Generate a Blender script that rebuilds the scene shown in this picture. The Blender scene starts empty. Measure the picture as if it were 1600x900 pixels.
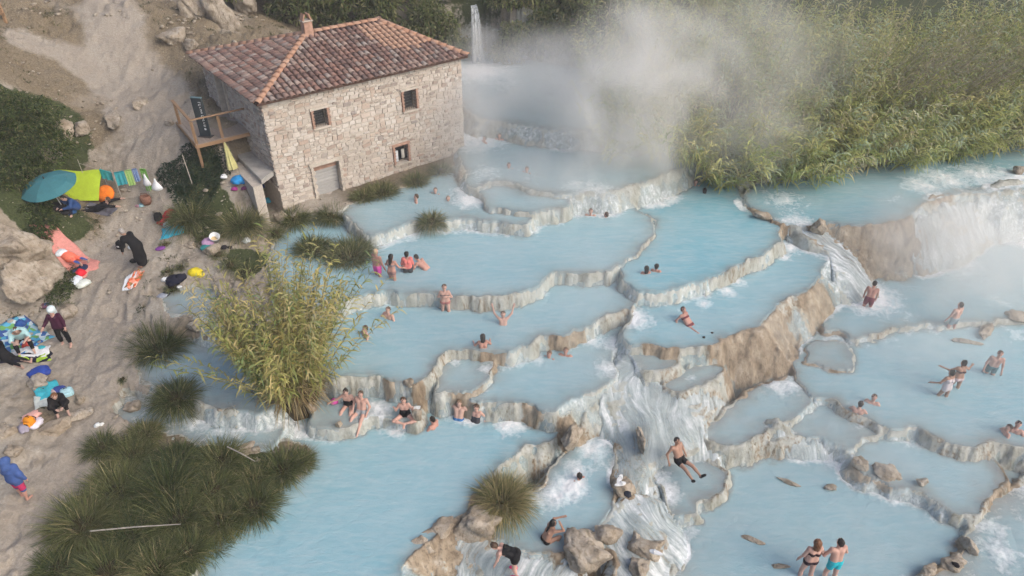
import bpy, bmesh, math, random
import numpy as np
from mathutils import Vector, Matrix

R = math.radians
rng = np.random.default_rng(7)
random.seed(7)
scene = bpy.context.scene
col = scene.collection

# ------------------------------------------------------------------ camera
CAM_Z, PITCH, FPX = 18.3, R(35.0), 1100.0
cam_d = bpy.data.cameras.new('camera')
cam_d.sensor_width = 36.0
cam_d.lens = FPX / 1600.0 * 36.0
cam_d.clip_start = 0.1
cam_d.clip_end = 3000
cam = bpy.data.objects.new('camera', cam_d)
cam.location = (0, 0, CAM_Z)
cam.rotation_euler = (math.pi / 2 - PITCH, 0, 0)
col.objects.link(cam)
scene.camera = cam

# ------------------------------------------------------------------ light
SUN_EL, SUN_AZ = R(38), R(118)          # azimuth measured clockwise from +Y
world = bpy.data.worlds.new('World')
scene.world = world
world.use_nodes = True
wn = world.node_tree
wn.nodes.clear()
w_out = wn.nodes.new('ShaderNodeOutputWorld')
w_bg = wn.nodes.new('ShaderNodeBackground')
w_sky = wn.nodes.new('ShaderNodeTexSky')
w_sky.sky_type = 'NISHITA'
w_sky.sun_disc = False
w_sky.sun_elevation = SUN_EL
w_sky.sun_rotation = SUN_AZ
w_sky.air_density = 0.9
w_sky.dust_density = 5.0
w_sky.ozone_density = 1.0
w_bg.inputs['Strength'].default_value = 0.15
wn.links.new(w_sky.outputs[0], w_bg.inputs['Color'])
wn.links.new(w_bg.outputs[0], w_out.inputs['Surface'])
sun_d = bpy.data.lights.new('sun', 'SUN')
sun_d.energy = 1.0
sun_d.angle = R(60)
sun_d.color = (1.0, 0.965, 0.92)
sun = bpy.data.objects.new('sun', sun_d)
sd = Vector((math.sin(SUN_AZ) * math.cos(SUN_EL), math.cos(SUN_AZ) * math.cos(SUN_EL), math.sin(SUN_EL)))
sun.rotation_euler = sd.to_track_quat('Z', 'Y').to_euler()
sun.location = (0, 0, 60)
col.objects.link(sun)

vs = scene.view_settings
vs.view_transform = 'Standard'
vs.look = 'None'
vs.exposure = 0.22
vs.gamma = 1.0
vs.use_curve_mapping = False
scene.render.engine = 'CYCLES'
cy = scene.cycles
cy.use_denoising = True
cy.use_adaptive_sampling = True
cy.adaptive_threshold = 0.06
try:
    cy.denoiser = 'OPENIMAGEDENOISE'
except Exception:
    pass
cy.max_bounces = 10
cy.diffuse_bounces = 2
cy.glossy_bounces = 2
cy.transparent_max_bounces = 8
cy.volume_bounces = 6
cy.volume_step_rate = 1.0
cy.volume_max_steps = 48
cy.caustics_reflective = False
cy.caustics_refractive = False

# ------------------------------------------------------------------ helpers
SP, CP = math.sin(PITCH), math.cos(PITCH)


def P(px, py, z):
    """world point at height z that the photograph shows at this pixel"""
    a = (px - 800.0) / FPX
    v = (py - 450.0) / FPX
    t = (CAM_Z - z) / (SP + v * CP)
    return np.array([a * t, t * (CP - v * SP), z])


def P2(px, py, z):
    return P(px, py, z)[:2]


def hash2(ix, iy, seed):
    h = (ix.astype(np.int64) * 374761393 + iy.astype(np.int64) * 668265263 + seed * 982451653) & 0x7fffffff
    h = ((h ^ (h >> 13)) * 1274126177) & 0x7fffffff
    h = (h ^ (h >> 16)) & 0xffffff
    return h / float(0xffffff)


def vnoise(x, y, seed=0):
    x = np.asarray(x, float); y = np.asarray(y, float)
    ix = np.floor(x); iy = np.floor(y)
    fx = x - ix; fy = y - iy
    fx = fx * fx * fx * (fx * (fx * 6 - 15) + 10); fy = fy * fy * fy * (fy * (fy * 6 - 15) + 10)
    a = hash2(ix, iy, seed); b = hash2(ix + 1, iy, seed)
    c = hash2(ix, iy + 1, seed); d = hash2(ix + 1, iy + 1, seed)
    return (a + (b - a) * fx + (c - a) * fy + (a - b - c + d) * fx * fy) * 2 - 1


def fbm(x, y, octs=4, seed=0, gain=0.5):
    s = 0; a = 1.0; tot = 0
    for o in range(octs):
        s = s + a * vnoise(x * 2 ** o + 17.3 * o, y * 2 ** o - 9.1 * o, seed + o)
        tot += a; a *= gain
    return s / tot


def ridge(x, y, octs=4, seed=0):
    s = 0; a = 1.0; tot = 0
    for o in range(octs):
        s = s + a * (1 - np.abs(vnoise(x * 2 ** o + 3.3 * o, y * 2 ** o + 5.7 * o, seed + o)) * 2)
        tot += a; a *= 0.5
    return s / tot


def sstep(a, b, x):
    t = np.clip((np.asarray(x, float) - a) / (b - a), 0, 1)
    return t * t * (3 - 2 * t)


def catmull(pts, n=6, closed=True):
    pts = np.asarray(pts, float)
    N = len(pts); out = []
    rngN = N if closed else N - 1
    for i in range(rngN):
        if closed:
            p0, p1, p2, p3 = pts[i - 1], pts[i], pts[(i + 1) % N], pts[(i + 2) % N]
        else:
            p0, p1, p2, p3 = pts[max(i - 1, 0)], pts[i], pts[i + 1], pts[min(i + 2, N - 1)]
        for k in range(n):
            t = k / n
            out.append(0.5 * (2 * p1 + (p2 - p0) * t + (2 * p0 - 5 * p1 + 4 * p2 - p3) * t * t + (3 * p1 - p0 - 3 * p2 + p3) * t ** 3))
    if not closed:
        out.append(pts[-1])
    return np.array(out)


def poly_sd(x, y, poly):
    """signed distance (negative inside) of points to a closed polygon"""
    d2 = np.full(x.shape, 1e18)
    inside = np.zeros(x.shape, bool)
    N = len(poly)
    for i in range(N):
        ax, ay = poly[i]; bx, by = poly[(i + 1) % N]
        ex, ey = bx - ax, by - ay
        L = ex * ex + ey * ey + 1e-12
        wx = x - ax; wy = y - ay
        t = np.clip((wx * ex + wy * ey) / L, 0, 1)
        dx = wx - ex * t; dy = wy - ey * t
        np.minimum(d2, dx * dx + dy * dy, out=d2)
        c = ((ay > y) != (by > y))
        if ey != 0:
            inside ^= c & (x < ax + (y - ay) * ex / ey)
    d = np.sqrt(d2)
    return np.where(inside, -d, d)


MATS = {}


def newmat(name):
    m = bpy.data.materials.new(name)
    m.use_nodes = True
    nt = m.node_tree
    nt.nodes.clear()
    out = nt.nodes.new('ShaderNodeOutputMaterial')
    return m, nt, out


class NT:
    """tiny node-graph writer"""
    def __init__(self, name):
        self.m, self.nt, self.out = newmat(name)
        MATS[name] = self.m

    def n(self, typ, **kw):
        nd = self.nt.nodes.new(typ)
        for k, v in kw.items():
            if k.startswith('_'):
                setattr(nd, k[1:], v)
        return nd

    def link(self, a, b):
        self.nt.links.new(a, b)

    def put(self, sock, v):
        if v is None:
            return
        if isinstance(v, bpy.types.NodeSocket):
            self.link(v, sock)
        elif isinstance(v, (tuple, list)) and len(v) == 3 and sock.type == 'RGBA':
            sock.default_value = (*v, 1)
        else:
            sock.default_value = v

    def coord(self, kind='Object'):
        return self.n('ShaderNodeTexCoord').outputs[kind]

    def pos(self):
        return self.n('ShaderNodeNewGeometry').outputs['Position']

    def vscale(self, v, s):
        nd = self.n('ShaderNodeVectorMath', _operation='MULTIPLY')
        self.link(v, nd.inputs[0]); nd.inputs[1].default_value = s
        return nd.outputs[0]

    def noise(self, v, scale, detail=4, rough=0.55, dist=0.0, color=False):
        nd = self.n('ShaderNodeTexNoise')
        if v is not None:
            self.link(v, nd.inputs['Vector'])
        nd.inputs['Scale'].default_value = scale
        nd.inputs['Detail'].default_value = detail
        nd.inputs['Roughness'].default_value = rough
        nd.inputs['Distortion'].default_value = dist
        return nd.outputs['Color' if color else 'Fac']

    def voro(self, v, scale, feature='F1', out='Distance', rnd=1.0):
        nd = self.n('ShaderNodeTexVoronoi', _feature=feature)
        if v is not None:
            self.link(v, nd.inputs['Vector'])
        nd.inputs['Scale'].default_value = scale
        nd.inputs['Randomness'].default_value = rnd
        return nd.outputs[out]

    def ramp(self, fac, stops, interp='LINEAR'):
        nd = self.n('ShaderNodeValToRGB')
        nd.color_ramp.interpolation = interp
        els = nd.color_ramp.elements
        while len(els) > 1:
            els.remove(els[-1])
        els[0].position = stops[0][0]
        c = stops[0][1]
        els[0].color = (*c, 1) if isinstance(c, (tuple, list)) else (c, c, c, 1)
        for p, c in stops[1:]:
            e = els.new(p)
            e.color = (*c, 1) if isinstance(c, (tuple, list)) else (c, c, c, 1)
        self.link(fac, nd.inputs[0])
        return nd.outputs[0]

    def mix(self, fac, a, b, typ='MIX'):
        nd = self.n('ShaderNodeMix', _data_type='RGBA', _blend_type=typ)
        self.put(nd.inputs[0], fac)
        self.put(nd.inputs[6], a)
        self.put(nd.inputs[7], b)
        return nd.outputs[2]

    def math(self, op, a, b=None, c=None, clamp=False):
        nd = self.n('ShaderNodeMath', _operation=op)
        nd.use_clamp = clamp
        self.put(nd.inputs[0], a)
        if b is not None:
            self.put(nd.inputs[1], b)
        if c is not None:
            self.put(nd.inputs[2], c)
        return nd.outputs[0]

    def attr(self, name, out='Color'):
        nd = self.n('ShaderNodeAttribute')
        nd.attribute_name = name
        return nd.outputs[out]

    def sep(self, c):
        nd = self.n('ShaderNodeSeparateColor')
        self.link(c, nd.inputs[0])
        return nd.outputs

    def bump(self, h, strength=0.4, dist=0.05, normal=None):
        nd = self.n('ShaderNodeBump')
        nd.inputs['Strength'].default_value = strength
        nd.inputs['Distance'].default_value = dist
        self.link(h, nd.inputs['Height'])
        if normal is not None:
            self.link(normal, nd.inputs['Normal'])
        return nd.outputs[0]

    def princ(self, color, rough=0.7, spec=0.3, normal=None, **kw):
        nd = self.n('ShaderNodeBsdfPrincipled')
        self.put(nd.inputs['Base Color'], color)
        self.put(nd.inputs['Roughness'], rough)
        self.put(nd.inputs['Specular IOR Level'], spec)
        if normal is not None:
            self.link(normal, nd.inputs['Normal'])
        for k, v in kw.items():
            self.put(nd.inputs[k.replace('_', ' ')], v)
        self.last = nd
        return nd.outputs[0]

    def surf(self, s):
        self.link(s, self.out.inputs['Surface'])
        return self.m


def mesh_from(name, verts, faces, mat=None, smooth=False):
    """verts (N,3); faces either an (M,3|4) array or list of index tuples"""
    me = bpy.data.meshes.new(name)
    verts = np.ascontiguousarray(verts, dtype=np.float32)
    if isinstance(faces, np.ndarray) and faces.ndim == 2:
        M, k = faces.shape
        me.vertices.add(len(verts))
        me.vertices.foreach_set('co', verts.ravel())
        me.loops.add(M * k)
        me.loops.foreach_set('vertex_index', np.ascontiguousarray(faces, dtype=np.int32).ravel())
        me.polygons.add(M)
        me.polygons.foreach_set('loop_start', np.arange(0, M * k, k, dtype=np.int32))
        try:
            me.polygons.foreach_set('loop_total', np.full(M, k, dtype=np.int32))
        except Exception:
            pass
        me.update(calc_edges=True)
        me.validate()
    else:
        me.from_pydata([tuple(map(float, v)) for v in verts], [], [tuple(map(int, f)) for f in faces])
        me.update()
    if smooth:
        me.polygons.foreach_set('use_smooth', np.ones(len(me.polygons), dtype=bool))
    if mat is not None:
        me.materials.append(MATS[mat] if isinstance(mat, str) else mat)
    return me


def set_col(me, name, rgb):
    a = me.attributes.new(name, 'FLOAT_COLOR', 'POINT')
    rgb = np.asarray(rgb, np.float32)
    c = np.ones((len(me.vertices), 4), np.float32)
    c[:, :3] = rgb
    a.data.foreach_set('color', c.ravel())


def set_float(me, name, val):
    a = me.attributes.new(name, 'FLOAT', 'POINT')
    a.data.foreach_set('value', np.asarray(val, np.float32))


def link(name, me, parent=None, loc=None, rotz=None, **props):
    o = bpy.data.objects.new(name, me)
    col.objects.link(o)
    if parent is not None:
        o.parent = parent
    if loc is not None:
        o.location = tuple(float(v) for v in loc)
    if rotz is not None:
        o.rotation_euler = (0, 0, rotz)
    for k, v in props.items():
        if v is not None:
            o[k] = v
    return o


def thing(name, label, cat, loc=(0, 0, 0), rotz=0.0, group=None, rot=None):
    o = link(name, None, None, loc, rotz, label=label, category=cat, group=group)
    o.empty_display_size = 0.3
    if rot is not None:
        o.rotation_euler = rot
    return o


class MB:
    """collects verts/faces for one mesh"""
    def __init__(self):
        self.v = []; self.f = []; self.n = 0

    def add(self, verts, faces):
        for f in faces:
            self.f.append(tuple(i + self.n for i in f))
        self.v.extend([tuple(map(float, p)) for p in verts])
        self.n += len(verts)

    def box(self, c, s, rot=None, bevel=0.0):
        x, y, z = s[0] / 2, s[1] / 2, s[2] / 2
        if bevel > 0:
            b = min(bevel, x * .49, y * .49, z * .49)
            vs_, idx = [], {}
            for sx in (-1, 1):
                for sy in (-1, 1):
                    for sz in (-1, 1):
                        for ax in range(3):
                            p = [sx * (x - b), sy * (y - b), sz * (z - b)]
                            p[ax] = (sx * x, sy * y, sz * z)[ax]
                            idx[(sx, sy, sz, ax)] = len(vs_); vs_.append(p)
            bm = bmesh.new()
            bv = [bm.verts.new(p) for p in vs_]
            r = bmesh.ops.convex_hull(bm, input=bv)
            bm.verts.index_update()
            fs = [tuple(v.index for v in f.verts) for f in bm.faces]
            vs2 = [tuple(v.co) for v in bm.verts]
            bm.free()
            pts = np.array(vs2)
        else:
            pts = np.array([(-x, -y, -z), (x, -y, -z), (x, y, -z), (-x, y, -z), (-x, -y, z), (x, -y, z), (x, y, z), (-x, y, z)])
            fs = [(0, 3, 2, 1), (4, 5, 6, 7), (0, 1, 5, 4), (1, 2, 6, 5), (2, 3, 7, 6), (3, 0, 4, 7)]
        if rot is not None:
            pts = pts @ np.array(rot).T
        self.add(pts + np.array(c), fs)

    def tube(self, path, radii, n=8, cap=True, flat=None):
        path = np.asarray(path, float)
        if np.isscalar(radii):
            radii = [radii] * len(path)
        rings = []
        up = np.array([0.0, 0, 1.0])
        for i, p in enumerate(path):
            d = path[min(i + 1, len(path) - 1)] - path[max(i - 1, 0)]
            d = d / (np.linalg.norm(d) + 1e-9)
            a = np.cross(d, up)
            if np.linalg.norm(a) < 1e-3:
                a = np.array([1.0, 0, 0])
            a /= np.linalg.norm(a)
            b = np.cross(d, a)
            ang = np.linspace(0, 2 * np.pi, n, endpoint=False)
            rings.append(p + radii[i] * (np.cos(ang)[:, None] * a + np.sin(ang)[:, None] * b))
        vsx = np.concatenate(rings)
        fs = []
        for i in range(len(path) - 1):
            for k in range(n):
                fs.append((i * n + k, i * n + (k + 1) % n, (i + 1) * n + (k + 1) % n, (i + 1) * n + k))
        if cap:
            fs.append(tuple(range(n - 1, -1, -1)))
            fs.append(tuple((len(path) - 1) * n + k for k in range(n)))
        self.add(vsx, fs)

    def build(self, name, mat, parent=None, smooth=False, loc=None, **props):
        me = bpy.data.meshes.new(name)
        me.from_pydata(self.v, [], self.f)
        bm = bmesh.new(); bm.from_mesh(me)
        bmesh.ops.recalc_face_normals(bm, faces=bm.faces)
        bm.to_mesh(me); bm.free()
        if smooth:
            me.polygons.foreach_set('use_smooth', np.ones(len(me.polygons), dtype=bool))
        me.materials.append(MATS[mat] if isinstance(mat, str) else mat)
        return link(name, me, parent, loc, **props)


def plain(name, color, rough=0.7, spec=0.25, var=0.12, scale=6.0, bump=0.0, bscale=40.0):
    """simple procedural material with a little tonal variation"""
    if name in MATS:
        return MATS[name]
    g = NT(name)
    c = g.coord('Object')
    nz = g.noise(c, scale, 4, 0.6)
    lo = tuple(max(0, x * (1 - var)) for x in color)
    hi = tuple(min(1, x * (1 + var)) for x in color)
    cc = g.ramp(nz, [(0.3, lo), (0.7, hi)])
    nrm = None
    if bump > 0:
        nrm = g.bump(g.noise(c, bscale, 3, 0.6), bump, 0.02)
    g.surf(g.princ(cc, rough, spec, nrm))
    return g.m

# ------------------------------------------------------------------ terraces: pools traced on the ground
# name: (water level, rim outline, wall steepness, depth, turquoise tint, overall foam)
POOLS = {
 'A0': (4.3, [(690,95),(740,80),(800,88),(900,105),(1000,135),(1050,180),(1000,208),(900,204),(800,192),(730,172)], 1.2, .5, .0, .25),
 'A1': (3.55, [(735,290),(722,262),(722,200),(800,150),(1000,170),(1085,225),(1070,258),(1015,280),(960,297),(900,302),(860,302),(826,296),(806,288),(774,283),(752,290)], 1.6, .6, .1, .12),
 'A2': (3.2, [(540,327),(570,312),(640,290),(735,250),(800,260),(830,340),(811,353),(785,348),(756,345),(733,340),(699,342.5),(658,344),(629,351),(603,364),(577,367),(556,352)], 3.0, .6, .15, .0),
 'A3': (3.4, [(756,312),(747,294),(774,287),(806,291),(826,299),(863,304),(892,309),(889,321),(866,327),(829,331),(811,331),(788,328),(765,325)], 6.0, .6, .25, .0),
 'M': (2.75, [(603,455),(623,458),(661,456.5),(690,459.5),(722,462.5),(756,464),(785,462.5),(811,458),(832,451),(849,439),(860,428),(872,422.6),(907,425),(936,425),(962,420.5),(976,407.5),(993,397),(1005,384),(1014,376),(1019,361),(1019,347),(1011,335),(993,327),(985,312),(930,300),(850,300),(700,325),(600,335),(560,348),(480,345),(432,372),(420,420),(440,465),(500,478),(560,462)], 5.0, .8, .35, .0),
 'R': (2.65, [(993,328),(1023,343),(1025,353),(1015,373),(1003,390),(970,413),(973,433),(987,448),(1010,457),(1033,457),(1060,450),(1097,440),(1117,430),(1147,417),(1187,400),(1213,383),(1222,371),(1215,350),(1193,340),(1172,328),(1167,317),(1160,302),(1130,277),(1087,284),(1023,284),(1000,293),(988,307)], 3.6, 1.0, .85, .0),
 'N': (2.2, [(985,483),(977,484),(933,503),(923,510),(880,523),(857,524),(820,540),(800,548),(760,549),(710,547.5),(698,552),(685,565),(679,582),(663,594),(642,600),(617,597),(601,590),(579,586),(542,591),(517,592),(490,570),(480,520),(520,470),(600,440),(700,440),(850,415),(975,405),(990,450)], 4.5, .8, .3, .0),
 'S': (2.1, [(985,490),(980,450),(1020,440),(1100,420),(1200,370),(1240,365),(1267,383),(1292,397),(1283,427),(1270,443),(1250,460),(1220,473),(1210,487),(1193,507),(1167,517),(1133,527),(1117,537),(1083,542),(1043,543),(1013,538),(985,538),(972,520)], (2.6, [(1200,490,1.1,2.6),(1290,430,1.2,2.2)]), .8, .55, .0),
 'T1': (1.85, [(682,614),(680,585),(690,560),(720,545),(770,545),(768,585),(763,594),(747,606),(722,613),(698,614)], 3.5, .4, .0, .0),
 'T': (1.65, [(735,622),(745,605),(765,590),(770,535),(860,510),(960,480),(990,500),(973,537),(957,557),(962,583),(943,603),(910,618),(887,627),(870,645),(847,643),(820,633),(790,627),(760,627)], (3.0, [(920,640,1.4,1.0)]), .7, .15, .0),
 'Q': (1.4, [(486,656),(490,630),(500,590),(560,575),(660,585),(682,605),(667,630),(657,648),(642,660),(604,654),(573,653),(555,663),(530,667),(499,666)], 4.0, .35, .0, .0),
 'L': (1.0, [(305,900),(295,990),(610,990),(629,900),(632,880),(652,860),(672,842),(687,825),(716,808),(739,782),(770,740),(814,701),(866,689),(889,654),(905,615),(700,590),(500,600),(440,640),(390,650),(380,690),(478,700),(480,735),(440,762),(400,800),(330,830)], (2.2, [(680,850,1.0,1.2)]), 1.1, .45, .0),
 'J1': (2.35, [(250,462),(290,452),(335,455),(345,490),(330,510),(300,492),(262,490)], 1.6, .3, -.2, .0),
 'J2': (1.75, [(215,572),(240,540),(300,535),(370,552),(430,590),(425,640),(360,640),(300,625),(235,605)], 1.6, .4, .0, .0),
 'J3': (1.3, [(183,655),(196,612),(250,635),(330,630),(410,635),(450,660),(420,702),(340,700),(270,682),(215,668)], 1.5, .3, -.1, .35),
 'S2': (1.45, [(1033,600),(1053,590),(1083,572),(1125,570),(1132,582),(1100,601),(1067,615),(1043,613)], 2.2, .4, .0, .0),
 'C0': (1.75, [(985,555),(1000,545),(1045,548),(1060,565),(1030,580),(1000,580)], 1.6, .3, -.3, .2),
 'V': (0.55, [(958,690),(961,755),(947,802),(918,836),(877,860),(831,862),(788,845),(776,828),(805,780),(840,765),(870,720),(895,680),(930,660)], 1.5, .8, .1, .0),
 'K': (0.3, [(1023,745),(1040,725),(1090,715),(1125,730),(1139,742),(1136,760),(1117,775),(1091,787),(1083,803),(1049,803),(1038,772)], 2.6, .4, .1, .12),
 'E0': (0.92, [(1286,517),(1300,475),(1340,430),(1400,415),(1480,372),(1620,318),(1680,440),(1640,490),(1500,502),(1400,514),(1350,528),(1333,530),(1312,519)], 2.0, .7, .35, .12),
 'E05': (0.82, [(1256,563),(1270,535),(1320,535),(1332,574),(1300,578),(1272,570)], 2.2, .3, .2, .0),
 'E1': (0.75, [(1242,583),(1240,560),(1280,515),(1330,480),(1650,430),(1700,690),(1600,700),(1555,692),(1529,702),(1487,692),(1453,677),(1431,664),(1397,670),(1363,660),(1332,647),(1298,624),(1272,618),(1261,605)], 2.4, .6, .4, .06),
 'F0': (0.68, [(1102,673),(1117,692),(1155,696),(1189,681),(1212,666),(1242,651),(1264,628),(1250,590),(1220,590),(1166,612),(1130,643)], 2.2, .5, .1, .05),
 'F05': (0.5, [(1200,690),(1215,670),(1245,650),(1270,620),(1330,645),(1400,665),(1350,690),(1329,703),(1295,688),(1240,686)], 2.0, .4, .0, .1),
 'F1': (0.35, [(1329,711),(1310,690),(1330,650),(1440,660),(1530,695),(1556,722),(1575,752),(1559,764),(1541,783),(1529,803),(1495,802),(1465,787),(1438,772),(1415,764),(1378,749),(1342,735)], (2.2, [(1345,735,1.0,.7)]), .5, .1, .0),
 'G': (0.0, [(1050,780),(1080,690),(1150,670),(1330,680),(1500,750),(1650,700),(1720,990),(1020,990),(1050,900)], 2.0, .4, .2, .03),
 'GG': (0.16, [(1428,905),(1462,890),(1491,877),(1510,847),(1520,812),(1560,770),(1660,740),(1740,990),(1420,990)], 1.6, .3, .0, .3),
 'H': (2.75, [(1160,312),(1175,290),(1200,283),(1357,260),(1420,248),(1690,215),(1690,280),(1560,298),(1500,303),(1440,320),(1413,343),(1340,353),(1303,350),(1273,353),(1240,352),(1212,345),(1178,327)], (1.15, [(1215,345,3.,1.0)]), .7, .6, .12),
}
PNAMES = list(POOLS)
PZ = {k: POOLS[k][0] for k in POOLS}
PPOLY = {}
for k, v in POOLS.items():
    PPOLY[k] = catmull([P2(x, y, v[0]) for x, y in v[1]], 5)

# sloping aprons of running water: outline and heights
APRONS = {
 'central': ([(905,640,1.4),(940,600,1.6),(962,560,1.65),(985,545,1.8),(1000,580,1.6),(1035,602,1.4),(1070,618,1.4),(1110,602,1.4),(1135,628,.8),(1108,665,.7),(1118,695,.6),(1130,728,.35),(1090,713,.4),(1040,726,.4),(1020,745,.4),(1030,772,.35),(985,775,.5),(952,765,.55),(950,700,.6),(925,680,.7)],
   [(950,590,1.55),(985,550,1.72),(1000,590,1.55),(1040,615,1.4),(1100,610,1.35),(1128,635,.8),(935,640,1.15),(980,630,1.3),(1020,640,1.2),(1070,640,1.15),(925,672,.62),(955,690,.55),(1000,680,.95),(1040,690,.85),(1080,680,.85),(1110,690,.6),(955,755,.55),(1000,740,.62),(1040,725,.45),(1100,714,.42),(1125,728,.36),(1028,772,.33),(985,775,.5)], .10),
 'rapids': ([(628,885,.8),(690,842,.8),(740,826,.7),(785,836,.5),(830,860,.5),(880,863,.5),(912,890,.3),(905,1000,.1),(590,1000,.2),(615,915,.4)],
   [(640,885,.72),(690,838,.9),(740,830,.72),(785,838,.55),(830,860,.54),(880,863,.52),(640,905,.45),(700,880,.42),(780,890,.32),(860,900,.28),(750,1000,.1),(610,1000,.2),(900,1000,.1)], .08),
 'lower': ([(945,805,.5),(985,770,.5),(1030,778,.4),(1052,800,.3),(1078,835,0),(1075,890,0),(1035,925,0),(990,1000,0),(925,1000,0),(955,880,.4),(918,845,.5)],
   [(950,803,.58),(985,775,.55),(1030,780,.38),(1072,840,.04),(1068,890,.0),(1000,830,.5),(1000,880,.36),(955,860,.48),(1020,920,.05),(950,985,.1)], .12),
 'chute': ([(1236,350,2.75),(1275,350,2.75),(1300,362,2.6),(1340,398,2.0),(1367,430,1.5),(1378,472,1.0),(1335,480,1.0),(1308,450,1.5),(1300,415,2.0),(1292,398,2.2),(1262,380,2.4)],
   [(1240,352,2.76),(1272,352,2.74),(1290,375,2.45),(1320,400,2.1),(1345,430,1.6),(1362,464,1.02),(1330,472,1.0),(1308,430,1.8),(1265,378,2.5)], .06),
 'right': ([(1425,335,2.6),(1440,312,2.75),(1500,298,2.75),(1620,284,2.75),(1680,335,1.2),(1560,378,1.05),(1500,418,1.0),(1450,432,1.0),(1422,395,1.6)],
   [(1430,335,2.6),(1440,315,2.76),(1500,300,2.76),(1600,287,2.76),(1450,360,2.2),(1470,400,1.3),(1500,417,1.0),(1552,380,1.05),(1650,335,1.05),(1520,345,2.0),(1600,310,2.1),(1440,424,1.05)], .14),
 'shelf': ([(1150,700,.3),(1190,685,.5),(1215,668,.55),(1250,690,.45),(1300,690,.45),(1335,705,.4),(1335,728,0),(1280,726,0),(1200,720,0),(1155,714,0)],
   [(1155,700,.35),(1200,685,.5),(1250,692,.45),(1300,692,.45),(1330,708,.3),(1320,724,-.03),(1250,722,-.04),(1180,718,-.04)], .06),
}
ANAMES = list(APRONS)
# water area outline, inside it the bank surface sinks away
WREG = catmull([P2(*q) for q in [(305,900,1),(330,830,1),(400,800,1),(445,762,1),(482,735,1),(480,700,1),(400,695,1),(420,600,1.7),(425,500,2.3),(425,380,2.8),(545,325,3.2),(640,290,3.3),(735,250,3.7),(715,110,4.3),(800,88,4.3),(900,100,4.3),(1050,180,4.2),(1140,277,2.8),(1200,283,2.75),(1357,260,2.75),(1420,248,2.75),(1700,212,2.75),(1760,1000,0),(290,1000,1)]], 3)

# bank and hill heights
CTRL = [P(*q) for q in [
 (310,890,1.2),(180,890,1.3),(50,890,1.4),(-60,890,1.7),(30,780,1.6),(120,700,1.6),(100,650,1.8),(210,640,1.5),(-80,640,2.6),(40,620,2.1),(100,560,2.0),(30,540,2.1),
 (160,500,2.2),(205,590,1.7),(290,690,1.3),(420,760,1.1),(470,715,1.15),(330,760,1.3),(150,430,2.75),(220,400,3.0),(300,420,2.8),(110,400,3.0),(280,350,3.3),(350,380,3.0),
 (380,440,2.6),(350,520,2.3),(230,500,2.35),(245,452,2.6),(345,450,2.55),(300,600,1.85),(100,320,3.7),(170,315,3.8),(240,290,4.2),(400,330,3.5),(440,332,3.35),(330,290,4.3),(380,290,4.5),(300,245,5.4),(410,262,5.0),
 (330,215,6.0),(310,234,5.8),(250,215,5.7),(150,250,4.9),(290,190,6.1),(200,150,6.3),(280,100,6.9),(120,150,6.6),(150,90,7.4),(330,70,7.8),(90,60,8.2),(200,20,8.8),(0,120,8.0),(0,30,9.3),(-90,120,9.0),
 (50,180,6.6),(40,270,5.6),(70,340,4.6),(-60,300,6.5),(10,330,5.2),(-60,420,4.0),(30,440,3.0),(500,330,3.3),(1140,275,2.95),(1200,283,3.0),(1357,258,3.0),(1430,243,3.0),(1690,210,3.1)]]
CTRL += [np.array(q, float) for q in [(-12,34,5.2),(-9,38,4.8),(-4,39,4.4),(-4,42,4.5),(-8,44,4.7),(6,44,4.6),(11,37,4.2),(14,42,4.4),(22,36,3.6),(30,42,4.0),(40,34,3.6),(38,50,4.4),(20,52,4.6),
                                       (0,52,5.2),(-10,52,5.8),(0,75,6),(30,70,4.6),(60,60,4.6),(50,100,5),(0,110,7),(-50,110,14),(-40,60,13),(-26,46,9.8),(-20,50,8.6),(-40,30,9.5),(-30,18,5.0),(-25,8,3.0)]]
CTRL = np.array(CTRL)


def _tps_fit(C, lam=0.02):
    n = len(C)
    d = np.linalg.norm(C[:, None, :2] - C[None, :, :2], axis=2)
    K = np.where(d > 0, d * d * np.log(d + 1e-9), 0) + lam * n * np.eye(n)
    Pm = np.hstack([np.ones((n, 1)), C[:, :2]])
    A = np.zeros((n + 3, n + 3)); A[:n, :n] = K; A[:n, n:] = Pm; A[n:, :n] = Pm.T
    return np.linalg.solve(A, np.concatenate([C[:, 2], np.zeros(3)]))


TPS = _tps_fit(CTRL)


def bank_raw(x, y):
    s = TPS[-3] + TPS[-2] * x + TPS[-1] * y
    for i, c in enumerate(CTRL):
        d2 = (x - c[0]) ** 2 + (y - c[1]) ** 2
        s = s + TPS[i] * 0.5 * d2 * np.log(d2 + 1e-12)
    return s


APOLY = {k: catmull([P2(*q) for q in v[0]], 4) for k, v in APRONS.items()}
AFIT = {}
for k, v in APRONS.items():
    c_ = np.array([P(*q) for q in v[1]])
    AFIT[k] = (c_, _tps_fit(c_, .002))


def apron_h(k, x, y):
    C_, T_ = AFIT[k]
    s = T_[-3] + T_[-2] * x + T_[-1] * y
    for i, c in enumerate(C_):
        d2 = (x - c[0]) ** 2 + (y - c[1]) ** 2
        s = s + T_[i] * 0.5 * d2 * np.log(d2 + 1e-12)
    st = .15                                     # small scalloped steps
    q = (s + .10 * fbm(x * 1.6, y * 1.6, 3, 301)) / st
    fl = np.floor(q)
    s = .45 * s + .55 * (fl + sstep(.55, 1.0, q - fl)) * st - .03
    return s + APRONS[k][2] * 1.3 * np.maximum(fbm(x * 1.5 + 7, y * 1.5, 3, 311), -.1)


OUTCROP_POLY = catmull([P2(*q) for q in [(-60,350,4.6),(20,352,4.6),(62,372,4.3),(95,420,3.6),(85,455,3.3),(30,470,3.2),(-60,480,3.2)]], 3)
HOUSE = {}


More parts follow.
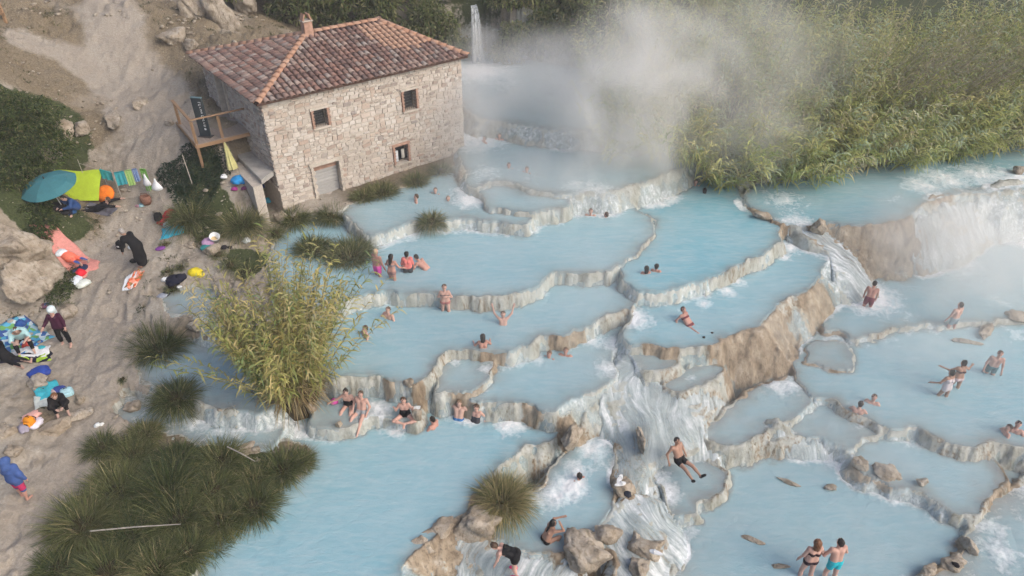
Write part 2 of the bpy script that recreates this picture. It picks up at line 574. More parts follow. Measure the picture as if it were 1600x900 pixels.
def bank_h(x, y):
    h = bank_raw(x, y)
    # cliff the far waterfall drops over
    wx = sstep(-22, -15, x) * (1 - sstep(9, 18, x))
    h = h + 2.6 * wx * sstep(45.2, 46.2, y + 0.7 * fbm(x * .5, y * .5, 3, 41))
    far = sstep(44, 60, y)
    near = 1 - far
    h = h + near * (0.18 * fbm(x * .55, y * .55, 4, 11) + 0.09 * (ridge(x * .9, y * .9, 5, 21) - .3) + 0.05 * fbm(x * 4, y * 4, 3, 31) + .025 * (ridge(x * 2.3, y * 2.3, 3, 33) - .3))
    # rocky shelves in the hillside
    rk = sstep(.05, .35, fbm(x * .33 + 5, y * .33, 3, 51)) * near
    h = h + rk * 0.42 * np.floor(2.5 * fbm(x * .8, y * .8, 3, 61)) / 2.5
    return trench(x, y, h)


HOUSE_O = HOUSE_U = None


def trench(x, y, h):
    """ground kept at its real level along the front of the mill and in the channel beside it"""
    fl = P2(443, 325, 3.4); fr = P2(725, 250, 3.4)
    u_ = (fr - fl); L_ = np.linalg.norm(u_); u_ = u_ / L_; v_ = np.array([-u_[1], u_[0]])
    a = (x - fl[0]) * u_[0] + (y - fl[1]) * u_[1]; b = (x - fl[0]) * v_[0] + (y - fl[1]) * v_[1]
    w = sstep(-1.25, -.75, a) * (1 - sstep(L_ + .5, L_ + 2, a)) * sstep(-3.2, -1.2, b) * (1 - sstep(2.0, 3.4, b))
    tgt = 3.22 + .10 * fbm(x * 1.5, y * 1.5, 3, 401) - .35 * (1 - sstep(-.3, .3, a))
    return h + w * np.minimum(tgt - h, 0)


def pool_d(x, y):
    """perturbed signed distances to every pool that can matter here"""
    wob = 0.12 * fbm(x * 1.1, y * 1.1, 2, 71) + 0.075 * vnoise(x * 3.1, y * 3.1, 73) + .03 * vnoise(x * 7.3, y * 7.3, 75)
    out = {}
    for k in PNAMES:
        pl = PPOLY[k]
        mx, Mx = pl.min(0), pl.max(0)
        mg = 3.2
        sel = (x > mx[0] - mg) & (x < Mx[0] + mg) & (y > mx[1] - mg) & (y < Mx[1] + mg)
        if sel.any():
            d = np.full(x.shape, 9.0)
            d[sel] = poly_sd(x[sel], y[sel], pl) + wob[sel]
            out[k] = d
    return out


def overflow(x, y):
    return np.clip(1.5 * vnoise(x * .75 + 3, y * .75, 81) + .7 * vnoise(x * 2.6, y * 2.6, 83) + .15, -1, 1)


def steep(k, x, y):
    kk = POOLS[k][2]
    if not isinstance(kk, tuple):
        return kk
    base = np.full(x.shape, float(kk[0]))
    for px, py, k2, r in kk[1]:
        c = P2(px, py, POOLS[k][0])
        w = 1 - sstep(r * .6, r * 1.3, np.hypot(x - c[0], y - c[1]))
        base = base * (1 - w) + k2 * w
    return base


def terrain(x, y, full=False):
    x = np.asarray(x, float); y = np.asarray(y, float)
    D = pool_d(x, y)
    ov = overflow(x, y)
    hb = bank_h(x, y)
    wr = poly_sd(x, y, WREG)
    hb = hb - 6.0 * sstep(0.0, 2.2, -wr - .1)
    hb = np.maximum(hb, -0.6)
    bz = np.full(x.shape, -9.0)
    bi = np.full(x.shape, -1)
    h = hb.copy()
    for i, k in enumerate(PNAMES):
        if k not in D:
            continue
        ins = (D[k] < 0) & (PZ[k] > bz)
        bz[ins] = PZ[k]; bi[ins] = i
    lip = 0.022 - 0.05 * np.clip(ov, -.5, 1) + .035 * np.maximum(vnoise(x * 2.3, y * 2.3, 85), 0) * (ov < .1)
    for i, k in enumerate(PNAMES):
        s = bi == i
        if s.any():
            z, dep = PZ[k], POOLS[k][3]
            h[s] = z + lip[s] - (dep + lip[s]) * (1 - np.exp(-(-D[k][s]) / 0.75)) * (1 + .12 * fbm(x[s], y[s], 3, 91))
    flute = 0.55 * vnoise(x * 5.2, y * 5.2, 101) + .45 * vnoise(x * 11, y * 11, 103)
    rough = fbm(x * 1.5, y * 1.5, 4, 105)
    wallw = np.zeros(x.shape)
    src = np.full(x.shape, -1)
    for i, k in enumerate(PNAMES):
        if k not in D:
            continue
        d = D[k]
        s = (d >= 0) & (PZ[k] > bz) & (d < 3.0)
        if not s.any():
            continue
        ds = d[s]
        kk = steep(k, x, y)
        kk = kk[s] if isinstance(kk, np.ndarray) else np.full(ds.shape, kk)
        soft = np.clip(1.8 / kk, .15, 1.6)
        de = ds + (0.07 * flute[s] + 0.20 * soft * rough[s] * np.clip(ds * 1.5, 0, 1)) * np.clip(ds / .12, 0, 1)
        de = np.maximum(de, 0)
        fall = kk * de * de / (de + .05)
        hh = PZ[k] + lip[s] - fall
        idx = np.flatnonzero(s)
        up = hh > h.ravel()[idx]
        h.ravel()[idx[up]] = hh[up]
        wallw.ravel()[idx[up]] = 1.0
        src.ravel()[idx[up]] = i
    for j, k in enumerate(ANAMES):
        pl = APOLY[k]
        mn, mx = pl.min(0), pl.max(0)
        s = (x > mn[0] - .3) & (x < mx[0] + .3) & (y > mn[1] - .3) & (y < mx[1] + .3)
        if not s.any():
            continue
        idx = np.flatnonzero(s)
        xx, yy = x.ravel()[idx], y.ravel()[idx]
        d = poly_sd(xx, yy, pl) + .12 * fbm(xx * 1.5, yy * 1.5, 3, 321)
        hh = apron_h(k, xx, yy) - 1.6 * np.maximum(d + .1, 0)
        up = (d < .25) & (hh > h.ravel()[idx]) & (hh > bz.ravel()[idx] - .25)
        h.ravel()[idx[up]] = hh[up]
        wallw.ravel()[idx[up]] = 1.0
        src.ravel()[idx[up]] = 100 + j
    if full:
        return h, bi, bz, D, ov, lip, wallw, src, wr, hb
    return h


def terrain_z(x, y):
    return float(terrain(np.array([x]), np.array([y]))[0])


def G(px, py, lo=-0.3, hi=11.0):
    """point on the terrain that the photograph shows at this pixel"""
    zs = np.linspace(hi, lo, 400)
    pts = np.array([P(px, py, z) for z in zs])
    h = terrain(pts[:, 0], pts[:, 1])
    below = np.flatnonzero(pts[:, 2] <= h)
    i = below[0] if len(below) else len(zs) - 1
    return np.array([pts[i, 0], pts[i, 1], h[i]])


# ------------------------------------------------------------------ materials of the ground and the water
def mat_ground():
    g = NT('ground')
    p = g.pos()
    m1 = g.sep(g.attr('m1')); m2 = g.sep(g.attr('m2'))
    n1 = g.noise(p, .55, 4, .6); n2 = g.noise(p, 3.2, 5, .65); n3 = g.noise(p, 14, 3, .6)
    # earth and dust
    earth = g.ramp(n2, [(.28, (.15, .122, .09)), (.5, (.265, .228, .18)), (.72, (.41, .37, .315))])
    pale = g.ramp(n3, [(.3, (.33, .298, .25)), (.7, (.50, .465, .41))])
    earth = g.mix(g.math('MULTIPLY', g.ramp(n1, [(.42, 0.0), (.62, 1.0)]), .75), earth, pale)
    earth = g.mix(g.math('MULTIPLY', m2[1], .8), earth, g.ramp(n3, [(.3, (.27, .233, .19)), (.7, (.37, .33, .28))]))
    pebble = g.voro(p, 9.0)
    earth = g.mix(g.ramp(g.math('ADD', pebble, g.math('MULTIPLY', n2, .3)), [(.24, .55), (.32, 0.0)]), earth, (.42, .40, .37))
    grass = g.ramp(n3, [(.25, (.075, .063, .040)), (.5, (.175, .138, .088)), (.75, (.25, .205, .145))])
    gm = g.ramp(g.math('ADD', m2[0], g.math('MULTIPLY', g.math('SUBTRACT', g.math('ADD', g.math('MULTIPLY', n2, .6), g.math('MULTIPLY', n1, .4)), .5), 1.7)), [(.30, 0.0), (.78, .9)])
    earth = g.mix(gm, earth, grass)
    green = g.ramp(n3, [(.25, (.018, .028, .010)), (.75, (.075, .09, .032))])
    gg = g.ramp(g.math('ADD', m2[2], g.math('MULTIPLY', g.math('SUBTRACT', n2, .5), .8)), [(.45, 0.0), (.6, 1.0)])
    earth = g.mix(gg, earth, green)
    # travertine
    vx = g.vscale(p, (2.6, 2.6, .6))
    s1 = g.noise(vx, 1.1, 4, .65); s2 = g.noise(vx, 3.5, 4, .65)
    calc = g.ramp(s1, [(.25, (.20, .20, .165)), (.42, (.34, .345, .305)), (.62, (.47, .485, .45)), (.82, (.58, .60, .575))])
    algae = g.ramp(s2, [(.3, (.10, .098, .06)), (.7, (.20, .19, .13))])
    calc = g.mix(g.math('MULTIPLY', g.ramp(s2, [(.50, 0.0), (.68, 1.0)]), .6), calc, algae)
    dry = g.ramp(s1, [(.22, (.125, .092, .062)), (.42, (.235, .185, .13)), (.6, (.37, .305, .225)), (.8, (.52, .465, .39))])
    dry = g.mix(g.math('MULTIPLY', g.ramp(s2, [(.55, 0.0), (.66, 1.0)]), .6), dry, (.10, .078, .052))
    f = g.math('ADD', g.math('ADD', m1[2], g.math('MULTIPLY', g.math('SUBTRACT', n1, .5), .7)), g.math('MULTIPLY', g.math('SUBTRACT', s2, .5), 1.1))
    trav = g.mix(g.ramp(f, [(.4, 0.0), (.62, 1.0)]), calc, dry)
    film = g.math('MULTIPLY', m1[1], g.ramp(s2, [(.3, .25), (.6, 1.0)]))
    trav = g.mix(g.math('MULTIPLY', film, .55), trav, (.50, .56, .55))
    cc = g.mix(g.ramp(g.math('ADD', m1[0], g.math('MULTIPLY', g.math('SUBTRACT', n2, .5), .7)), [(.42, 0.0), (.58, 1.0)]), earth, trav)
    hgt = g.math('ADD', g.math('MULTIPLY', n2, .6), g.math('MULTIPLY', n3, .4))
    hgt = g.math('ADD', hgt, g.math('MULTIPLY', s2, .4))
    nrm = g.bump(hgt, .6, .10)
    rough = g.math('SUBTRACT', .92, g.math('MULTIPLY', m1[1], .5))
    g.surf(g.princ(cc, rough, .3, nrm))


def mat_water():
    g = NT('milky_water')
    p = g.pos()
    w = g.sep(g.attr('wat')); w2 = g.sep(g.attr('wat2'))
    n0 = g.noise(p, .45, 3, .55, .4); n1 = g.noise(p, 2.2, 4, .65, .6); n2 = g.noise(p, 9.0, 3, .7)
    st = g.noise(g.vscale(p, (.7, 2.6, 1)), 1.6, 4, .6, 1.2)      # drifting streaks
    base = g.mix(w[2], (.355, .545, .61), (.18, .49, .605))
    base = g.mix(g.ramp(n0, [(.35, 0.0), (.7, .45)]), base, (.43, .595, .65))
    base = g.mix(g.ramp(st, [(.40, 0.0), (.72, .55)]), base, (.50, .645, .695))
    sh = g.math('MULTIPLY', w[0], g.ramp(g.math('ADD', n1, g.math('MULTIPLY', n0, .5)), [(.45, .25), (.95, 1.0)]))
    base = g.mix(sh, base, (.39, .385, .355))
    ff = g.math('ADD', w[1], g.math('MULTIPLY', g.math('SUBTRACT', g.math('ADD', g.math('MULTIPLY', n1, .6), g.math('MULTIPLY', n2, .4)), .5), 1.7))
    foam = g.ramp(ff, [(.38, 0.0), (.95, 1.0)])
    foam = g.math('MULTIPLY', foam, g.ramp(w[1], [(.0, 0.0), (.2, 1.0)]))
    vx = g.attr('flow', 'Vector')
    s2 = g.noise(vx, 2.0, 4, .68, .3)
    wall = w2[0]
    fall_f = g.math('MULTIPLY', g.math('MULTIPLY', g.ramp(s2, [(.34, 0.05), (.66, 1.0)]), w2[1]), g.ramp(g.math('ADD', g.math('MULTIPLY', n2, .6), g.math('MULTIPLY', n1, .4)), [(.30, .55), (.55, 1.0)]))
    white = g.mix(wall, foam, fall_f)
    cc = g.mix(white, base, (.83, .86, .875))
    wv = g.noise(g.vscale(p, (1.0, 2.0, 1.0)), 3.0, 3, .6, 1.0)
    nrm = g.bump(g.math('ADD', g.math('MULTIPLY', wv, .5), g.math('MULTIPLY', g.math('MULTIPLY', n2, w[1]), .6)), .42, .11)
    sh_ = g.princ(cc, g.math('ADD', .18, g.math('MULTIPLY', white, .5)), .4, nrm)
    tr = g.n('ShaderNodeBsdfTransparent').outputs[0]
    a_pool = g.math('MULTIPLY', g.math('SUBTRACT', 1.0, foam), g.math('ADD', .14, g.math('MULTIPLY', w[0], .36)))
    a_wall = g.math('SUBTRACT', .72, g.math('MULTIPLY', fall_f, .64))
    alpha = g.n('ShaderNodeMix', _data_type='FLOAT')
    g.put(alpha.inputs[0], wall); g.put(alpha.inputs[2], a_pool); g.put(alpha.inputs[3], a_wall)
    ms = g.n('ShaderNodeMixShader')
    g.link(alpha.outputs[0], ms.inputs[0]); g.link(sh_, ms.inputs[1]); g.link(tr, ms.inputs[2])
    g.surf(ms.outputs[0])


mat_ground()
mat_water()

# ------------------------------------------------------------------ the sheet of ground
ROWS, COLS = 560, 900
jj = np.arange(ROWS)
Yr = 13.2 * np.exp(jj * math.log((118 + 4) / 13.2) / (ROWS - 1)) - 4
Yr = Yr - 0.0
u = np.linspace(-1, 1, COLS)
GX = u[None, :] * (0.55 * Yr[:, None] + 10.8)
GY = np.repeat(Yr[:, None], COLS, 1)
H, BI, BZ, PD, OV, LIP, WALLW, SRC, WR, HB = terrain(GX, GY, True)



def lookup(A, x, y):
    x = np.asarray(x, float); y = np.asarray(y, float)
    fj = np.clip(np.log((np.clip(y, Yr[0], Yr[-1]) + 4) / 13.2) * (ROWS - 1) / math.log((118 + 4) / 13.2), 0, ROWS - 1.001)
    fi = np.clip((x / (0.55 * y + 10.8) + 1) / 2 * (COLS - 1), 0, COLS - 1.001)
    j = fj.astype(int); i = fi.astype(int); a = fi - i; b = fj - j
    return A[j, i] * (1 - a) * (1 - b) + A[j, i + 1] * a * (1 - b) + A[j + 1, i] * (1 - a) * b + A[j + 1, i + 1] * a * b


def terrain(x, y):          # from here on the built sheet answers
    return lookup(H, x, y)


BROWN = [(1170,560,1.3,1.8),(1230,530,1.5,1.7),(1290,480,1.5,1.7),(1130,545,1.9,.8),(1350,390,1.9,2.0),(1420,380,1.9,1.6),(1290,372,2.4,1.0),(745,800,1,1.0),(700,835,.8,.9),(660,865,.6,.8),(890,670,1.2,.55),(905,865,.6,.9),
         (1000,870,.4,.9),(1020,540,2.0,.5),(1045,548,2.0,.45),(900,530,1.9,.5),(875,530,2.1,.5),(730,615,1.8,.7),(835,640,1.5,.5),(770,555,2.1,.6),(1000,680,.9,.4),(970,760,.6,.7),(1345,735,.3,.6),(1380,752,.2,.5),
         (1500,860,.15,.7),(1460,890,.1,.7),(1400,310,2.7,1.2),(1450,300,2.7,1.2),(1570,745,.3,.5),(1550,780,.2,.4),(1190,330,2.7,1.0),(1215,360,2.5,.6),(610,600,2.0,.35),(655,610,2.0,.3),(1310,575,.85,.5),(1190,345,2.6,.7)]
br = np.zeros(H.shape)
for px, py, z, r in BROWN:
    c = P2(px, py, z)
    br = np.maximum(br, 1 - sstep(r * .45, r * 1.15, np.hypot(GX - c[0], GY - c[1])))
trav = np.where((BI >= 0) | (WALLW > 0), 1.0, 0.0)
trav = np.maximum(trav, sstep(-.25, .35, -WR))
film = np.clip(OV, 0, 1) * WALLW * (1 - .75 * br)
brown = np.clip(.15 + .78 * br + .35 * np.clip(-OV, 0, 1), 0, 1)

# dry grass, path and green cover on the bank
def near_line(pts, r0, r1, spread=1.0):
    L = np.array([G(*q)[:2] for q in pts])
    dd = np.full(GX.shape, 99.0)
    for a, b in zip(L[:-1], L[1:]):
        e = b - a; t = np.clip(((GX - a[0]) * e[0] + (GY - a[1]) * e[1]) / (e @ e), 0, 1)
        dd = np.minimum(dd, np.hypot(GX - a[0] - e[0] * t, GY - a[1] - e[1] * t))
    return 1 - sstep(r0, r1, dd + .5 * fbm(GX * .8, GY * .8, 3, 121))

path = near_line([(20,895),(110,760),(170,650),(150,540),(165,450),(215,350),(250,285),(225,235),(280,200),(250,150),(200,90),(170,10)], .6, 2.0)
path2 = near_line([(40,60),(110,90),(180,140),(230,200)], .4, 1.4)
path = np.maximum(path, path2)
grass = .22 + .65 * sstep(-.2, .35, fbm(GX * .22, GY * .22, 4, 131))
blob = lambda px, py, r0, r1: (lambda c: 1 - sstep(r0, r1, np.hypot(GX - c[0], GY - c[1]) + .5 * fbm(GX * .7, GY * .7, 3, 141)))(G(px, py))
for q in [(40,90,2.0,4.5),(20,40,2,5),(130,195,.8,2.0),(250,30,2,4),(300,80,1,3)]:
    grass = np.maximum(grass, .95 * blob(*q))
grass = np.clip(grass - path * .9, 0, 1)
green = np.zeros(GX.shape)
for q in [(40,200,1.6,3.0),(60,320,1.0,2.0),(310,270,.5,1.3),(280,280,.3,.9),(150,800,1.5,3.2),(250,850,1.5,3.),(350,760,1.5,2.5),(110,490,.2,.6),(380,410,.5,1.2),(330,340,.6,1.4)]:
    green = np.maximum(green, blob(*q))
green = np.maximum(green, sstep(44, 50, GY) * sstep(-.4, .2, fbm(GX * .15, GY * .15, 3, 151) + .2))
green = np.maximum(green, sstep(30, 33, GY) * sstep(4, 7, GX))
green = green * (1 - .9 * path)
m1 = np.stack([trav, film, brown], -1).reshape(-1, 3)
m2 = np.stack([grass, path, green], -1).reshape(-1, 3)

ids = np.arange(ROWS * COLS).reshape(ROWS, COLS)
quads = np.stack([ids[:-1, :-1], ids[:-1, 1:], ids[1:, 1:], ids[1:, :-1]], -1).reshape(-1, 4)
allv = np.stack([GX, GY, H], -1).reshape(-1, 3)


def sub_mesh(name, q, verts, mat, attrs, smooth=True):
    used, inv = np.unique(q, return_inverse=True)
    me = mesh_from(name, verts[used], inv.reshape(-1, 4), mat, smooth)
    for an, av in attrs.items():
        set_col(me, an, av[used])
    return me


tq = (trav.ravel()[quads].mean(1) > .5)
o = link('travertine_terraces', sub_mesh('travertine_terraces', quads[tq], allv, 'ground', {'m1': m1, 'm2': m2}), kind='structure', label='pale travertine terraces with fluted walls between the milky pools')
o = link('sandy_bank', sub_mesh('sandy_bank', quads[~tq], allv, 'ground', {'m1': m1, 'm2': m2}), kind='structure', label='dusty stony bank and hillside with dry grass around the old mill')
# land beyond the sheet
FAR_H = bank_h(np.array([0.0]), np.array([116.0]))[0]
fv = [(-240, 100, 2.0), (240, 100, 2.0), (240, 400, 2.0), (-240, 400, 2.0)]
me = mesh_from('meadow', np.array(fv), np.array([[0, 1, 2, 3]]), 'ground')
set_col(me, 'm1', np.zeros((4, 3))); set_col(me, 'm2', np.tile([[.2, 0, 1.0]], (4, 1)))
link('meadow', me, kind='structure', label='green meadow far behind the reeds')
fv = [(-240, -200, -1.0), (240, -200, -1.0), (240, 100, -1.0), (-240, 100, -1.0)]
me = mesh_from('terrain', np.array(fv), np.array([[0, 1, 2, 3]]), 'ground')
set_col(me, 'm1', np.zeros((4, 3))); set_col(me, 'm2', np.tile([[.4, .2, .2]], (4, 1)))
link('terrain', me, kind='structure', label='open ground around the springs')

# ------------------------------------------------------------------ water of every pool, running over its rim
FOAM = [  # pixel, level, radius, strength
 (1352,462,.92,1.5,1.3),(1330,440,1.2,1.2,1.2),(1475,400,.92,1.7,1.1),(1520,360,1.2,1.6,.8),(1400,480,.92,1.5,.5),(990,496,2.1,.8,1.1),(1005,500,2.1,.6,.9),(970,540,1.65,.7,1.0),(950,575,1.65,.7,.8),
 (775,562,1.65,.55,1.0),(765,575,1.85,.5,.8),(712,565,1.85,.35,.8),(840,560,1.65,.6,.7),(925,530,1.65,.6,.9),(820,585,1.65,.3,.3),(590,640,1.4,.7,1.0),(575,650,1.4,.5,.9),(665,640,1.4,.6,1.1),(660,615,1.4,.5,.9),
 (520,668,1.0,.4,.5),(560,672,1.0,.5,.6),(610,668,1.0,.5,.5),(795,662,1.0,.7,1.0),(790,645,1.0,.6,1.0),(860,655,1.0,.4,.5),(890,760,.55,.7,1.1),(870,775,.55,.6,1.0),(840,785,.55,.6,.7),(925,700,.55,.8,.9),(905,735,.55,.8,.7),(940,680,.55,.6,.9),
 (1210,600,.68,.9,.8),(1235,600,.68,.7,.9),(1080,590,1.45,.3,.7),(1160,705,0,.5,.6),(1250,705,0,.7,.8),(1290,712,0,.6,.9),(1200,700,0,.6,.5),(1415,685,.35,.6,.8),(1340,665,.5,.5,.5),(1390,770,0,.7,.8),(1450,800,0,.6,.5),
 (1035,770,.3,.7,1.0),(1020,750,.3,.7,1.0),(1590,755,.16,.8,.9),(1560,860,.16,1.0,.7),(1540,820,.16,.9,.7),(1165,830,0,.6,.4),(1060,860,0,.6,.5),(1080,830,0,.7,.5),
 (870,345,2.75,.5,.9),(795,358,2.75,.7,1.1),(640,366,2.75,.7,1.0),(620,372,2.75,.5,.8),(590,380,2.75,.4,.6),(900,335,2.75,.6,.8),(950,320,2.75,.8,.8),(735,312,3.2,1.0,1.1),(715,300,3.2,1.0,.6),(760,270,3.55,1.6,.6),(745,215,3.55,2.2,1.0),(770,195,3.55,2.0,.8),(830,280,3.55,1.0,.4),(900,290,3.55,1.0,.7),(930,300,3.55,1.4,.8),
 (750,110,4.3,2.5,1.2),(790,130,4.3,2.5,.6),(1185,415,2.1,.5,.9),(1150,440,2.1,.5,1.0),(1135,455,2.1,.5,.9),(1100,475,2.1,.45,.9),(1060,483,2.1,.4,.5),(1225,400,2.1,.5,.9),(1235,385,2.1,.7,1.0),
 (1225,312,2.75,1.4,.7),(1245,345,2.75,1.0,.9),(1260,300,2.75,1.4,.3),(1440,290,2.75,1.2,.9),(1480,280,2.75,1.5,.9),(1540,275,2.75,2.0,.9),(1400,310,2.75,.8,.5),(1590,280,2.75,2.0,.9),
 (310,505,2.3,.5,.9),(330,520,1.75,.6,.8),(395,640,1.3,.7,1.0),(380,660,1.3,.8,.9),(310,660,1.3,.7,.9),(345,675,1.3,.6,.7),(270,650,1.3,.5,.6),(410,685,1.0,.6,.8),(440,640,1.0,.6,.7),(200,640,1.3,.4,.4),(560,475,2.2,.6,1.0),(585,470,2.2,.5,1.0),
 (640,890,.36,1.0,.6),(700,870,.36,1.2,.9),(790,880,.36,1.2,.8),(1440,690,.35,.5,.3),(1385,530,.75,.6,.6),(1560,470,.92,1.2,.5),(1590,520,.75,1.4,.5)]


def foam_at(x, y, z):
    f = np.zeros(x.shape)
    for px, py, fz, r, s in FOAM:
        if abs(fz - z) > .06:
            continue
        c = P2(px, py, fz)
        d = np.hypot(x - c[0], y - c[1])
        f = np.maximum(f, s * np.clip(1 - d / (r * 1.4), 0, 1) ** .85)
    return f


FB_ = np.where(SRC >= 100, .9, np.clip(OV + .1, 0, 1) * .8) * (WALLW > 0)
def box(a):
    for _ in range(3):
        a = (a + np.roll(a, 1, 0) + np.roll(a, -1, 0)) / 3
        a = (a + np.roll(a, 1, 1) + np.roll(a, -1, 1) + np.roll(a, 2, 1) + np.roll(a, -2, 1)) / 5
    return a
HS1 = box(H); HS = .5 * HS1 + .5 * box(HS1)
FB_ = box(box(FB_))
FB_ = np.clip(FB_ * 1.5, 0, 1)
WMAX = np.where(WALLW > 0, H, -9.0)
for _ in range(8):
    WMAX = np.maximum.reduce([WMAX, np.roll(WMAX, 1, 0), np.roll(WMAX, -1, 0), np.roll(WMAX, 1, 1), np.roll(WMAX, -1, 1)])
for k in PNAMES:
    z, dep, teal, fo = PZ[k], POOLS[k][3], POOLS[k][4], POOLS[k][5]
    i = PNAMES.index(k)
    if k not in PD:
        continue
    d = PD[k]
    on_wall = (SRC == i) & (d >= 0)
    ins = (BI == i)
    keep = ins | on_wall
    # grow by one cell so that the sheet closes under rims
    kg = keep.copy()
    kg[1:] |= keep[:-1]; kg[:-1] |= keep[1:]; kg[:, 1:] |= keep[:, :-1]; kg[:, :-1] |= keep[:, 1:]
    qk = kg.ravel()[quads].all(1)
    if not qk.any():
        continue
    ove = OV - 1.6 * np.clip(br - .15, 0, 1)
    film_t = np.where(ove > -.2, .012 + .03 * np.clip(ove, 0, 1), -.05)
    fall_w = np.clip(d / .1, 0, 1)
    rip = .008 * fbm(GX * 2.2, GY * 2.2, 2, 161)
    ff = foam_at(GX, GY, z)
    hi_near = WMAX > z + .06
    ff = np.maximum(ff, FB_ * hi_near * .85)
    wz_in = z + rip + .05 * np.clip(ff, 0, 1) * fbm(GX * 5, GY * 5, 3, 171)
    wz_out = np.minimum(.5 * H + .5 * HS1 + film_t, z)
    wz = np.where(d < 0, wz_in, wz_out)
    wz = np.where(keep, wz, np.minimum(wz, H - .06))
    depth = np.clip(z - H, 0, 3)
    shallow = np.exp(-depth / .22)
    wat = np.stack([np.where(d < 0, shallow, .4), np.maximum(ff, fo), np.full(d.shape, max(teal, 0.) ) * (1 - .0 * d) - min(teal, 0) * 0], -1).reshape(-1, 3)
    wat2 = np.stack([np.where(d >= 0, fall_w, 0), np.clip(ove * 1.2 + .1 + fo * .6, 0.05, 1), np.zeros(d.shape)], -1).reshape(-1, 3)
    vv = np.stack([GX, GY, wz], -1).reshape(-1, 3)
    flow = np.stack([GX * 3.2, GY * 3.2, wz * .35], -1).reshape(-1, 3)
    link('pool_water', sub_mesh('pool_water', quads[qk], vv, 'milky_water', {'wat': wat, 'wat2': wat2, 'flow': flow}), kind='structure')

for j, k in enumerate(ANAMES):
    keep = SRC == 100 + j
    kg = keep.copy()
    kg[1:] |= keep[:-1]; kg[:-1] |= keep[1:]; kg[:, 1:] |= keep[:, :-1]; kg[:, :-1] |= keep[:, 1:]
    qk = kg.ravel()[quads].all(1)
    if not qk.any():
        continue
    th = .03 + .05 * fbm(GX * 1.1 + 9, GY * 1.1, 2, 331)
    wz = np.where(keep, HS + th, H - .03)
    one = np.ones(H.shape)
    wat = np.stack([one * .3, one * .5, one * 0], -1).reshape(-1, 3)
    wat2 = np.stack([one, np.clip({'chute': 1.15, 'rapids': 1.0, 'right': 1.05}.get(k, .92) + .9 * fbm(GX * .8, GY * .8, 2, 341), .12, 1), one * 0], -1).reshape(-1, 3)
    fd = {'central': (.08, -1), 'rapids': (-.55, -.8), 'lower': (.6, -.8), 'chute': (.75, -.65), 'right': (-.05, -1), 'shelf': (.1, -1)}[k]
    fd = np.array(fd) / np.hypot(*fd)
    wx_ = GX + .35 * fbm(GX * .9, GY * .9, 2, 351); wy_ = GY + .35 * fbm(GX * .9, GY * .9, 2, 353)
    along = wx_ * fd[0] + wy_ * fd[1]; cross = -wx_ * fd[1] + wy_ * fd[0]
    flow = np.stack([cross * 2.7, along * .42, wz * .3], -1).reshape(-1, 3)
    link('cascade_water', sub_mesh('cascade_water', quads[qk], np.stack([GX, GY, wz], -1).reshape(-1, 3), 'milky_water', {'wat': wat, 'wat2': wat2, 'flow': flow}), kind='structure')

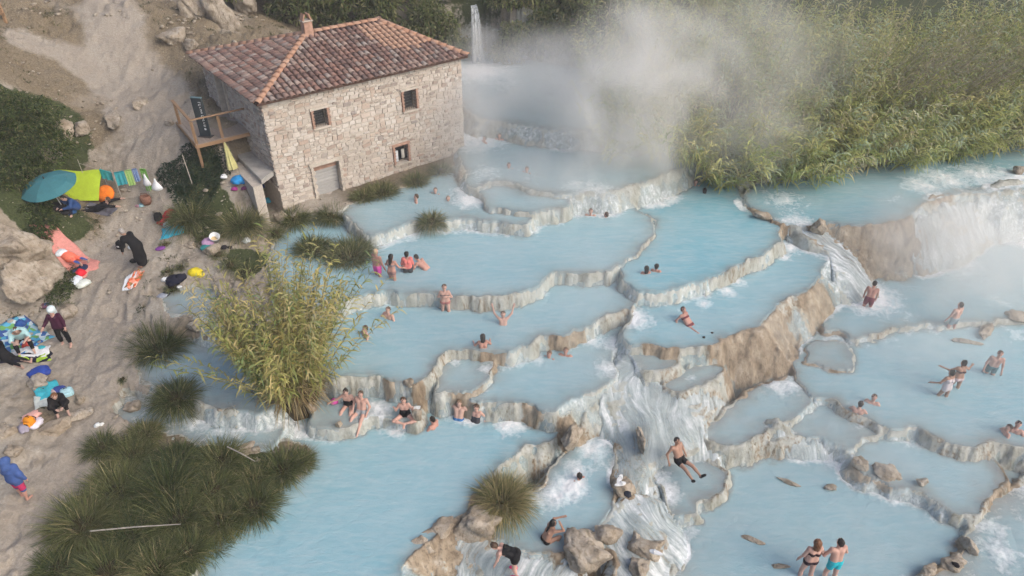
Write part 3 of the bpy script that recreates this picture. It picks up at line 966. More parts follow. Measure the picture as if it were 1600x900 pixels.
# ------------------------------------------------------------------ materials of buildings, plants, things
def mat_stone():
    g = NT('rubble_stone')
    c = g.coord('Object')
    oi = g.n('ShaderNodeObjectInfo')
    r = g.math('FRACT', g.math('ADD', oi.outputs['Random'], g.attr('rnd', 'Fac')))
    base = g.ramp(r, [(0, (.38, .33, .29)), (.12, (.52, .465, .41)), (.4, (.60, .55, .495)), (.62, (.66, .62, .57)), (.8, (.55, .46, .39)), (.90, (.42, .31, .25)), (.95, (.28, .245, .225)), (1.0, (.64, .61, .575))])
    p = g.pos()
    n = g.noise(p, 9, 5, .65); n2 = g.noise(p, 1.2, 4, .6)
    cc = g.mix(g.math('MULTIPLY', n, .4), base, (.42, .38, .34))
    cc = g.mix(g.ramp(n2, [(.45, 0.0), (.75, .5)]), cc, (.43, .34, .27))
    cc = g.mix(g.ramp(g.noise(p, .45, 3, .6), [(.5, 0.0), (.75, .4)]), cc, (.36, .31, .26))
    g.surf(g.princ(cc, .9, .2, g.bump(n, .5, .03)))
    g = NT('mortar')
    p = g.pos()
    n = g.noise(p, 7, 5, .65)
    g.surf(g.princ(g.ramp(n, [(.3, (.42, .375, .325)), (.7, (.58, .53, .475))]), .95, .15, g.bump(n, .7, .05)))
    g = NT('roof_tile')
    oi = g.n('ShaderNodeObjectInfo')
    r = g.math('FRACT', g.math('ADD', oi.outputs['Random'], g.attr('rnd', 'Fac')))
    base = g.ramp(r, [(0, (.215, .135, .115)), (.25, (.31, .19, .155)), (.45, (.165, .108, .10)), (.62, (.37, .275, .235)), (.76, (.36, .32, .295)), (.9, (.125, .088, .083)), (1, (.29, .18, .15))])
    p = g.pos(); n = g.noise(p, 6, 5, .7); n2 = g.noise(p, .8, 3, .6)
    cc = g.mix(g.ramp(n, [(.42, 0.0), (.7, .7)]), base, (.155, .10, .088))
    cc = g.mix(g.ramp(n2, [(.5, 0.0), (.75, .35)]), cc, (.40, .34, .29))
    g.surf(g.princ(cc, .88, .2, g.bump(n, .4, .02)))
    g = NT('ridge_tile')
    oi = g.n('ShaderNodeObjectInfo')
    p = g.pos(); n = g.noise(p, 6, 5, .7)
    cc = g.mix(oi.outputs['Random'], (.44, .25, .165), (.50, .33, .24))
    cc = g.mix(g.math('MULTIPLY', n, .4), cc, (.25, .15, .12))
    g.surf(g.princ(cc, .88, .2))
    for nm, a, b in (('old_wood', (.24, .20, .165), (.40, .36, .32)), ('deck_wood', (.25, .20, .165), (.37, .32, .28)), ('rail_wood', (.27, .165, .095), (.40, .26, .155)), ('grey_plank', (.33, .33, .33), (.50, .50, .49))):
        g = NT(nm)
        oi = g.n('ShaderNodeObjectInfo')
        c = g.coord('Object')
        n = g.noise(g.vscale(c, (3, 22, 22)), 1.4, 4, .6)
        cc = g.mix(n, a, b)
        cc = g.mix(g.math('MULTIPLY', oi.outputs['Random'], .35), cc, tuple(x * .75 for x in a))
        g.surf(g.princ(cc, .8, .2, g.bump(n, .3, .01)))


mat_stone()
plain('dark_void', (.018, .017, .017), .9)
plain('iron', (.05, .045, .042), .6, .4)
plain('glass_dark', (.02, .023, .028), .12, .6)
plain('slab_concrete', (.36, .345, .325), .9, .2, .22, 2.0, .4, 14)
plain('brick_red', (.40, .255, .195), .9, .2, .25, 5)
plain('stone_trim', (.50, .45, .39), .9, .2, .18, 5)
plain('sign_slate', (.035, .047, .055), .6, .3)
plain('sign_white', (.75, .76, .76), .6)

# ------------------------------------------------------------------ the mill
EZ = 8.15            # eave height
HB0 = 2.9            # foot of the walls
eFL = P(401.5, 163, EZ)[:2]; eFR = P(731, 87, EZ)[:2]; eBL = P(310, 82, EZ)[:2]
U = (eFR - eFL); ULEN = np.linalg.norm(U); U = U / ULEN
Vd = np.array([-U[1], U[0]])
VLEN = float((eBL - eFL) @ Vd)
OVH = 0.26
hx = lambda u, v: eFL + U * u + Vd * v
house_ang = math.atan2(U[1], U[0])
mill = thing('stone_mill', 'old two-storey stone mill with red-brown barrel-tiled hip roof beside the pools', 'mill building', (*hx(OVH, OVH), HB0), house_ang)
# local frame of the mill: x along the front wall, y to the back, z up from HB0; origin at the front left wall corner
WL, WD, WH = ULEN - 2 * OVH, VLEN - OVH - 1.0, EZ - HB0 - .02


def wall_uv_front(px, py):
    """(u, z) on the front wall plane under a pixel"""
    o = np.array([0, 0, CAM_Z]); d = P(px, py, 0.0) - o
    n = np.array([-Vd[0], -Vd[1], 0]); q = np.array([*hx(OVH, OVH), 0])
    t = ((q - o) @ n) / (d @ n); h = o + d * t
    return float((h[:2] - hx(OVH, OVH)) @ U), h[2] - HB0


def wall_uv_left(px, py):
    o = np.array([0, 0, CAM_Z]); d = P(px, py, 0.0) - o
    n = np.array([-U[0], -U[1], 0]); q = np.array([*hx(OVH, OVH), 0])
    t = ((q - o) @ n) / (d @ n); h = o + d * t
    return float((h[:2] - hx(OVH, OVH)) @ Vd), h[2] - HB0


def rect(f, a, b):
    u0, z1 = f(*a); u1, z0 = f(*b)
    return (min(u0, u1), max(u0, u1), min(z0, z1), max(z0, z1))


OPEN_F = {'win1': rect(wall_uv_front, (488, 173), (513, 195)), 'win2': rect(wall_uv_front, (629, 143), (650.5, 169)),
          'win3': rect(wall_uv_front, (616, 230), (638, 251)), 'door': rect(wall_uv_front, (489, 261), (535, 298))}
OPEN_L = {'ldoor': rect(wall_uv_left, (367, 150), (347, 160))}
ld_c = wall_uv_left(357, 178)
OPEN_L = {'ldoor': (ld_c[0] - .5, ld_c[0] + .5, max(ld_c[1], 2.9), max(ld_c[1], 2.9) + 1.75)}
DECK_Z = HB0 + OPEN_L['ldoor'][2]


def slab_wall(mb, L, Hh, opens, thick, to3):
    """solid wall with rectangular openings, as boxes butted end to end"""
    us = sorted({0, L, *[o[0] for o in opens], *[o[1] for o in opens]})
    for a, b in zip(us[:-1], us[1:]):
        m = (a + b) / 2
        hol = sorted([(o[2], o[3]) for o in opens if o[0] < m < o[1]])
        z = 0
        segs = []
        for q in hol:
            segs.append((z, q[0])); z = q[1]
        segs.append((z, Hh))
        for z0, z1 in segs:
            if z1 - z0 < .01:
                continue
            pts = [to3(a, 0, z0), to3(b, 0, z0), to3(b, thick, z0), to3(a, thick, z0), to3(a, 0, z1), to3(b, 0, z1), to3(b, thick, z1), to3(a, thick, z1)]
            mb.add(pts, [(0, 3, 2, 1), (4, 5, 6, 7), (0, 1, 5, 4), (1, 2, 6, 5), (2, 3, 7, 6), (3, 0, 4, 7)])


fr3 = lambda u, t, z: (u, t, z)
lf3 = lambda u, t, z: (t, u, z)
wm = MB()
slab_wall(wm, WL, WH, list(OPEN_F.values()), .35, fr3)
slab_wall(wm, WD, WH, list(OPEN_L.values()), .351, lambda u, t, z: (t, .352 + u * (1 - .352 / WD), z))
wm.box((WL - .175, WD / 2 + .2, WH / 2), (.35, WD - .42, WH))
wm.box((WL / 2, WD - .18, WH / 2), (WL - .72, .35, WH))
wall = wm.build('wall', 'mortar', mill)

# rubble stones: templates
stone_me = []
for i in range(8):
    r_ = np.random.default_rng(100 + i)
    bm = bmesh.new()
    for sx in (-1, 1):
        for sz in (-1, 1):
            cx, cz = sx * r_.uniform(.36, .5), sz * r_.uniform(.34, .5)
            for f in ((1, .78), (.78, 1)):
                bm.verts.new((cx * f[0], r_.uniform(-.5, -.3), cz * f[1]))
            bm.verts.new((cx, .5, cz))
    res = bmesh.ops.convex_hull(bm, input=list(bm.verts))
    bmesh.ops.delete(bm, geom=[v for v in bm.verts if not v.link_faces], context='VERTS')
    me = bpy.data.meshes.new('stone'); bm.to_mesh(me); bm.free()
    me.materials.append(MATS['rubble_stone'])
    set_float(me, 'rnd', np.zeros(len(me.vertices)))
    stone_me.append(me)


def lay_stones(L, Hh, opens, zmin, seed):
    rr = random.Random(seed)
    out = []
    z = zmin
    while z < Hh - .06:
        ch = rr.choice([.13, .16, .19, .22, .26]) if z < Hh - .3 else Hh - z - .01
        x = -.02
        ph = rr.uniform(0, 6)
        while x < L:
            w = rr.uniform(.16, .30) * (1.6 if rr.random() < .22 else 1) * (.85 + ch)
            if L - x - w < .12:
                w = L - x + .02
            hgt = ch * rr.uniform(.82, 1.04)
            # now and then two thin stones instead of one
            parts_ = [(z + ch / 2 + rr.uniform(-.015, .015), hgt)]
            if ch > .21 and rr.random() < .3:
                parts_ = [(z + ch * .27, ch * .48), (z + ch * .76, ch * .44)]
            for zc, hh in parts_:
                if zmin + .2 < zc < Hh - .3:
                    zc += .045 * math.sin(x * 1.3 + z * .8) + .03 * math.sin(x * 3.7 + z * 2)
                    hh *= rr.uniform(.85, 1.15)
                u0, u1, z0, z1 = x, x + w, zc - hh / 2, zc + hh / 2
                for o in opens:
                    if z1 > o[2] - .10 and z0 < o[3] + .12 and u1 > o[0] - .12 and u0 < o[1] + .12:
                        if u0 < o[0] - .12:
                            u1 = min(u1, o[0] - .12)
                        elif u1 > o[1] + .12:
                            u0 = max(u0, o[1] + .12)
                        else:
                            u0 = u1
                if u1 - u0 > .08:
                    out.append(((u0 + u1) / 2, zc, (u1 - u0) * .97, hh * .95, rr.random(), rr.randrange(8), rr.uniform(.026, .062), rr.uniform(-.12, .12)))
            x += w
        z += ch
    return out


zf = 3.2 - HB0
st_f = [('f', s) for s in lay_stones(WL, WH - .03, OPEN_F.values(), zf, 3)]
st_l = [('l', s) for s in lay_stones(WD, WH - .03, OPEN_L.values(), 1.2, 4)]
st_all = st_f + st_l
mist = lambda q: q[1][2] * q[1][3] * (1.0 if q[0] == 'f' else .55) * (1.0 if q[1][0] < WL * .72 else .6)
order = sorted(range(len(st_all)), key=lambda i: -mist(st_all[i]))
single = set(order[:300])
jv, jf, jr = [], [], []
nb = 0
for i, (side, (uc, zc, w, hh, r, ti, prot, tilt)) in enumerate(st_all):
    me = stone_me[ti]
    if i in single:
        o = link('stone', me, mill)
        o.scale = (w, prot * 2, hh)
        if side == 'f':
            o.location = (uc, .0, zc); o.rotation_euler = (0, tilt, 0)
        else:
            o.location = (.0, uc, zc); o.rotation_euler = (tilt, 0, -math.pi / 2)
    else:
        v = np.empty(len(me.vertices) * 3); me.vertices.foreach_get('co', v); v = v.reshape(-1, 3) * (w, prot * 2, hh)
        ct, stt = math.cos(tilt), math.sin(tilt)
        v = v @ np.array([[ct, 0, -stt], [0, 1, 0], [stt, 0, ct]])
        if side == 'f':
            v = v + (uc, 0, zc)
        else:
            v = np.stack([v[:, 1], -v[:, 0] + uc, v[:, 2] + zc], -1)
        jv.append(v); jr.append(np.full(len(v), r))
        jf += [tuple(a + nb for a in p.vertices) for p in me.polygons]
        nb += len(v)
me = mesh_from('rubble_stones', np.concatenate(jv), jf, 'rubble_stone')
set_float(me, 'rnd', np.concatenate(jr))
link('rubble_stones', me, mill, kind='stuff')

# openings
def window(o, name, label, bars=True, lintel='stone_trim', washing=False):
    u0, u1, z0, z1 = o
    w_ = MB()
    w_.box(((u0 + u1) / 2, .26, (z0 + z1) / 2), (u1 - u0, .02, z1 - z0))
    win = w_.build('window', 'glass_dark', mill, label=label)
    f = MB()
    t = .055
    f.box((u0 + t / 2, .215, (z0 + z1) / 2), (t, .06, z1 - z0)); f.box((u1 - t / 2, .215, (z0 + z1) / 2), (t, .06, z1 - z0))
    f.box(((u0 + u1) / 2, .215, z0 + t / 2), (u1 - u0 - 2 * t, .06, t)); f.box(((u0 + u1) / 2, .215, z1 - t / 2), (u1 - u0 - 2 * t, .06, t))
    f.build('window_frame', 'old_wood', win)
    s = MB(); s.box(((u0 + u1) / 2, .02, z0 - .045), (u1 - u0 + .2, .24, .088), bevel=.012); s.build('sill', 'stone_trim', win)
    s = MB(); s.box(((u0 + u1) / 2, .06, z1 + .062), (u1 - u0 + .3, .30, .122), bevel=.012); s.build('lintel', lintel, win)
    for k, uu in enumerate((u0 - .06, u1 + .06)):
        s = MB()
        n = max(4, int((z1 - z0) / .075))
        for q in range(n):
            a = z0 + (z1 - z0) * q / n
            s.box((uu + (.012 if q % 2 else -.012), .055, a + (z1 - z0) / n / 2), (.10 + (.03 if q % 2 else 0), .30, (z1 - z0) / n - .012), bevel=.006)
        s.build('jamb', 'brick_red', win)
    if bars:
        for q in range(1, 6):
            s = MB(); uu = u0 + (u1 - u0) * q / 6
            s.tube([(uu, .06, z0 + .002), (uu, .06, z1 - .002)], .011, 6); s.build('bar', 'iron', win)
        for q in range(1, 7):
            s = MB(); zz = z0 + (z1 - z0) * q / 7
            s.tube([(u0 + .002, .045, zz), (u1 - .002, .045, zz)], .011, 6); s.build('bar', 'iron', win)
    return win


window(OPEN_F['win1'], 'window', 'barred upper window nearer the corner')
window(OPEN_F['win2'], 'window', 'pale barred upper window half in steam')
window(OPEN_F['win3'], 'window', 'ground floor window with washing hung in it', False, 'brick_red')
u0, u1, z0, z1 = OPEN_F['door']
dm = MB(); dm.box(((u0 + u1) / 2, .30, (z0 + z1) / 2), (u1 - u0, .04, z1 - z0)); door = dm.build('door', 'dark_void', mill)
nP = 8
for q in range(nP):
    a = z0 + (z1 - z0) * .80 * q / nP
    b = MB(); b.box((0, 0, 0), (u1 - u0 - .03, .05, (z1 - z0) * .80 / nP - .012), bevel=.006)
    b.build('plank', 'grey_plank', door, loc=((u0 + u1) / 2, .24 + (.006 if q % 2 else 0), a + (z1 - z0) * .40 / nP))
b = MB()
for q in range(5):
    b.box(((u0 + u1) / 2, .23, z1 - (z1 - z0) * .19 + q * (z1 - z0) * .038 + .02), (u1 - u0 - .02, .12, (z1 - z0) * .032), bevel=.006)
b.build('brick_infill', 'brick_red', door)
b = MB(); b.box(((u0 + u1) / 2, .05, z1 + .09), (u1 - u0 + .4, .32, .178), bevel=.02); b.build('lintel', 'stone_trim', door)
for uu in (u0 - .075, u1 + .075):
    b = MB()
    for q in range(9):
        hh = (z1 - z0) / 9
        b.box((uu + (.02 if q % 2 else -.02), .05, z0 + hh * (q + .5)), (.13 + (.05 if q % 2 else 0), .32, hh - .015), bevel=.01)
    b.build('jamb', 'stone_trim', door)
b = MB(); b.box(((u0 + u1) / 2, -.02, z0 - .05), (u1 - u0 + .3, .4, .098), bevel=.02); b.build('threshold', 'stone_trim', door)
u0, u1, z0, z1 = OPEN_L['ldoor']
dm = MB(); dm.box((.30, (u0 + u1) / 2, (z0 + z1) / 2), (.04, u1 - u0, z1 - z0)); ldoor = dm.build('door', 'dark_void', mill, label='side door with a half open grey leaf above the deck')
for q in range(4):
    b = MB(); b.box((0, 0, 0), (.04, (u1 - u0) / 4 - .008, z1 - z0 - .04), bevel=.005)
    b.build('plank', 'grey_plank', ldoor, loc=(.245, u0 + (u1 - u0) * (q + .5) / 4, (z0 + z1) / 2))
b = MB(); b.box((.05, (u0 + u1) / 2, z1 + .07), (.34, u1 - u0 + .3, .138), bevel=.015); b.build('lintel', 'stone_trim', ldoor)
for uu in (u0 - .05, u1 + .05):
    b = MB(); b.box((.05, uu, (z0 + z1) / 2), (.32, .096, z1 - z0), bevel=.01); b.build('jamb', 'stone_trim', ldoor)

# ------------------------------------------------------------------ roof
RZ = 9.3
ridA = P(476, 51, RZ)[:2]; ridB = P(585, 31, RZ)[:2]
toL = lambda p: np.array([(p - hx(OVH, OVH)) @ U, (p - hx(OVH, OVH)) @ Vd])
rA, rB = toL(ridA), toL(ridB)
midv = VLEN / 2 - OVH
rA = np.array([rA[0], midv]); rB = np.array([rB[0], midv])
ez, rz = EZ - HB0, RZ - HB0
cFL = np.array([-OVH, -OVH, ez]); cFR = np.array([ULEN - OVH, -OVH, ez]); cBL = np.array([-OVH, VLEN - OVH, ez]); cBR = np.array([ULEN - OVH, VLEN - OVH, ez])
pA = np.array([*rA, rz]); pB = np.array([*rB, rz])
rm = MB()
dn = np.array([0, 0, -.10])
rm.add([cFL, cFR, cBR, cBL, pA, pB, cFL + dn, cFR + dn, cBR + dn, cBL + dn],
       [(0, 1, 5, 4), (2, 3, 4, 5), (3, 0, 4), (1, 2, 5), (0, 6, 7, 1), (1, 7, 8, 2), (2, 8, 9, 3), (3, 9, 6, 0), (6, 9, 8, 7)])
plain('under_roof', (.10, .062, .05), .95, .1, .35, 4)
roof = rm.build('roof', 'under_roof', mill)


def tile_mesh(seed, Lt=.46, wd=.23, ht=.085):
    """half-round clay tile, wide end down the slope (local -y), 20 quads"""
    r_ = np.random.default_rng(seed)
    vs_, fs = [], []
    nseg = 6
    for j, (yy, sc) in enumerate(((-Lt / 2, 1.0), (Lt / 2, .8))):
        for inner in (0, 1):
            for k in range(nseg + 1):
                a = math.pi * k / nseg
                rr = wd / 2 * sc - inner * .018
                vs_.append((-math.cos(a) * rr, yy, math.sin(a) * (ht * sc - inner * .018) + r_.uniform(-.003, .003) + (.012 if j == 0 else -.012)))
    n = nseg + 1
    for k in range(nseg):
        fs.append((k, k + 1, 2 * n + k + 1, 2 * n + k))
        fs.append((n + k, 3 * n + k, 3 * n + k + 1, n + k + 1))
        fs.append((k, n + k, n + k + 1, k + 1))
        fs.append((2 * n + k, 2 * n + k + 1, 3 * n + k + 1, 3 * n + k))
    me = mesh_from('tile', np.array(vs_), fs, 'roof_tile', True)
    set_float(me, 'rnd', np.zeros(len(vs_)))
    return me


tmesh = [tile_mesh(i) for i in range(4)]
for i in range(2):                     # orange tiles towards the upper right of the roof
    q_ = tile_mesh(20 + i); q_.materials.clear(); q_.materials.append(MATS['ridge_tile']); tmesh.append(q_)


def slope_tiles(e0, e1, pa, pb, seed):
    """tile centres and frames for a slope with eave e0-e1 and top pa-pb"""
    rr = random.Random(seed)
    ex = e1 - e0; LL = np.linalg.norm(ex); ex = ex / LL
    n = np.cross(ex, pa - e0); n /= np.linalg.norm(n)
    if n[2] < 0:
        n = -n
    ey = np.cross(n, ex)
    top = (pa - e0) @ ey
    ua, ub = (pa - e0) @ ex, (pb - e0) @ ex
    out = []
    ncol = int(LL / .275); sp = LL / ncol
    for c in range(ncol):
        x = (c + .5) * sp
        ymax = top * min(1, x / max(ua, 1e-3), (LL - x) / max(LL - ub, 1e-3))
        y = .13
        jit = rr.uniform(-.05, .05)
        while y < ymax - .05:
            pt = e0 + ex * (x + rr.uniform(-.012, .012)) + ey * (y + jit * .4) + n * (.022 + rr.uniform(-.006, .008))
            orange_ = seed in (1, 3) and pt[0] > ULEN * .62 and y > .28 * top and (pt[0] / ULEN + y / top) > 1.15 + rr.uniform(-.12, .12)
            out.append((pt, ex, ey, n, rr.uniform(-.06, .06), rr.random(), 4 + rr.randrange(2) if orange_ else rr.randrange(4)))
            y += .355
    return out


tl = slope_tiles(cFL, cFR, pA, pB, 1)
tl2 = slope_tiles(cBL, cFL, pA, pA, 2)
tl3 = slope_tiles(cFR, cBR, pB, pB, 3) + slope_tiles(cBR, cBL, pB, pA, 4)
allt = tl + tl2
mw = mill.matrix_basis.copy()
def wpos(pt):
    return np.array(hx(OVH, OVH))[:2] + U * pt[0] + Vd * pt[1]
allt.sort(key=lambda q: np.hypot(*wpos(q[0])))
jv, jf, jr, jm = [], [], [], []
nb = 0
for i, (pt, ex, ey, n, tw, r, ti) in enumerate(allt + tl3):
    me = tmesh[ti]
    ct, stt = math.cos(tw), math.sin(tw)
    fx = ex * ct + ey * stt; fy = -ex * stt + ey * ct
    if i < 300:
        o = link('tile', me, roof)
        o.matrix_local = Matrix(((fx[0], fy[0], n[0], pt[0]), (fx[1], fy[1], n[1], pt[1]), (fx[2], fy[2], n[2], pt[2]), (0, 0, 0, 1)))
    else:
        v = np.empty(len(me.vertices) * 3); me.vertices.foreach_get('co', v); v = v.reshape(-1, 3)
        v = pt + v[:, :1] * fx + v[:, 1:2] * fy + v[:, 2:] * n
        jv.append(v); jr.append(np.full(len(v), r)); jm += [int(ti > 3)] * len(me.polygons)
        jf += [tuple(a + nb for a in p.vertices) for p in me.polygons]
        nb += len(v)
me = mesh_from('far_tiles', np.concatenate(jv), jf, 'roof_tile', True)
me.materials.append(MATS['ridge_tile']); me.polygons.foreach_set('material_index', np.array(jm, dtype=np.int32))
set_float(me, 'rnd', np.concatenate(jr))
link('far_tiles', me, roof, kind='stuff')
rt = tile_mesh(9, .5, .30, .12); rt.name = 'ridge_tile'; rt.materials.clear(); rt.materials.append(MATS['ridge_tile'])
for a, b in ((cFL, pA), (cFR, pB), (cBL, pA), (cBR, pB), (pA, pB)):
    d = b - a; L_ = np.linalg.norm(d); d = d / L_
    nx = np.cross(d, (0, 0, 1.0)); nx /= np.linalg.norm(nx); nz = np.cross(nx, d)
    cnt = int(L_ / .40)
    for q in range(cnt):
        pt = a + d * (.22 + q * .40) + nz * .035
        o = link('ridge_tile', rt, roof)
        o.matrix_local = Matrix(((nx[0], d[0], nz[0], pt[0]), (nx[1], d[1], nz[1], pt[1]), (nx[2], d[2], nz[2], pt[2]), (0, 0, 0, 1)))
# chimney
chx = toL(P(480, 46, RZ + .2)[:2])
cm = MB(); cm.box((chx[0], chx[1], rz + .18), (.42, .38, .8), bevel=.02); chim = cm.build('chimney', 'brick_red', roof)
cm = MB()
cm.box((chx[0] - .15, chx[1], rz + .76), (.06, .34, .30), rot=Matrix.Rotation(.35, 3, 'Y')); cm.box((chx[0] + .15, chx[1], rz + .76), (.06, .34, .30), rot=Matrix.Rotation(-.35, 3, 'Y'))
cm.build('chimney_cap', 'ridge_tile', chim)
cm = MB(); cm.box((chx[0], chx[1], rz + .60), (.50, .46, .05), bevel=.01); cm.build('chimney_collar', 'stone_trim', chim)

# washing in the ground floor window
u0, u1, z0, z1 = OPEN_F['win3']

# ------------------------------------------------------------------ slab, deck, sign
def l2w(x, y):
    return hx(OVH, OVH) + U * x + Vd * y


slab_z = 5.05
sp = [P2(364, 212, slab_z), P2(386, 214, slab_z), P2(430, 272, slab_z), P2(408, 281, slab_z), P2(372, 245, slab_z)]
sp[1] = l2w(-.05, 2.6); sp[2] = l2w(-.05, .1)
mb = MB()
bot = [(*q, slab_z - .22) for q in sp]; top = [(*q, slab_z) for q in sp]
mb.add(bot + top, [tuple(range(4, -1, -1)), tuple(range(5, 10))] + [(i, (i + 1) % 5, 5 + (i + 1) % 5, 5 + i) for i in range(5)])
slab = mb.build('concrete_slab', 'slab_concrete', None, label='grey concrete slab bridging the channel beside the mill corner', category='slab')
# retaining wall under the slab, away from the mill
mb = MB()
a, b = np.array(sp[3]), np.array(sp[4])
for k in range(2):
    pass
nrm_ = np.array([-(b - a)[1], (b - a)[0]]); nrm_ /= np.linalg.norm(nrm_)
q = [a, b, b + nrm_ * .4, a + nrm_ * .4]
mb.add([(*p_, 2.6) for p_ in q] + [(*p_, slab_z - .225) for p_ in q], [(3, 2, 1, 0), (4, 5, 6, 7), (0, 1, 5, 4), (1, 2, 6, 5), (2, 3, 7, 6), (3, 0, 4, 7)])
mb.build('channel_wall', 'mortar', None, label='low stone wall of the dark channel under the concrete slab', category='wall')

dz = DECK_Z
dA, dB, dC = P(275, 189, dz)[:2], P(306, 226, dz)[:2], P(380, 208, dz)[:2]
wB = l2w(-.04, (dC - l2w(0, 0)) @ Vd)
dC = wB
dx = dC - dB; dxl = np.linalg.norm(dx); dx /= dxl
dy_ = dA - dB; dyl = np.linalg.norm(dy_); dy_ /= dyl
deck = thing('wooden_deck', 'small wooden deck with orange-brown handrails at the side door of the mill', 'deck', (*dB, dz))
nP = int(dxl / .16)
ang = math.atan2(dy_[1], dy_[0])
for q in range(nP):
    c = dx * (q + .5) * dxl / nP + dy_ * dyl / 2
    b = MB(); b.box((0, 0, 0), (dyl, dxl / nP - .012, .035))
    o = b.build('plank', 'deck_wood', deck, loc=(c[0], c[1], -.018)); o.rotation_euler = (0, 0, ang)
for nm, p0, p1, zz in (('beam', dB, dC, -.11), ('beam', dA, dB, -.11)):
    c = (p0 + p1) / 2 - dB; L_ = np.linalg.norm(p1 - p0)
    b = MB(); b.box((0, 0, 0), (L_ - .02, .07, .14)); o = b.build(nm, 'rail_wood', deck, loc=(c[0], c[1], zz)); o.rotation_euler = (0, 0, math.atan2(*(p1 - p0)[::-1]))
for pt, low in ((dB + dx * .05 + dy_ * .05, 1), (dB + dx * dxl * .5 + dy_ * .05, 1), (dA * .85 + dB * .15 + dx * .05, 1)):
    gz = terrain_z(*pt)
    b = MB(); h0 = min(gz - dz - .1, -.2)
    b.box((0, 0, (h0 + .98) / 2), (.09, .09, .98 - h0)); b.build('post', 'rail_wood', deck, loc=(pt[0] - dB[0], pt[1] - dB[1], 0))
for p0, p1 in ((dB + dy_ * .05, dC), (dB + dx * .05 + dy_ * .1, dA * .95 + dB * .05 + dx * .05)):
    c = (p0 + p1) / 2 - dB; L_ = np.linalg.norm(p1 - p0); an = math.atan2(*(p1 - p0)[::-1])
    b = MB(); b.box((0, 0, 0), (L_, .12, .045), bevel=.008); o = b.build('rail', 'rail_wood', deck, loc=(c[0], c[1], 1.005 + (.05 if p1 is dC else 0))); o.rotation_euler = (0, 0, an)
# standing sign
sg = P(322, 213, dz)
sgn = thing('standing_sign', 'tall dark slate sign panel with white vertical lettering standing on the deck', 'sign', (sg[0], sg[1], dz), R(-12))
b = MB(); b.box((0, 0, .86), (.50, .10, 1.70), bevel=.01); pan = b.build('panel', 'sign_slate', sgn)
b = MB(); b.box((0, 0, .01), (.6, .32, .03)); b.build('foot', 'iron', sgn)
b = MB()
rr = random.Random(5)
z_ = 1.55
for q in range(11):      # upright strokes of the lettering, read from the side
    if q == 5:
        z_ -= .06; continue
    wd = rr.choice([.07, .10, .12])
    b.box((.12, -.0535, z_), (wd, .005, .022))
    b.box((.12 + (wd / 2 - .01) * rr.choice([-1, 1]), -.0535, z_ - .03), (.022, .005, .036))
    if rr.random() < .6:
        b.box((.12, -.0535, z_ - .058), (wd, .005, .018))
    z_ -= .105
b.build('lettering', 'sign_white', pan)
b = MB()
b.tube([(.10, -.0515, .36), (.10, -.0565, .36)], .05, 14)
b.build('emblem', 'sign_white', pan)
b = MB(); b.box((0, 0, 1.735), (.5, .1, .04)); b.build('top_edge', plain('sign_teal', (.12, .20, .22), .6), pan)

# ------------------------------------------------------------------ plants
def mat_leaf(name, rough=.55, trans=.42):
    g = NT(name)
    c = g.attr('Col')
    n = g.noise(g.pos(), 1.3, 3, .6)
    hsv = g.n('ShaderNodeHueSaturation')
    g.link(c, hsv.inputs['Color'])
    g.put(hsv.inputs['Value'], g.math('ADD', .72, g.math('MULTIPLY', n, .56)))
    s = g.princ(hsv.outputs[0], rough, .3)
    t = g.n('ShaderNodeBsdfTranslucent'); g.link(hsv.outputs[0], t.inputs[0])
    m = g.n('ShaderNodeMixShader'); m.inputs[0].default_value = trans
    g.link(s, m.inputs[1]); g.link(t.outputs[0], m.inputs[2])
    g.surf(m.outputs[0])


mat_leaf('leaf')


def unit(v):
    return v / (np.linalg.norm(v, axis=-1, keepdims=True) + 1e-9)


def blades(base, dirv, length, width, droop, colr, segs=3, rs=None, tipw=.08, side=None):
    """curved tapering strips; returns verts, quads, vertex colours"""
    N = len(base)
    rs = rs or rng
    ts = np.linspace(0, 1, segs + 1)
    if side is None:
        hor = np.stack([-dirv[:, 1], dirv[:, 0], np.zeros(N)], -1)
        hor = unit(hor + rs.normal(0, .35, (N, 3)))
    else:
        hor = side
    V = np.empty((N, segs + 1, 2, 3))
    prof = [min(1, .55 + 1.2 * t) * (1 - t ** 2.2) + tipw * t for t in ts]
    for j, t in enumerate(ts):
        c = base + dirv * (length * t)[:, None]
        c[:, 2] -= droop * length * t * t
        w = (width * prof[j] / 2)[:, None] * hor
        V[:, j, 0] = c - w; V[:, j, 1] = c + w
    idx = np.arange(N)[:, None] * (2 * (segs + 1)) + (2 * np.arange(segs))[None, :]
    F = np.stack([idx, idx + 1, idx + 3, idx + 2], -1).reshape(-1, 4)
    C = np.repeat(colr, 2 * (segs + 1), 0)
    return V.reshape(-1, 3), F, C


class Veg:
    def __init__(self):
        self.v, self.f, self.c, self.n = [], [], [], 0

    def add(self, v, f, c):
        self.v.append(v); self.f.append(f + self.n); self.c.append(c); self.n += len(v)

    def mesh(self, name, mat='leaf'):
        me = mesh_from(name, np.concatenate(self.v), np.concatenate(self.f), mat)
        set_col(me, 'Col', np.concatenate(self.c))
        return me


def pick(cols, wts, N, rs, jit=.18):
    cols = np.array(cols); w = np.array(wts, float); w /= w.sum()
    c = cols[rs.choice(len(cols), N, p=w)]
    return np.clip(c * (1 + rs.normal(0, jit, (N, 1))) + rs.normal(0, .004, (N, 3)), .004, .9)


RUSH = [(.07, .098, .036), (.135, .16, .06), (.22, .225, .095), (.44, .37, .20)]


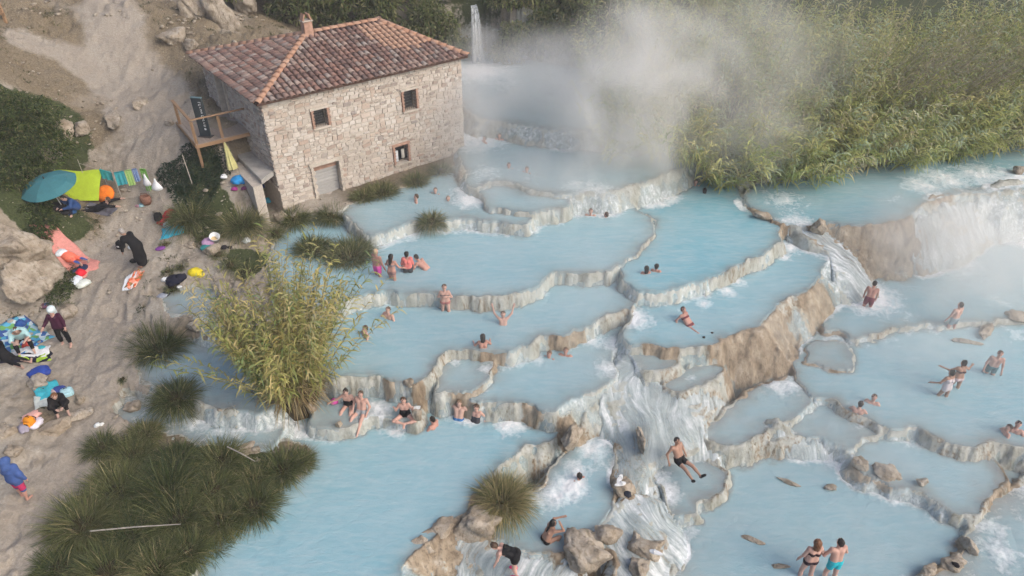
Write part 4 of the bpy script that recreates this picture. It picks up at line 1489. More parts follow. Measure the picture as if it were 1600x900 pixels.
def tussock(rs, radius, height, N, wts=(4, 5, 3, 1), spread=1.0, wid=.016, cols=RUSH):
    r = radius * np.sqrt(rs.random(N)) * .45
    a = rs.random(N) * 2 * np.pi
    base = np.stack([np.cos(a) * r, np.sin(a) * r, np.full(N, -.05)], -1)
    el = np.clip(rs.normal(1.02, .34, N) - .9 * (r / radius) * spread, .12, 1.52)
    az = a + rs.normal(0, .7, N)
    d = np.stack([np.cos(az) * np.cos(el), np.sin(az) * np.cos(el), np.sin(el)], -1)
    Ls = height * rs.uniform(.55, 1.15, N)
    vg = Veg()
    vg.add(*blades(base, d, Ls, rs.uniform(.7, 1.4, N) * wid, rs.uniform(.15, .95, N) * np.cos(el) ** .3, pick(cols, wts, N, rs), 4, rs))
    return vg


def put_tussock(px, py, radius, height, N, label, wts=(4, 5, 3, 1), spread=1.0, seed=None, name='rush_tussock', cat='rush tussock', group=None, z=None, cols=RUSH, wid=.016):
    rs = np.random.default_rng(seed if seed is not None else int(px * 7 + py))
    p = G(px, py) if z is None else P(px, py, z)
    vg = tussock(rs, radius, height, N, wts, spread, wid, cols)
    me = vg.mesh('foliage')
    t = thing(name, label, cat, (p[0], p[1], p[2]), 0, group)
    link('foliage', me, t)
    cb = MB()      # root crown the blades grow from
    rr = random.Random(int(px + py))
    ring0 = [(radius * .42 * math.cos(q * .5236) * rr.uniform(.8, 1.1), radius * .42 * math.sin(q * .5236) * rr.uniform(.8, 1.1), -.15) for q in range(12)]
    ring1 = [(x * .7, y * .7, .10 * height + rr.uniform(-.02, .03)) for x, y, _ in ring0]
    cb.add(ring0 + ring1 + [(0, 0, .16 * height)], [(q, (q + 1) % 12, 12 + (q + 1) % 12, 12 + q) for q in range(12)] + [(12 + q, 12 + (q + 1) % 12, 24) for q in range(12)])
    cb.build('root_crown', 'root_brown', t, True)
    return t


plain('root_brown', (.055, .045, .025), .95, .1, .4, 9)
put_tussock(248, 548, 1.15, 1.5, 2600, 'large dark green rush tussock beside the bank stream, left of the tall reed clump', (6, 5, 2, .5), .8)
put_tussock(785, 782, .85, 1.08, 2800, 'straw-tipped rush tussock alone on the rim rocks of the big lower pool', (.5, 1.5, 3.4, 7), 1.0, z=.95)
put_tussock(298, 342, 1.1, 1.15, 2000, 'rounded green rush tussock under the hanging white bags', (4, 5, 3, 1))
put_tussock(378, 352, 1.25, 1.25, 2200, 'yellowish rush tussock between the mill corner and the bathers\' clothes', (3, 4, 4, 2))
put_tussock(275, 622, .95, 1.0, 1700, 'drooping dark rush tussock over the small side stream', (6, 5, 2, .6), 1.3)
put_tussock(545, 400, 1.5, 1.15, 2600, 'wide brown-green rush tussock in the upper pool behind the reed clump', (4, 5, 3, 1.6), 1.2, z=2.75)
put_tussock(490, 390, 1.1, 1.0, 1600, 'dark rush tussock half hidden behind the top of the reed clump', (5, 5, 3, 1), 1.2, z=2.75)
put_tussock(520, 342, 1.0, .75, 1500, 'low olive rush tussock at the foot of the mill below the door', (4, 5, 3, 1.5), 1.2)
put_tussock(462, 345, .9, .8, 1300, 'small rush tussock at the front corner of the mill', (4, 5, 3, 1))
put_tussock(597, 302, 1.2, .85, 1700, 'grey-green rush tussock under the washing window of the mill', (3, 5, 4, 1.5), 1.3)
put_tussock(568, 308, .8, .7, 1000, 'small rush tussock right of the mill door', (3, 5, 4, 1.5), 1.3)
put_tussock(674, 346, .75, .75, 1100, 'small brownish rush tussock growing on the rim in front of the mill', (3, 4, 3, 3), 1.3, z=3.15)
put_tussock(650, 284, .9, .75, 1200, 'hazy rush tussock right of the washing window at the foot of the mill', (3, 5, 4, 1.5), 1.3)
put_tussock(690, 270, .9, .75, 1200, 'misty rush tussock nearest the right corner of the mill', (3, 5, 4, 1.5), 1.3)
MASS = [(95,885,1.3,1.15),(165,895,1.3,1.2),(245,890,1.3,1.2),(290,862,1.1,1.0),(130,820,1.3,1.2),(205,835,1.4,1.25),(280,812,1.3,1.2),(345,815,1.1,1.0),(395,790,1.1,1.0),(185,770,1.3,1.2),(260,770,1.4,1.25),(330,765,1.3,1.2),(400,752,1.0,.95),(440,735,.9,.9),
        (205,715,1.2,1.1),(275,722,1.3,1.2),(345,722,1.1,1.0),(225,680,.9,.9),(160,700,.7,.7),(180,750,1.0,1.0),(330,850,1.0,.95),(470,722,.6,.7)]
for i, (px, py, r, h) in enumerate(MASS):
    rq = np.random.default_rng(950 + i)
    put_tussock(px, py, r * rq.uniform(.62, 1.0), h * rq.uniform(.62, 1.2), int(1500 * r), 'dark green rush tussock in the dense mass on the lower left bank', [(8, 4, 1.5, .25), (3, 6, 5, .6), (2, 4, 6, 1.8), (6, 5, 3, .5), (1.5, 4, 7, .8)][i % 5], 1.0, 900 + i, group='rush tussocks massed on the lower left bank')
SMALL = [(300,362,.35,.35,'little green tuft beside the blue towel'),(340,398,.5,.45,'low green tuft behind the yellow bag'),(318,372,.4,.4,'grass tuft above the pale stones by the white bucket'),(262,425,.35,.3,'flat green tuft left of the brown dome tuft'),(284,418,.3,.38,'dark brown dome-shaped tuft by the yellow bag'),
         (270,452,.5,.35,'green tuft under the black and white clothes'),(294,466,.25,.22,'small round tuft at the edge of the side stream'),(385,425,.7,.7,'bushy green tuft at the left of the reed clump top'),(360,415,.5,.55,'dark tuft left of the upper stream'),(430,365,.6,.6,'leafy green tuft under the mill corner rock'),
         (398,298,.5,.6,'overhanging tuft beside the channel opening'),(192,592,.25,.22,'tiny tuft on the path by the side stream'),(258,345,.4,.3,'tuft behind the black rucksack by the red towel'),(258,382,.35,.3,'tuft with a purple cloth on it'),(66,608,.22,.2,'tiny tuft below the dark blue bundle'),(105,480,.4,.3,'low dark tuft under the white and red bundle')]
for px, py, r, h, lb in SMALL:
    put_tussock(px, py, r, h, 420, lb, (4, 6, 3, 1), 1.2, name='grass_tuft', cat='grass tuft', wid=.013)


def canes(rs, bases, leans, heights, leafcols, leafw, stemcols, nleaf=24, leaf_len=.55, leaf_w=.05, start=.25, curve=.25, plume=.0):
    """giant reed canes: returns stem Veg and leaf Veg"""
    N = len(bases)
    st, lf = Veg(), Veg()
    up = np.array([0, 0, 1.0])
    segs = 4
    ts = np.linspace(0, 1, segs + 1)
    hdir = leans                                  # horizontal lean vector (fraction of height)
    def at(i, t):
        return bases[i] + np.stack([hdir[i, 0] * heights[i] * (t * (1 - curve) + curve * t * t), hdir[i, 1] * heights[i] * (t * (1 - curve) + curve * t * t), heights[i] * (t - .10 * np.hypot(hdir[i, 0], hdir[i, 1]) * t * t)], -1)
    I = np.arange(N)
    # three-sided stems
    V = np.empty((N, segs + 1, 3, 3))
    for j, t in enumerate(ts):
        c = at(I, np.full(N, t))
        for q in range(3):
            aa = q * 2.0944
            V[:, j, q] = c + (np.array([math.cos(aa), math.sin(aa), 0]) * (.014 * (1 - .6 * t)))
    idx = np.arange(N)[:, None, None] * (3 * (segs + 1)) + (3 * np.arange(segs))[None, :, None] + np.arange(3)[None, None, :]
    nxt = np.arange(N)[:, None, None] * (3 * (segs + 1)) + (3 * np.arange(segs))[None, :, None] + ((np.arange(3) + 1) % 3)[None, None, :]
    F = np.stack([idx, nxt, nxt + 3, idx + 3], -1).reshape(-1, 4)
    st.add(V.reshape(-1, 3), F, np.repeat(pick(stemcols[0], stemcols[1], N, rs), 3 * (segs + 1), 0))
    # leaves, alternate along the cane
    li = np.repeat(I, nleaf)
    k = np.tile(np.arange(nleaf), N)
    t = start + (1 - start) * ((k + rs.random(N * nleaf)) / nleaf) ** .85
    b = at(li, t)
    plane = np.repeat(rs.random(N) * 2 * np.pi, nleaf)
    az = plane + np.pi * (k % 2) + rs.normal(0, .5, N * nleaf)
    el = rs.uniform(.35, 1.1, N * nleaf) + .25 * (t - .5)
    d = np.stack([np.cos(az) * np.cos(el), np.sin(az) * np.cos(el), np.sin(el)], -1)
    d = unit(d + .35 * np.stack([hdir[li, 0], hdir[li, 1], np.zeros(len(li))], -1))
    ccol = pick(leafcols[0], leafcols[1], N, rs, .12)[li]
    tone = pick(leafcols[0], leafcols[1], N * nleaf, rs)
    cc = .6 * ccol + .4 * tone
    ll = leaf_len * rs.uniform(.6, 1.25, N * nleaf) * (1 - .35 * t)
    lf.add(*blades(b, d, ll, leaf_w * rs.uniform(.7, 1.25, N * nleaf), rs.uniform(.35, 1.0, N * nleaf), cc, 3, rs))
    return st, lf


# the big reed clump
rs = np.random.default_rng(42)
N = 225
cb = P(458, 618, 1.55)
a = rs.random(N) * 2 * np.pi; r = .75 * np.sqrt(rs.random(N))
bases = np.stack([np.cos(a) * r, np.sin(a) * r * .8, np.full(N, -.1)], -1)
lean = np.stack([np.cos(a), np.sin(a)], -1) * (.06 + .54 * (r / .75) * rs.uniform(.35, 1.25, N))[:, None] + rs.normal(0, .13, (N, 2))
lean[:, 1] += .10
hts = rs.uniform(3.2, 5.3, N) * (1 - .16 * np.hypot(lean[:, 0], lean[:, 1]))
hts[:10] = rs.uniform(5.2, 6.2, 10); lean[:10] = rs.normal(0, .22, (10, 2)) + np.array([0, .22])
REEDC = [(.25, .31, .10), (.40, .41, .13), (.58, .48, .19), (.64, .53, .28), (.20, .29, .14)]
st, lf = canes(rs, bases, lean, hts, (REEDC, (3, 5, 4, 2.5, 2)), None, ([(.30, .25, .13), (.42, .35, .2), (.2, .2, .09)], (3, 3, 2)), 32, .62, .062, .16, .25)
# dry skirt at the foot
M_ = 900
a = rs.random(M_) * 2 * np.pi; rr_ = rs.uniform(.3, 1.0, M_)
bb = np.stack([np.cos(a) * rr_, np.sin(a) * rr_ * .8, rs.uniform(0, 1.1, M_)], -1)
el = rs.uniform(-.2, 1.2, M_)
dd = np.stack([np.cos(a) * np.cos(el), np.sin(a) * np.cos(el), np.sin(el)], -1)
lf.add(*blades(bb, dd, rs.uniform(.35, .9, M_), np.full(M_, .03), rs.uniform(.3, 1.1, M_), pick([(.40, .31, .17), (.28, .20, .10), (.48, .40, .25), (.16, .15, .06)], (3, 3, 2, 1.2), M_, rs), 3, rs))
rc = thing('reed_clump', 'tall yellow-green giant reed clump standing alone between the pools', 'reed clump', cb)
link('stems', st.mesh('stems'), rc)
link('leaves', lf.mesh('leaves'), rc)
mb = MB()
ring0 = [(1.0 * math.cos(q * .449) * random.uniform(.85, 1.1), .8 * math.sin(q * .449) * random.uniform(.85, 1.1), -.9) for q in range(14)]
ring1 = [(x * .85, y * .85, .18 + random.uniform(-.05, .05)) for x, y, _ in ring0]
mb.add(ring0 + ring1 + [(0, 0, .3)], [(q, (q + 1) % 14, 14 + (q + 1) % 14, 14 + q) for q in range(14)] + [(14 + q, 14 + (q + 1) % 14, 28) for q in range(14)])
mb.build('root_mound', 'root_brown', rc, True)

# the reed bed on the far bank
rs = np.random.default_rng(77)
front = np.array([G(x, y)[:2] for x, y in [(1040, 262), (1090, 262), (1145, 272), (1200, 279), (1280, 272), (1357, 258), (1420, 243), (1500, 240), (1600, 228), (1700, 215)]])
fl_x, fl_y = front[:, 0], front[:, 1]
NC = 330                                  # fountain-like clumps of canes
X = rs.uniform(4.5, 42, NC * 3)
yf = np.interp(X, fl_x, fl_y)
dep = (12.5 - 3.5 * sstep(9, 14, X)) * rs.random(NC * 3) ** 1.15
Y = yf + dep + .5
kp = X < .80 * Y + 3
cx, cy_, cd = X[kp][:NC], Y[kp][:NC], dep[kp][:NC]
xf = np.linspace(fl_x[0], fl_x[-1], 62) + rs.uniform(-.2, .2, 62)          # front row hanging over the water
cx = np.concatenate([cx, xf]); cy_ = np.concatenate([cy_, np.interp(xf, fl_x, fl_y) + rs.uniform(-.15, .35, 62)]); cd = np.concatenate([cd, np.full(62, .15)])
X2 = rs.uniform(-1.0, 16, 60); Y2 = rs.uniform(46.8, 52, 60)
cx = np.concatenate([cx, X2]); cy_ = np.concatenate([cy_, Y2]); cd = np.concatenate([cd, np.full(60, 5.)])
BEDC = [(.26, .33, .11), (.50, .51, .18), (.62, .57, .26), (.45, .54, .39), (.66, .56, .38)]
st, lf = Veg(), Veg()
BEDW = [(6, 3, .6, 2.5, .3), (3, 6, 2, 1, .6), (1.5, 4, 6, .6, 2.0), (2, 2, 1, 6, .6)]
kinds = rs.choice(4, len(cx), p=[.30, .32, .18, .20])
ch_ = rs.uniform(2.5, 5.1, len(cx)) * (.66 + .34 * sstep(0, 2.5, cd))
for q in range(4):
    ci = np.repeat(np.flatnonzero(kinds == q), 11)
    n = len(ci)
    a = rs.random(n) * 2 * np.pi; r = np.sqrt(rs.random(n))
    bx, by = cx[ci] + np.cos(a) * r * .55, cy_[ci] + np.sin(a) * r * .55
    bases = np.stack([bx, by, terrain(bx, by) - .1], -1)
    lean = np.stack([np.cos(a), np.sin(a)], -1) * (.08 + .34 * r)[:, None] + rs.normal(0, .07, (n, 2)) + np.array([.06, -.10])
    lean[:, 1] -= .62 * np.exp(-cd[ci] / .8)
    hts = ch_[ci] * rs.uniform(.7, 1.15, n)
    a_, b_ = canes(rs, bases, lean, hts, (BEDC, BEDW[q]), None, ([(.30, .27, .15), (.2, .2, .09), (.44, .39, .28)], (3, 3, 1.5)), 24, .85, .075, .22, .35)
    st.add(np.concatenate(a_.v), np.concatenate(a_.f), np.concatenate(a_.c)); lf.add(np.concatenate(b_.v), np.concatenate(b_.f), np.concatenate(b_.c))
NT_ = 420
q = rs.integers(0, len(cx), NT_)
bx, by = cx[q] + rs.normal(0, .5, NT_), cy_[q] + rs.normal(0, .5, NT_)
a_, b_ = canes(rs, np.stack([bx, by, terrain(bx, by) + 1.0], -1), rs.normal(0, .22, (NT_, 2)) + np.array([.12, -.06]), ch_[q] * rs.uniform(.95, 1.2, NT_), ([(.55, .48, .34), (.42, .40, .2), (.3, .34, .14)], (2, 1.5, 1.5)), None, ([(.50, .44, .32), (.36, .33, .18)], (2, 1)), 7, .55, .05, .72, .4)
st.add(np.concatenate(a_.v), np.concatenate(a_.f), np.concatenate(a_.c)); lf.add(np.concatenate(b_.v), np.concatenate(b_.f), np.concatenate(b_.c))
# dead canes fallen forward, with plumes
ND = 220
X = rs.uniform(18, 24.5, ND); Y = np.interp(X, fl_x, fl_y) + rs.uniform(.2, 3.0, ND)
bd = np.stack([X, Y - .6, terrain(X, Y) + rs.uniform(1.0, 3.4, ND)], -1)
dl = np.stack([rs.normal(.95, .25, ND), rs.normal(-.10, .3, ND)], -1)
a_, b_ = canes(rs, bd, dl, rs.uniform(1.6, 3.0, ND), ([(.42, .37, .29), (.34, .27, .18)], (2, 1)), None, ([(.38, .33, .25), (.48, .43, .35)], (1, 1)), 6, .4, .03, .55, .4)
st.add(np.concatenate(a_.v), np.concatenate(a_.f), np.concatenate(a_.c)); lf.add(np.concatenate(b_.v), np.concatenate(b_.f), np.concatenate(b_.c))
st.add(np.concatenate(lf.v), np.concatenate(lf.f), np.concatenate(lf.c))
link('reed_bed', st.mesh('reed_bed'), kind='stuff', label='dense bed of green and yellowing giant reeds on the far bank', category='reeds')


def leaf_cloud(rs, blobs, dens, size, cols, wts):
    """leaves through the volume of several lobes (x,y,z,rx,ry,rz)"""
    vg = Veg()
    for (x, y, z, rx, ry, rz) in blobs:
        n = int(dens * (rx * ry + ry * rz + rx * rz))
        d = unit(rs.normal(0, 1, (n, 3)))
        d[:, 2] = np.where(d[:, 2] < -.35, -d[:, 2], d[:, 2])
        lump = 1 + .22 * np.sin(d[:, 0] * 7 + x) * np.sin(d[:, 1] * 6 + y) + .12 * np.sin(d[:, 2] * 11 + z * 3)
        r = (.62 + .42 * rs.random(n) ** .6) * lump
        p = np.array([x, y, z]) + d * np.array([rx, ry, rz]) * r[:, None]
        dirv = unit(d + rs.normal(0, .8, (n, 3)) + np.array([0, 0, -.1]))
        vg.add(*blades(p, dirv, size * rs.uniform(.6, 1.4, n), size * .5 * rs.uniform(.7, 1.3, n), rs.uniform(.1, .5, n), pick(cols, wts, n, rs), 2, rs))
    return vg


BUSHC = [(.038, .062, .018), (.075, .11, .032), (.135, .165, .055), (.21, .20, .09)]


def bush(px, py, blobs, label, dens=900, size=.13, wts=(4, 5, 3, 1), seed=1, name='leafy_bush', loc=None, group=None, cols=BUSHC):
    rs = np.random.default_rng(seed)
    p = G(px, py) if loc is None else np.array([loc[0], loc[1], terrain_z(loc[0], loc[1])])
    t = thing(name, label, 'bush', p, 0, group)
    link('foliage', leaf_cloud(rs, blobs, dens, size, cols, wts).mesh('foliage'), t)
    mb = MB()
    for q in range(6):
        b = blobs[q % len(blobs)]
        e = np.array(b[:3]) + rs.normal(0, .3, 3) * np.array([b[3], b[4], b[5] * .5])
        mb.tube([(rs.normal(0, .12), rs.normal(0, .12), -.15), (e[0] * .5, e[1] * .5, e[2] * .6), e], [.05, .035, .012], 5)
    mb.build('branch', 'root_brown', t)
    return t


bush(45, 290, [(-.7, 0, .35, 1.2, 1.5, .9), (-.3, 1.5, .7, 1.4, 1.3, .9), (-1.7, .4, .6, 1.3, 1.6, .9), (-.9, -1.2, .0, 1.0, .9, .7)], 'dense dark green bush on the rock above the teal umbrella', 1500, .12, seed=3)
bush(30, 205, [(0, 0, .5, 1.7, 1.3, .9), (-1.5, .3, .7, 1.5, 1.4, .9), (.9, -.6, .1, 1.0, 1.0, .7)], 'dense bush with whitish twigs at the left edge of the hillside', 1500, .12, (3, 5, 4, 1.5), seed=4)
bush(80, 350, [(-.3, -.3, .1, .7, .7, .5), (-1.0, .2, .4, .9, .8, .7), (-.3, -1.0, -.2, .7, .8, .5)], 'dark bush hanging over the rock outcrop left of the umbrella', 1500, .11, (5, 5, 2, .5), seed=5)
bush(105, 440, [(0, 0, .05, .45, .9, .25), (.25, -.9, .0, .4, .7, .22)], 'low dark ground bush along the foot of the rock outcrop', 1600, .09, (5, 5, 2, 1), seed=6)
FB = [(-16.0, 45.2, 1.5), (-13.2, 46.0, 1.7), (-10.6, 46.2, 1.8), (-8.2, 46.6, 1.7), (-5.9, 46.8, 1.6), (-3.9, 46.6, 1.2), (.2, 46.6, 1.3), (2.3, 46.9, 1.5), (-12, 49.5, 2.2), (-7.5, 50, 2.2), (-3, 50, 2.0)]
for i, (x, y, s) in enumerate(FB):
    rs_ = np.random.default_rng(300 + i)
    bl = [(rs_.normal(0, .5) * s, rs_.normal(0, .4) * s, s * rs_.uniform(.3, .8), s * rs_.uniform(.6, .9), s * rs_.uniform(.6, .9), s * rs_.uniform(.5, .75)) for _ in range(4)]
    bush(0, 0, bl, 'green bush on the cliff behind the mill roof' if i < 6 or i > 7 else 'hazy bush right of the distant waterfall', 420, .22, (1, 4, 6, 4), 310 + i, loc=(x, y), cols=[(.06, .09, .028), (.12, .155, .05), (.20, .225, .085), (.28, .265, .13)], group='bushes on the cliff behind the mill' if i < 6 or i > 7 else 'bushes right of the distant waterfall')

for i, (x, y, s_, tall) in enumerate([(-13.5, 44.6, 1.5, 2.4), (-10.8, 44.9, 1.5, 2.6), (-8.4, 44.9, 1.4, 2.6), (-6.2, 45.0, 1.3, 2.4), (-4.2, 45.1, 1.0, 2.2), (-.2, 45.2, 1.1, 2.0), (1.9, 45.3, 1.3, 2.4), (4.2, 45.2, 1.4, 2.6), (6.6, 45.0, 1.4, 2.6), (9.0, 44.6, 1.4, 2.6)]):
    rs_ = np.random.default_rng(360 + i)
    bl = [(rs_.normal(0, .35) * s_, rs_.normal(0, .2) * s_, tall * f_, s_ * rs_.uniform(.7, 1.0), s_ * rs_.uniform(.5, .7), s_ * rs_.uniform(.5, .8)) for f_ in (.25, .55, .85, 1.1)]
    left = i < 5
    bush(0, 0, bl, 'green bush hanging down the cliff face behind the mill' if left else 'hazy bush on the cliff face right of the distant waterfall', 380, .24, (1.5, 4, 6, 4), 370 + i, loc=(x, y), group='bushes hanging on the cliff face behind the mill' if left else 'bushes on the cliff face right of the waterfall', cols=[(.05, .08, .022), (.10, .135, .04), (.17, .20, .07), (.26, .25, .12)])

# low green cover, dry grass and gravel: nobody could count them
rs = np.random.default_rng(91)
vg = Veg()
for px, py, rad, n in [(312, 275, 1.3, 2600), (285, 285, .8, 1200), (265, 268, .6, 700), (335, 262, .6, 700), (300, 235, .5, 500)]:
    c = G(px, py)
    a = rs.random(n) * 2 * np.pi; r = rad * np.sqrt(rs.random(n)) * (1 + .25 * np.sin(3 * a))
    x, y = c[0] + np.cos(a) * r, c[1] + np.sin(a) * r * .8
    b = np.stack([x, y, terrain(x, y)], -1)
    d = unit(np.stack([rs.normal(0, .7, n), rs.normal(0, .7, n), np.abs(rs.normal(.5, .4, n))], -1))
    vg.add(*blades(b, d, rs.uniform(.08, .22, n), np.full(n, .07), rs.uniform(.2, .7, n), pick([(.020, .045, .022), (.035, .065, .035), (.06, .085, .045)], (3, 3, 1), n, rs), 2, rs))
link('ground_cover', vg.mesh('ground_cover'), kind='stuff', label='low dark green creeping plants on the bank below the deck', category='plants')
n = 16000
X = rs.uniform(-34, -6, n * 3); Y = rs.uniform(14, 58, n * 3)
gcol = np.floor((X / (0.55 * Y + 10.8) + 1) / 2 * (COLS - 1)).astype(int)
grow = np.clip(np.searchsorted(Yr, Y), 0, ROWS - 1)
ok = (gcol > 0) & (gcol < COLS)
gcol = np.clip(gcol, 0, COLS - 1)
gm_ = grass[grow, gcol] * ok * (WR[grow, gcol] > .3)
ok = rs.random(n * 3) < np.clip((gm_ - .25) * 1.6, 0, 1)
lx = (X - hx(OVH, OVH)[0]) * U[0] + (Y - hx(OVH, OVH)[1]) * U[1]; ly = (X - hx(OVH, OVH)[0]) * Vd[0] + (Y - hx(OVH, OVH)[1]) * Vd[1]
ok &= ~((lx > -.3) & (lx < WL + .3) & (ly > -.3) & (ly < WD + 1))
X, Y = X[ok][:n], Y[ok][:n]; m_ = len(X)
b = np.stack([X, Y, terrain(X, Y) - .01], -1)
d = unit(np.stack([rs.normal(0, .6, m_), rs.normal(0, .6, m_), np.abs(rs.normal(.8, .3, m_))], -1))
vg = Veg(); vg.add(*blades(b, d, rs.uniform(.08, .30, m_), np.full(m_, .022), rs.uniform(.2, .8, m_), pick([(.28, .21, .11), (.36, .28, .16), (.16, .13, .06), (.09, .09, .03)], (4, 3, 3, 1.4), m_, rs), 2, rs))
link('dry_grass', vg.mesh('dry_grass'), kind='stuff', label='thin dry grass scattered over the hillside and bank', category='grass')

# scattered small weeds
n = 900
X = rs.uniform(-30, -6, n * 3); Y = rs.uniform(13, 50, n * 3)
ok = (fbm(X * .5, Y * .5, 3, 251) > .05) & (poly_sd(X, Y, WREG) > .3) & (lookup(path, X, Y) < .35)
lx = (X - hx(OVH, OVH)[0]) * U[0] + (Y - hx(OVH, OVH)[1]) * U[1]; ly = (X - hx(OVH, OVH)[0]) * Vd[0] + (Y - hx(OVH, OVH)[1]) * Vd[1]
ok &= ~((lx > -.3) & (lx < WL + .3) & (ly > -.3) & (ly < WD + 1))
X, Y = X[ok][:n], Y[ok][:n]
sz = rs.uniform(.06, .26, len(X))
ii = np.repeat(np.arange(len(X)), 22); m_ = len(ii)
bx = X[ii] + rs.normal(0, .5, m_) * sz[ii]; by = Y[ii] + rs.normal(0, .5, m_) * sz[ii]
b = np.stack([bx, by, terrain(bx, by) - .01], -1)
d = unit(np.stack([rs.normal(0, .7, m_), rs.normal(0, .7, m_), np.abs(rs.normal(.7, .3, m_))], -1))
vg = Veg(); vg.add(*blades(b, d, sz[ii] * rs.uniform(.5, 1.2, m_), .018 + .1 * sz[ii], rs.uniform(.2, .8, m_), pick([(.05, .07, .025), (.09, .105, .04), (.16, .14, .07)], (3, 3, 2), m_, rs), 2, rs))
link('weeds', vg.mesh('weeds'), kind='stuff', label='small weeds scattered over the bank and slope', category='plants')

# ------------------------------------------------------------------ rocks
def mat_rock():
    g = NT('rock')
    p = g.pos(); oi = g.n('ShaderNodeObjectInfo')
    n = g.noise(p, 2.2, 6, .65); n2 = g.noise(g.vscale(p, (4, 4, 1.4)), 2.0, 5, .65)
    cc = g.ramp(n, [(.25, (.17, .14, .105)), (.42, (.32, .275, .22)), (.58, (.45, .40, .335)), (.8, (.58, .535, .475))])
    cc = g.mix(g.ramp(n2, [(.52, 0.0), (.66, .75)]), cc, (.15, .125, .085))
    cc = g.mix(g.math('MULTIPLY', oi.outputs['Random'], .3), cc, (.33, .25, .165))
    g.surf(g.princ(cc, .9, .25, g.bump(g.math('ADD', n2, g.noise(p, 14, 4, .6)), .7, .08)))


mat_rock()


def rock_mesh(seed, sub=3, sx=1, sy=1, sz=1, amp=.28):
    rs_ = np.random.default_rng(seed)
    bm = bmesh.new()
    bmesh.ops.create_icosphere(bm, subdivisions=max(sub, 1), radius=1)
    v = np.array([q.co[:] for q in bm.verts])
    f = [tuple(x.index for x in q.verts) for q in bm.faces]
    bm.free()
    o1 = rs_.uniform(0, 50, 2)
    for _ in range(16):          # broken faces
        n = unit(rs_.normal(0, 1, 3)); dd = rs_.uniform(.48, .85)
        h = v @ n
        v = v - np.maximum(h - dd, 0)[:, None] * n * .92
    a1, a2 = v[:, 0] * 1.9 + o1[0] + v[:, 2] * 1.1, v[:, 1] * 1.9 + o1[1] - v[:, 2] * 1.3
    nn = .7 * fbm(a1, a2, 4, seed) + .55 * (ridge(a1 * 1.3, a2 * 1.3, 4, seed + 9) - .35)
    v = v * (1 + amp * 1.25 * nn)[:, None]
    # bedding ledges
    v[:, 2] += .05 * np.sin(v[:, 2] * 14 + 3 * fbm(a1 * .7, a2 * .7, 2, seed + 4))
    v = v * (sx, sy, sz)
    return mesh_from('rock', v, np.array(f), 'rock', False)


def rock(px, py, sx, sy, sz, label, rotz=0, sink=.35, seed=None, z=None, name='rock', group=None, sub=4, amp=.30):
    p = G(px, py) if z is None else P(px, py, z)
    me = rock_mesh(seed if seed is not None else int(px * 3 + py), sub, sx, sy, sz, amp)
    o = link(name, me, None, (p[0], p[1], p[2] + sz * (1 - 2 * sink)), rotz, label=label, category='rock', group=group)
    return o


rock(748, 815, 1.0, .62, .55, 'pale flow-stained boulder below the straw-tipped rush tussock', .5, .4, z=.75, sub=4)
rock(690, 842, .55, .4, .5, 'brown boulder on the lip of the big lower pool', .6, .35, z=.6)
rock(655, 865, .7, .45, .45, 'brown rock with green foot at the end of the big lower pool rim', .5, .3, z=.5)
rock(915, 868, .85, .8, .75, 'big pale boulder beside the bottom rapids', .8, .4, z=.35, sub=4)
rock(945, 840, .5, .45, .55, 'mossy pale boulder on top of the bottom rapids', .4, .4, z=.45)
rock(1015, 860, .62, .5, .40, 'dark flat rock with a white shoe on it near the bottom edge', .3, .4, z=.35, sub=4)
rock(1000, 892, .5, .4, .4, 'dark rounded rock at the bottom edge', 1.3, .4, z=.25)
rock(992, 850, .2, .26, .3, 'small upright brown rock in the bottom rapids', .2, .3, z=.4)
rock(978, 765, .52, .42, .38, 'flat rock with white sandals between two pools', .8, .35, z=.55, sub=4)
rock(893, 690, .32, .62, .5, 'pale tapering boulder at the corner of the big lower pool', -.6, .4, z=1.1)
rock(1002, 690, .16, .5, .4, 'narrow brown rock splitting the central cascade', .1, .4, z=.95)
rock(357, 648, .52, .45, .40, 'rounded brown rock standing in the side stream', .3, .3, z=1.3, sub=4)
rock(388, 712, .5, .4, .3, 'flat beige rock beside the rushes at the side stream mouth', .2, .4, z=1.1)
rock(212, 638, .45, .4, .25, 'beige rock left of the drooping rush tussock', .5, .4)
rock(306, 512, .35, .3, .3, 'pale rock in the side stream fall', .2, .4)
rock(615, 607, .20, .22, .52, 'upright brown rock pillar in the fall beside the seated woman', 0, .30, z=1.5)
rock(653, 655, .22, .18, .28, 'small mossy rock at the pool corner beside the seated woman', 0, .25, z=1.35)
rock(530, 668, .16, .14, .24, 'small dark knob of rock on the curved rim', 0, .3, z=1.3)
rock(488, 645, .2, .2, .4, 'green-brown rock at the left end of the curved rim', 0, .3, z=1.25)
rock(1233, 755, .5, .1, .10, 'thin curved stone ridge showing above the shallow pool', -.45, .3, z=0)
rock(1295, 763, .28, .16, .09, 'low flat stone showing above the shallow pool', 0, .3, z=0)
rock(1180, 845, .42, .12, .08, 'faint stone just under the shallow pool surface', -.4, .45, z=0)
rock(1220, 885, .35, .1, .06, 'faint narrow stone near the bottom couple', -.1, .45, z=0)
rock(1385, 742, .5, .3, .3, 'jagged brown rock face on the lower right rim', -.5, .4, z=.3)
rock(1340, 728, .3, .3, .35, 'broken brown rock at the left end of the lower right rim', -.3, .4, z=.3)
rock(1440, 755, .22, .14, .16, 'small brown stone on the lower right rim', .1, .3, z=.42)
rock(1512, 855, .22, .3, .26, 'brown rock at the top of the bottom right rim', .3, .35, z=.15)
rock(1488, 882, .42, .25, .22, 'brown rock with dark cloth on the bottom right rim', .5, .35, z=.15)
rock(1450, 892, .4, .2, .18, 'low brown rock at the end of the bottom right rim', .4, .35, z=.12)
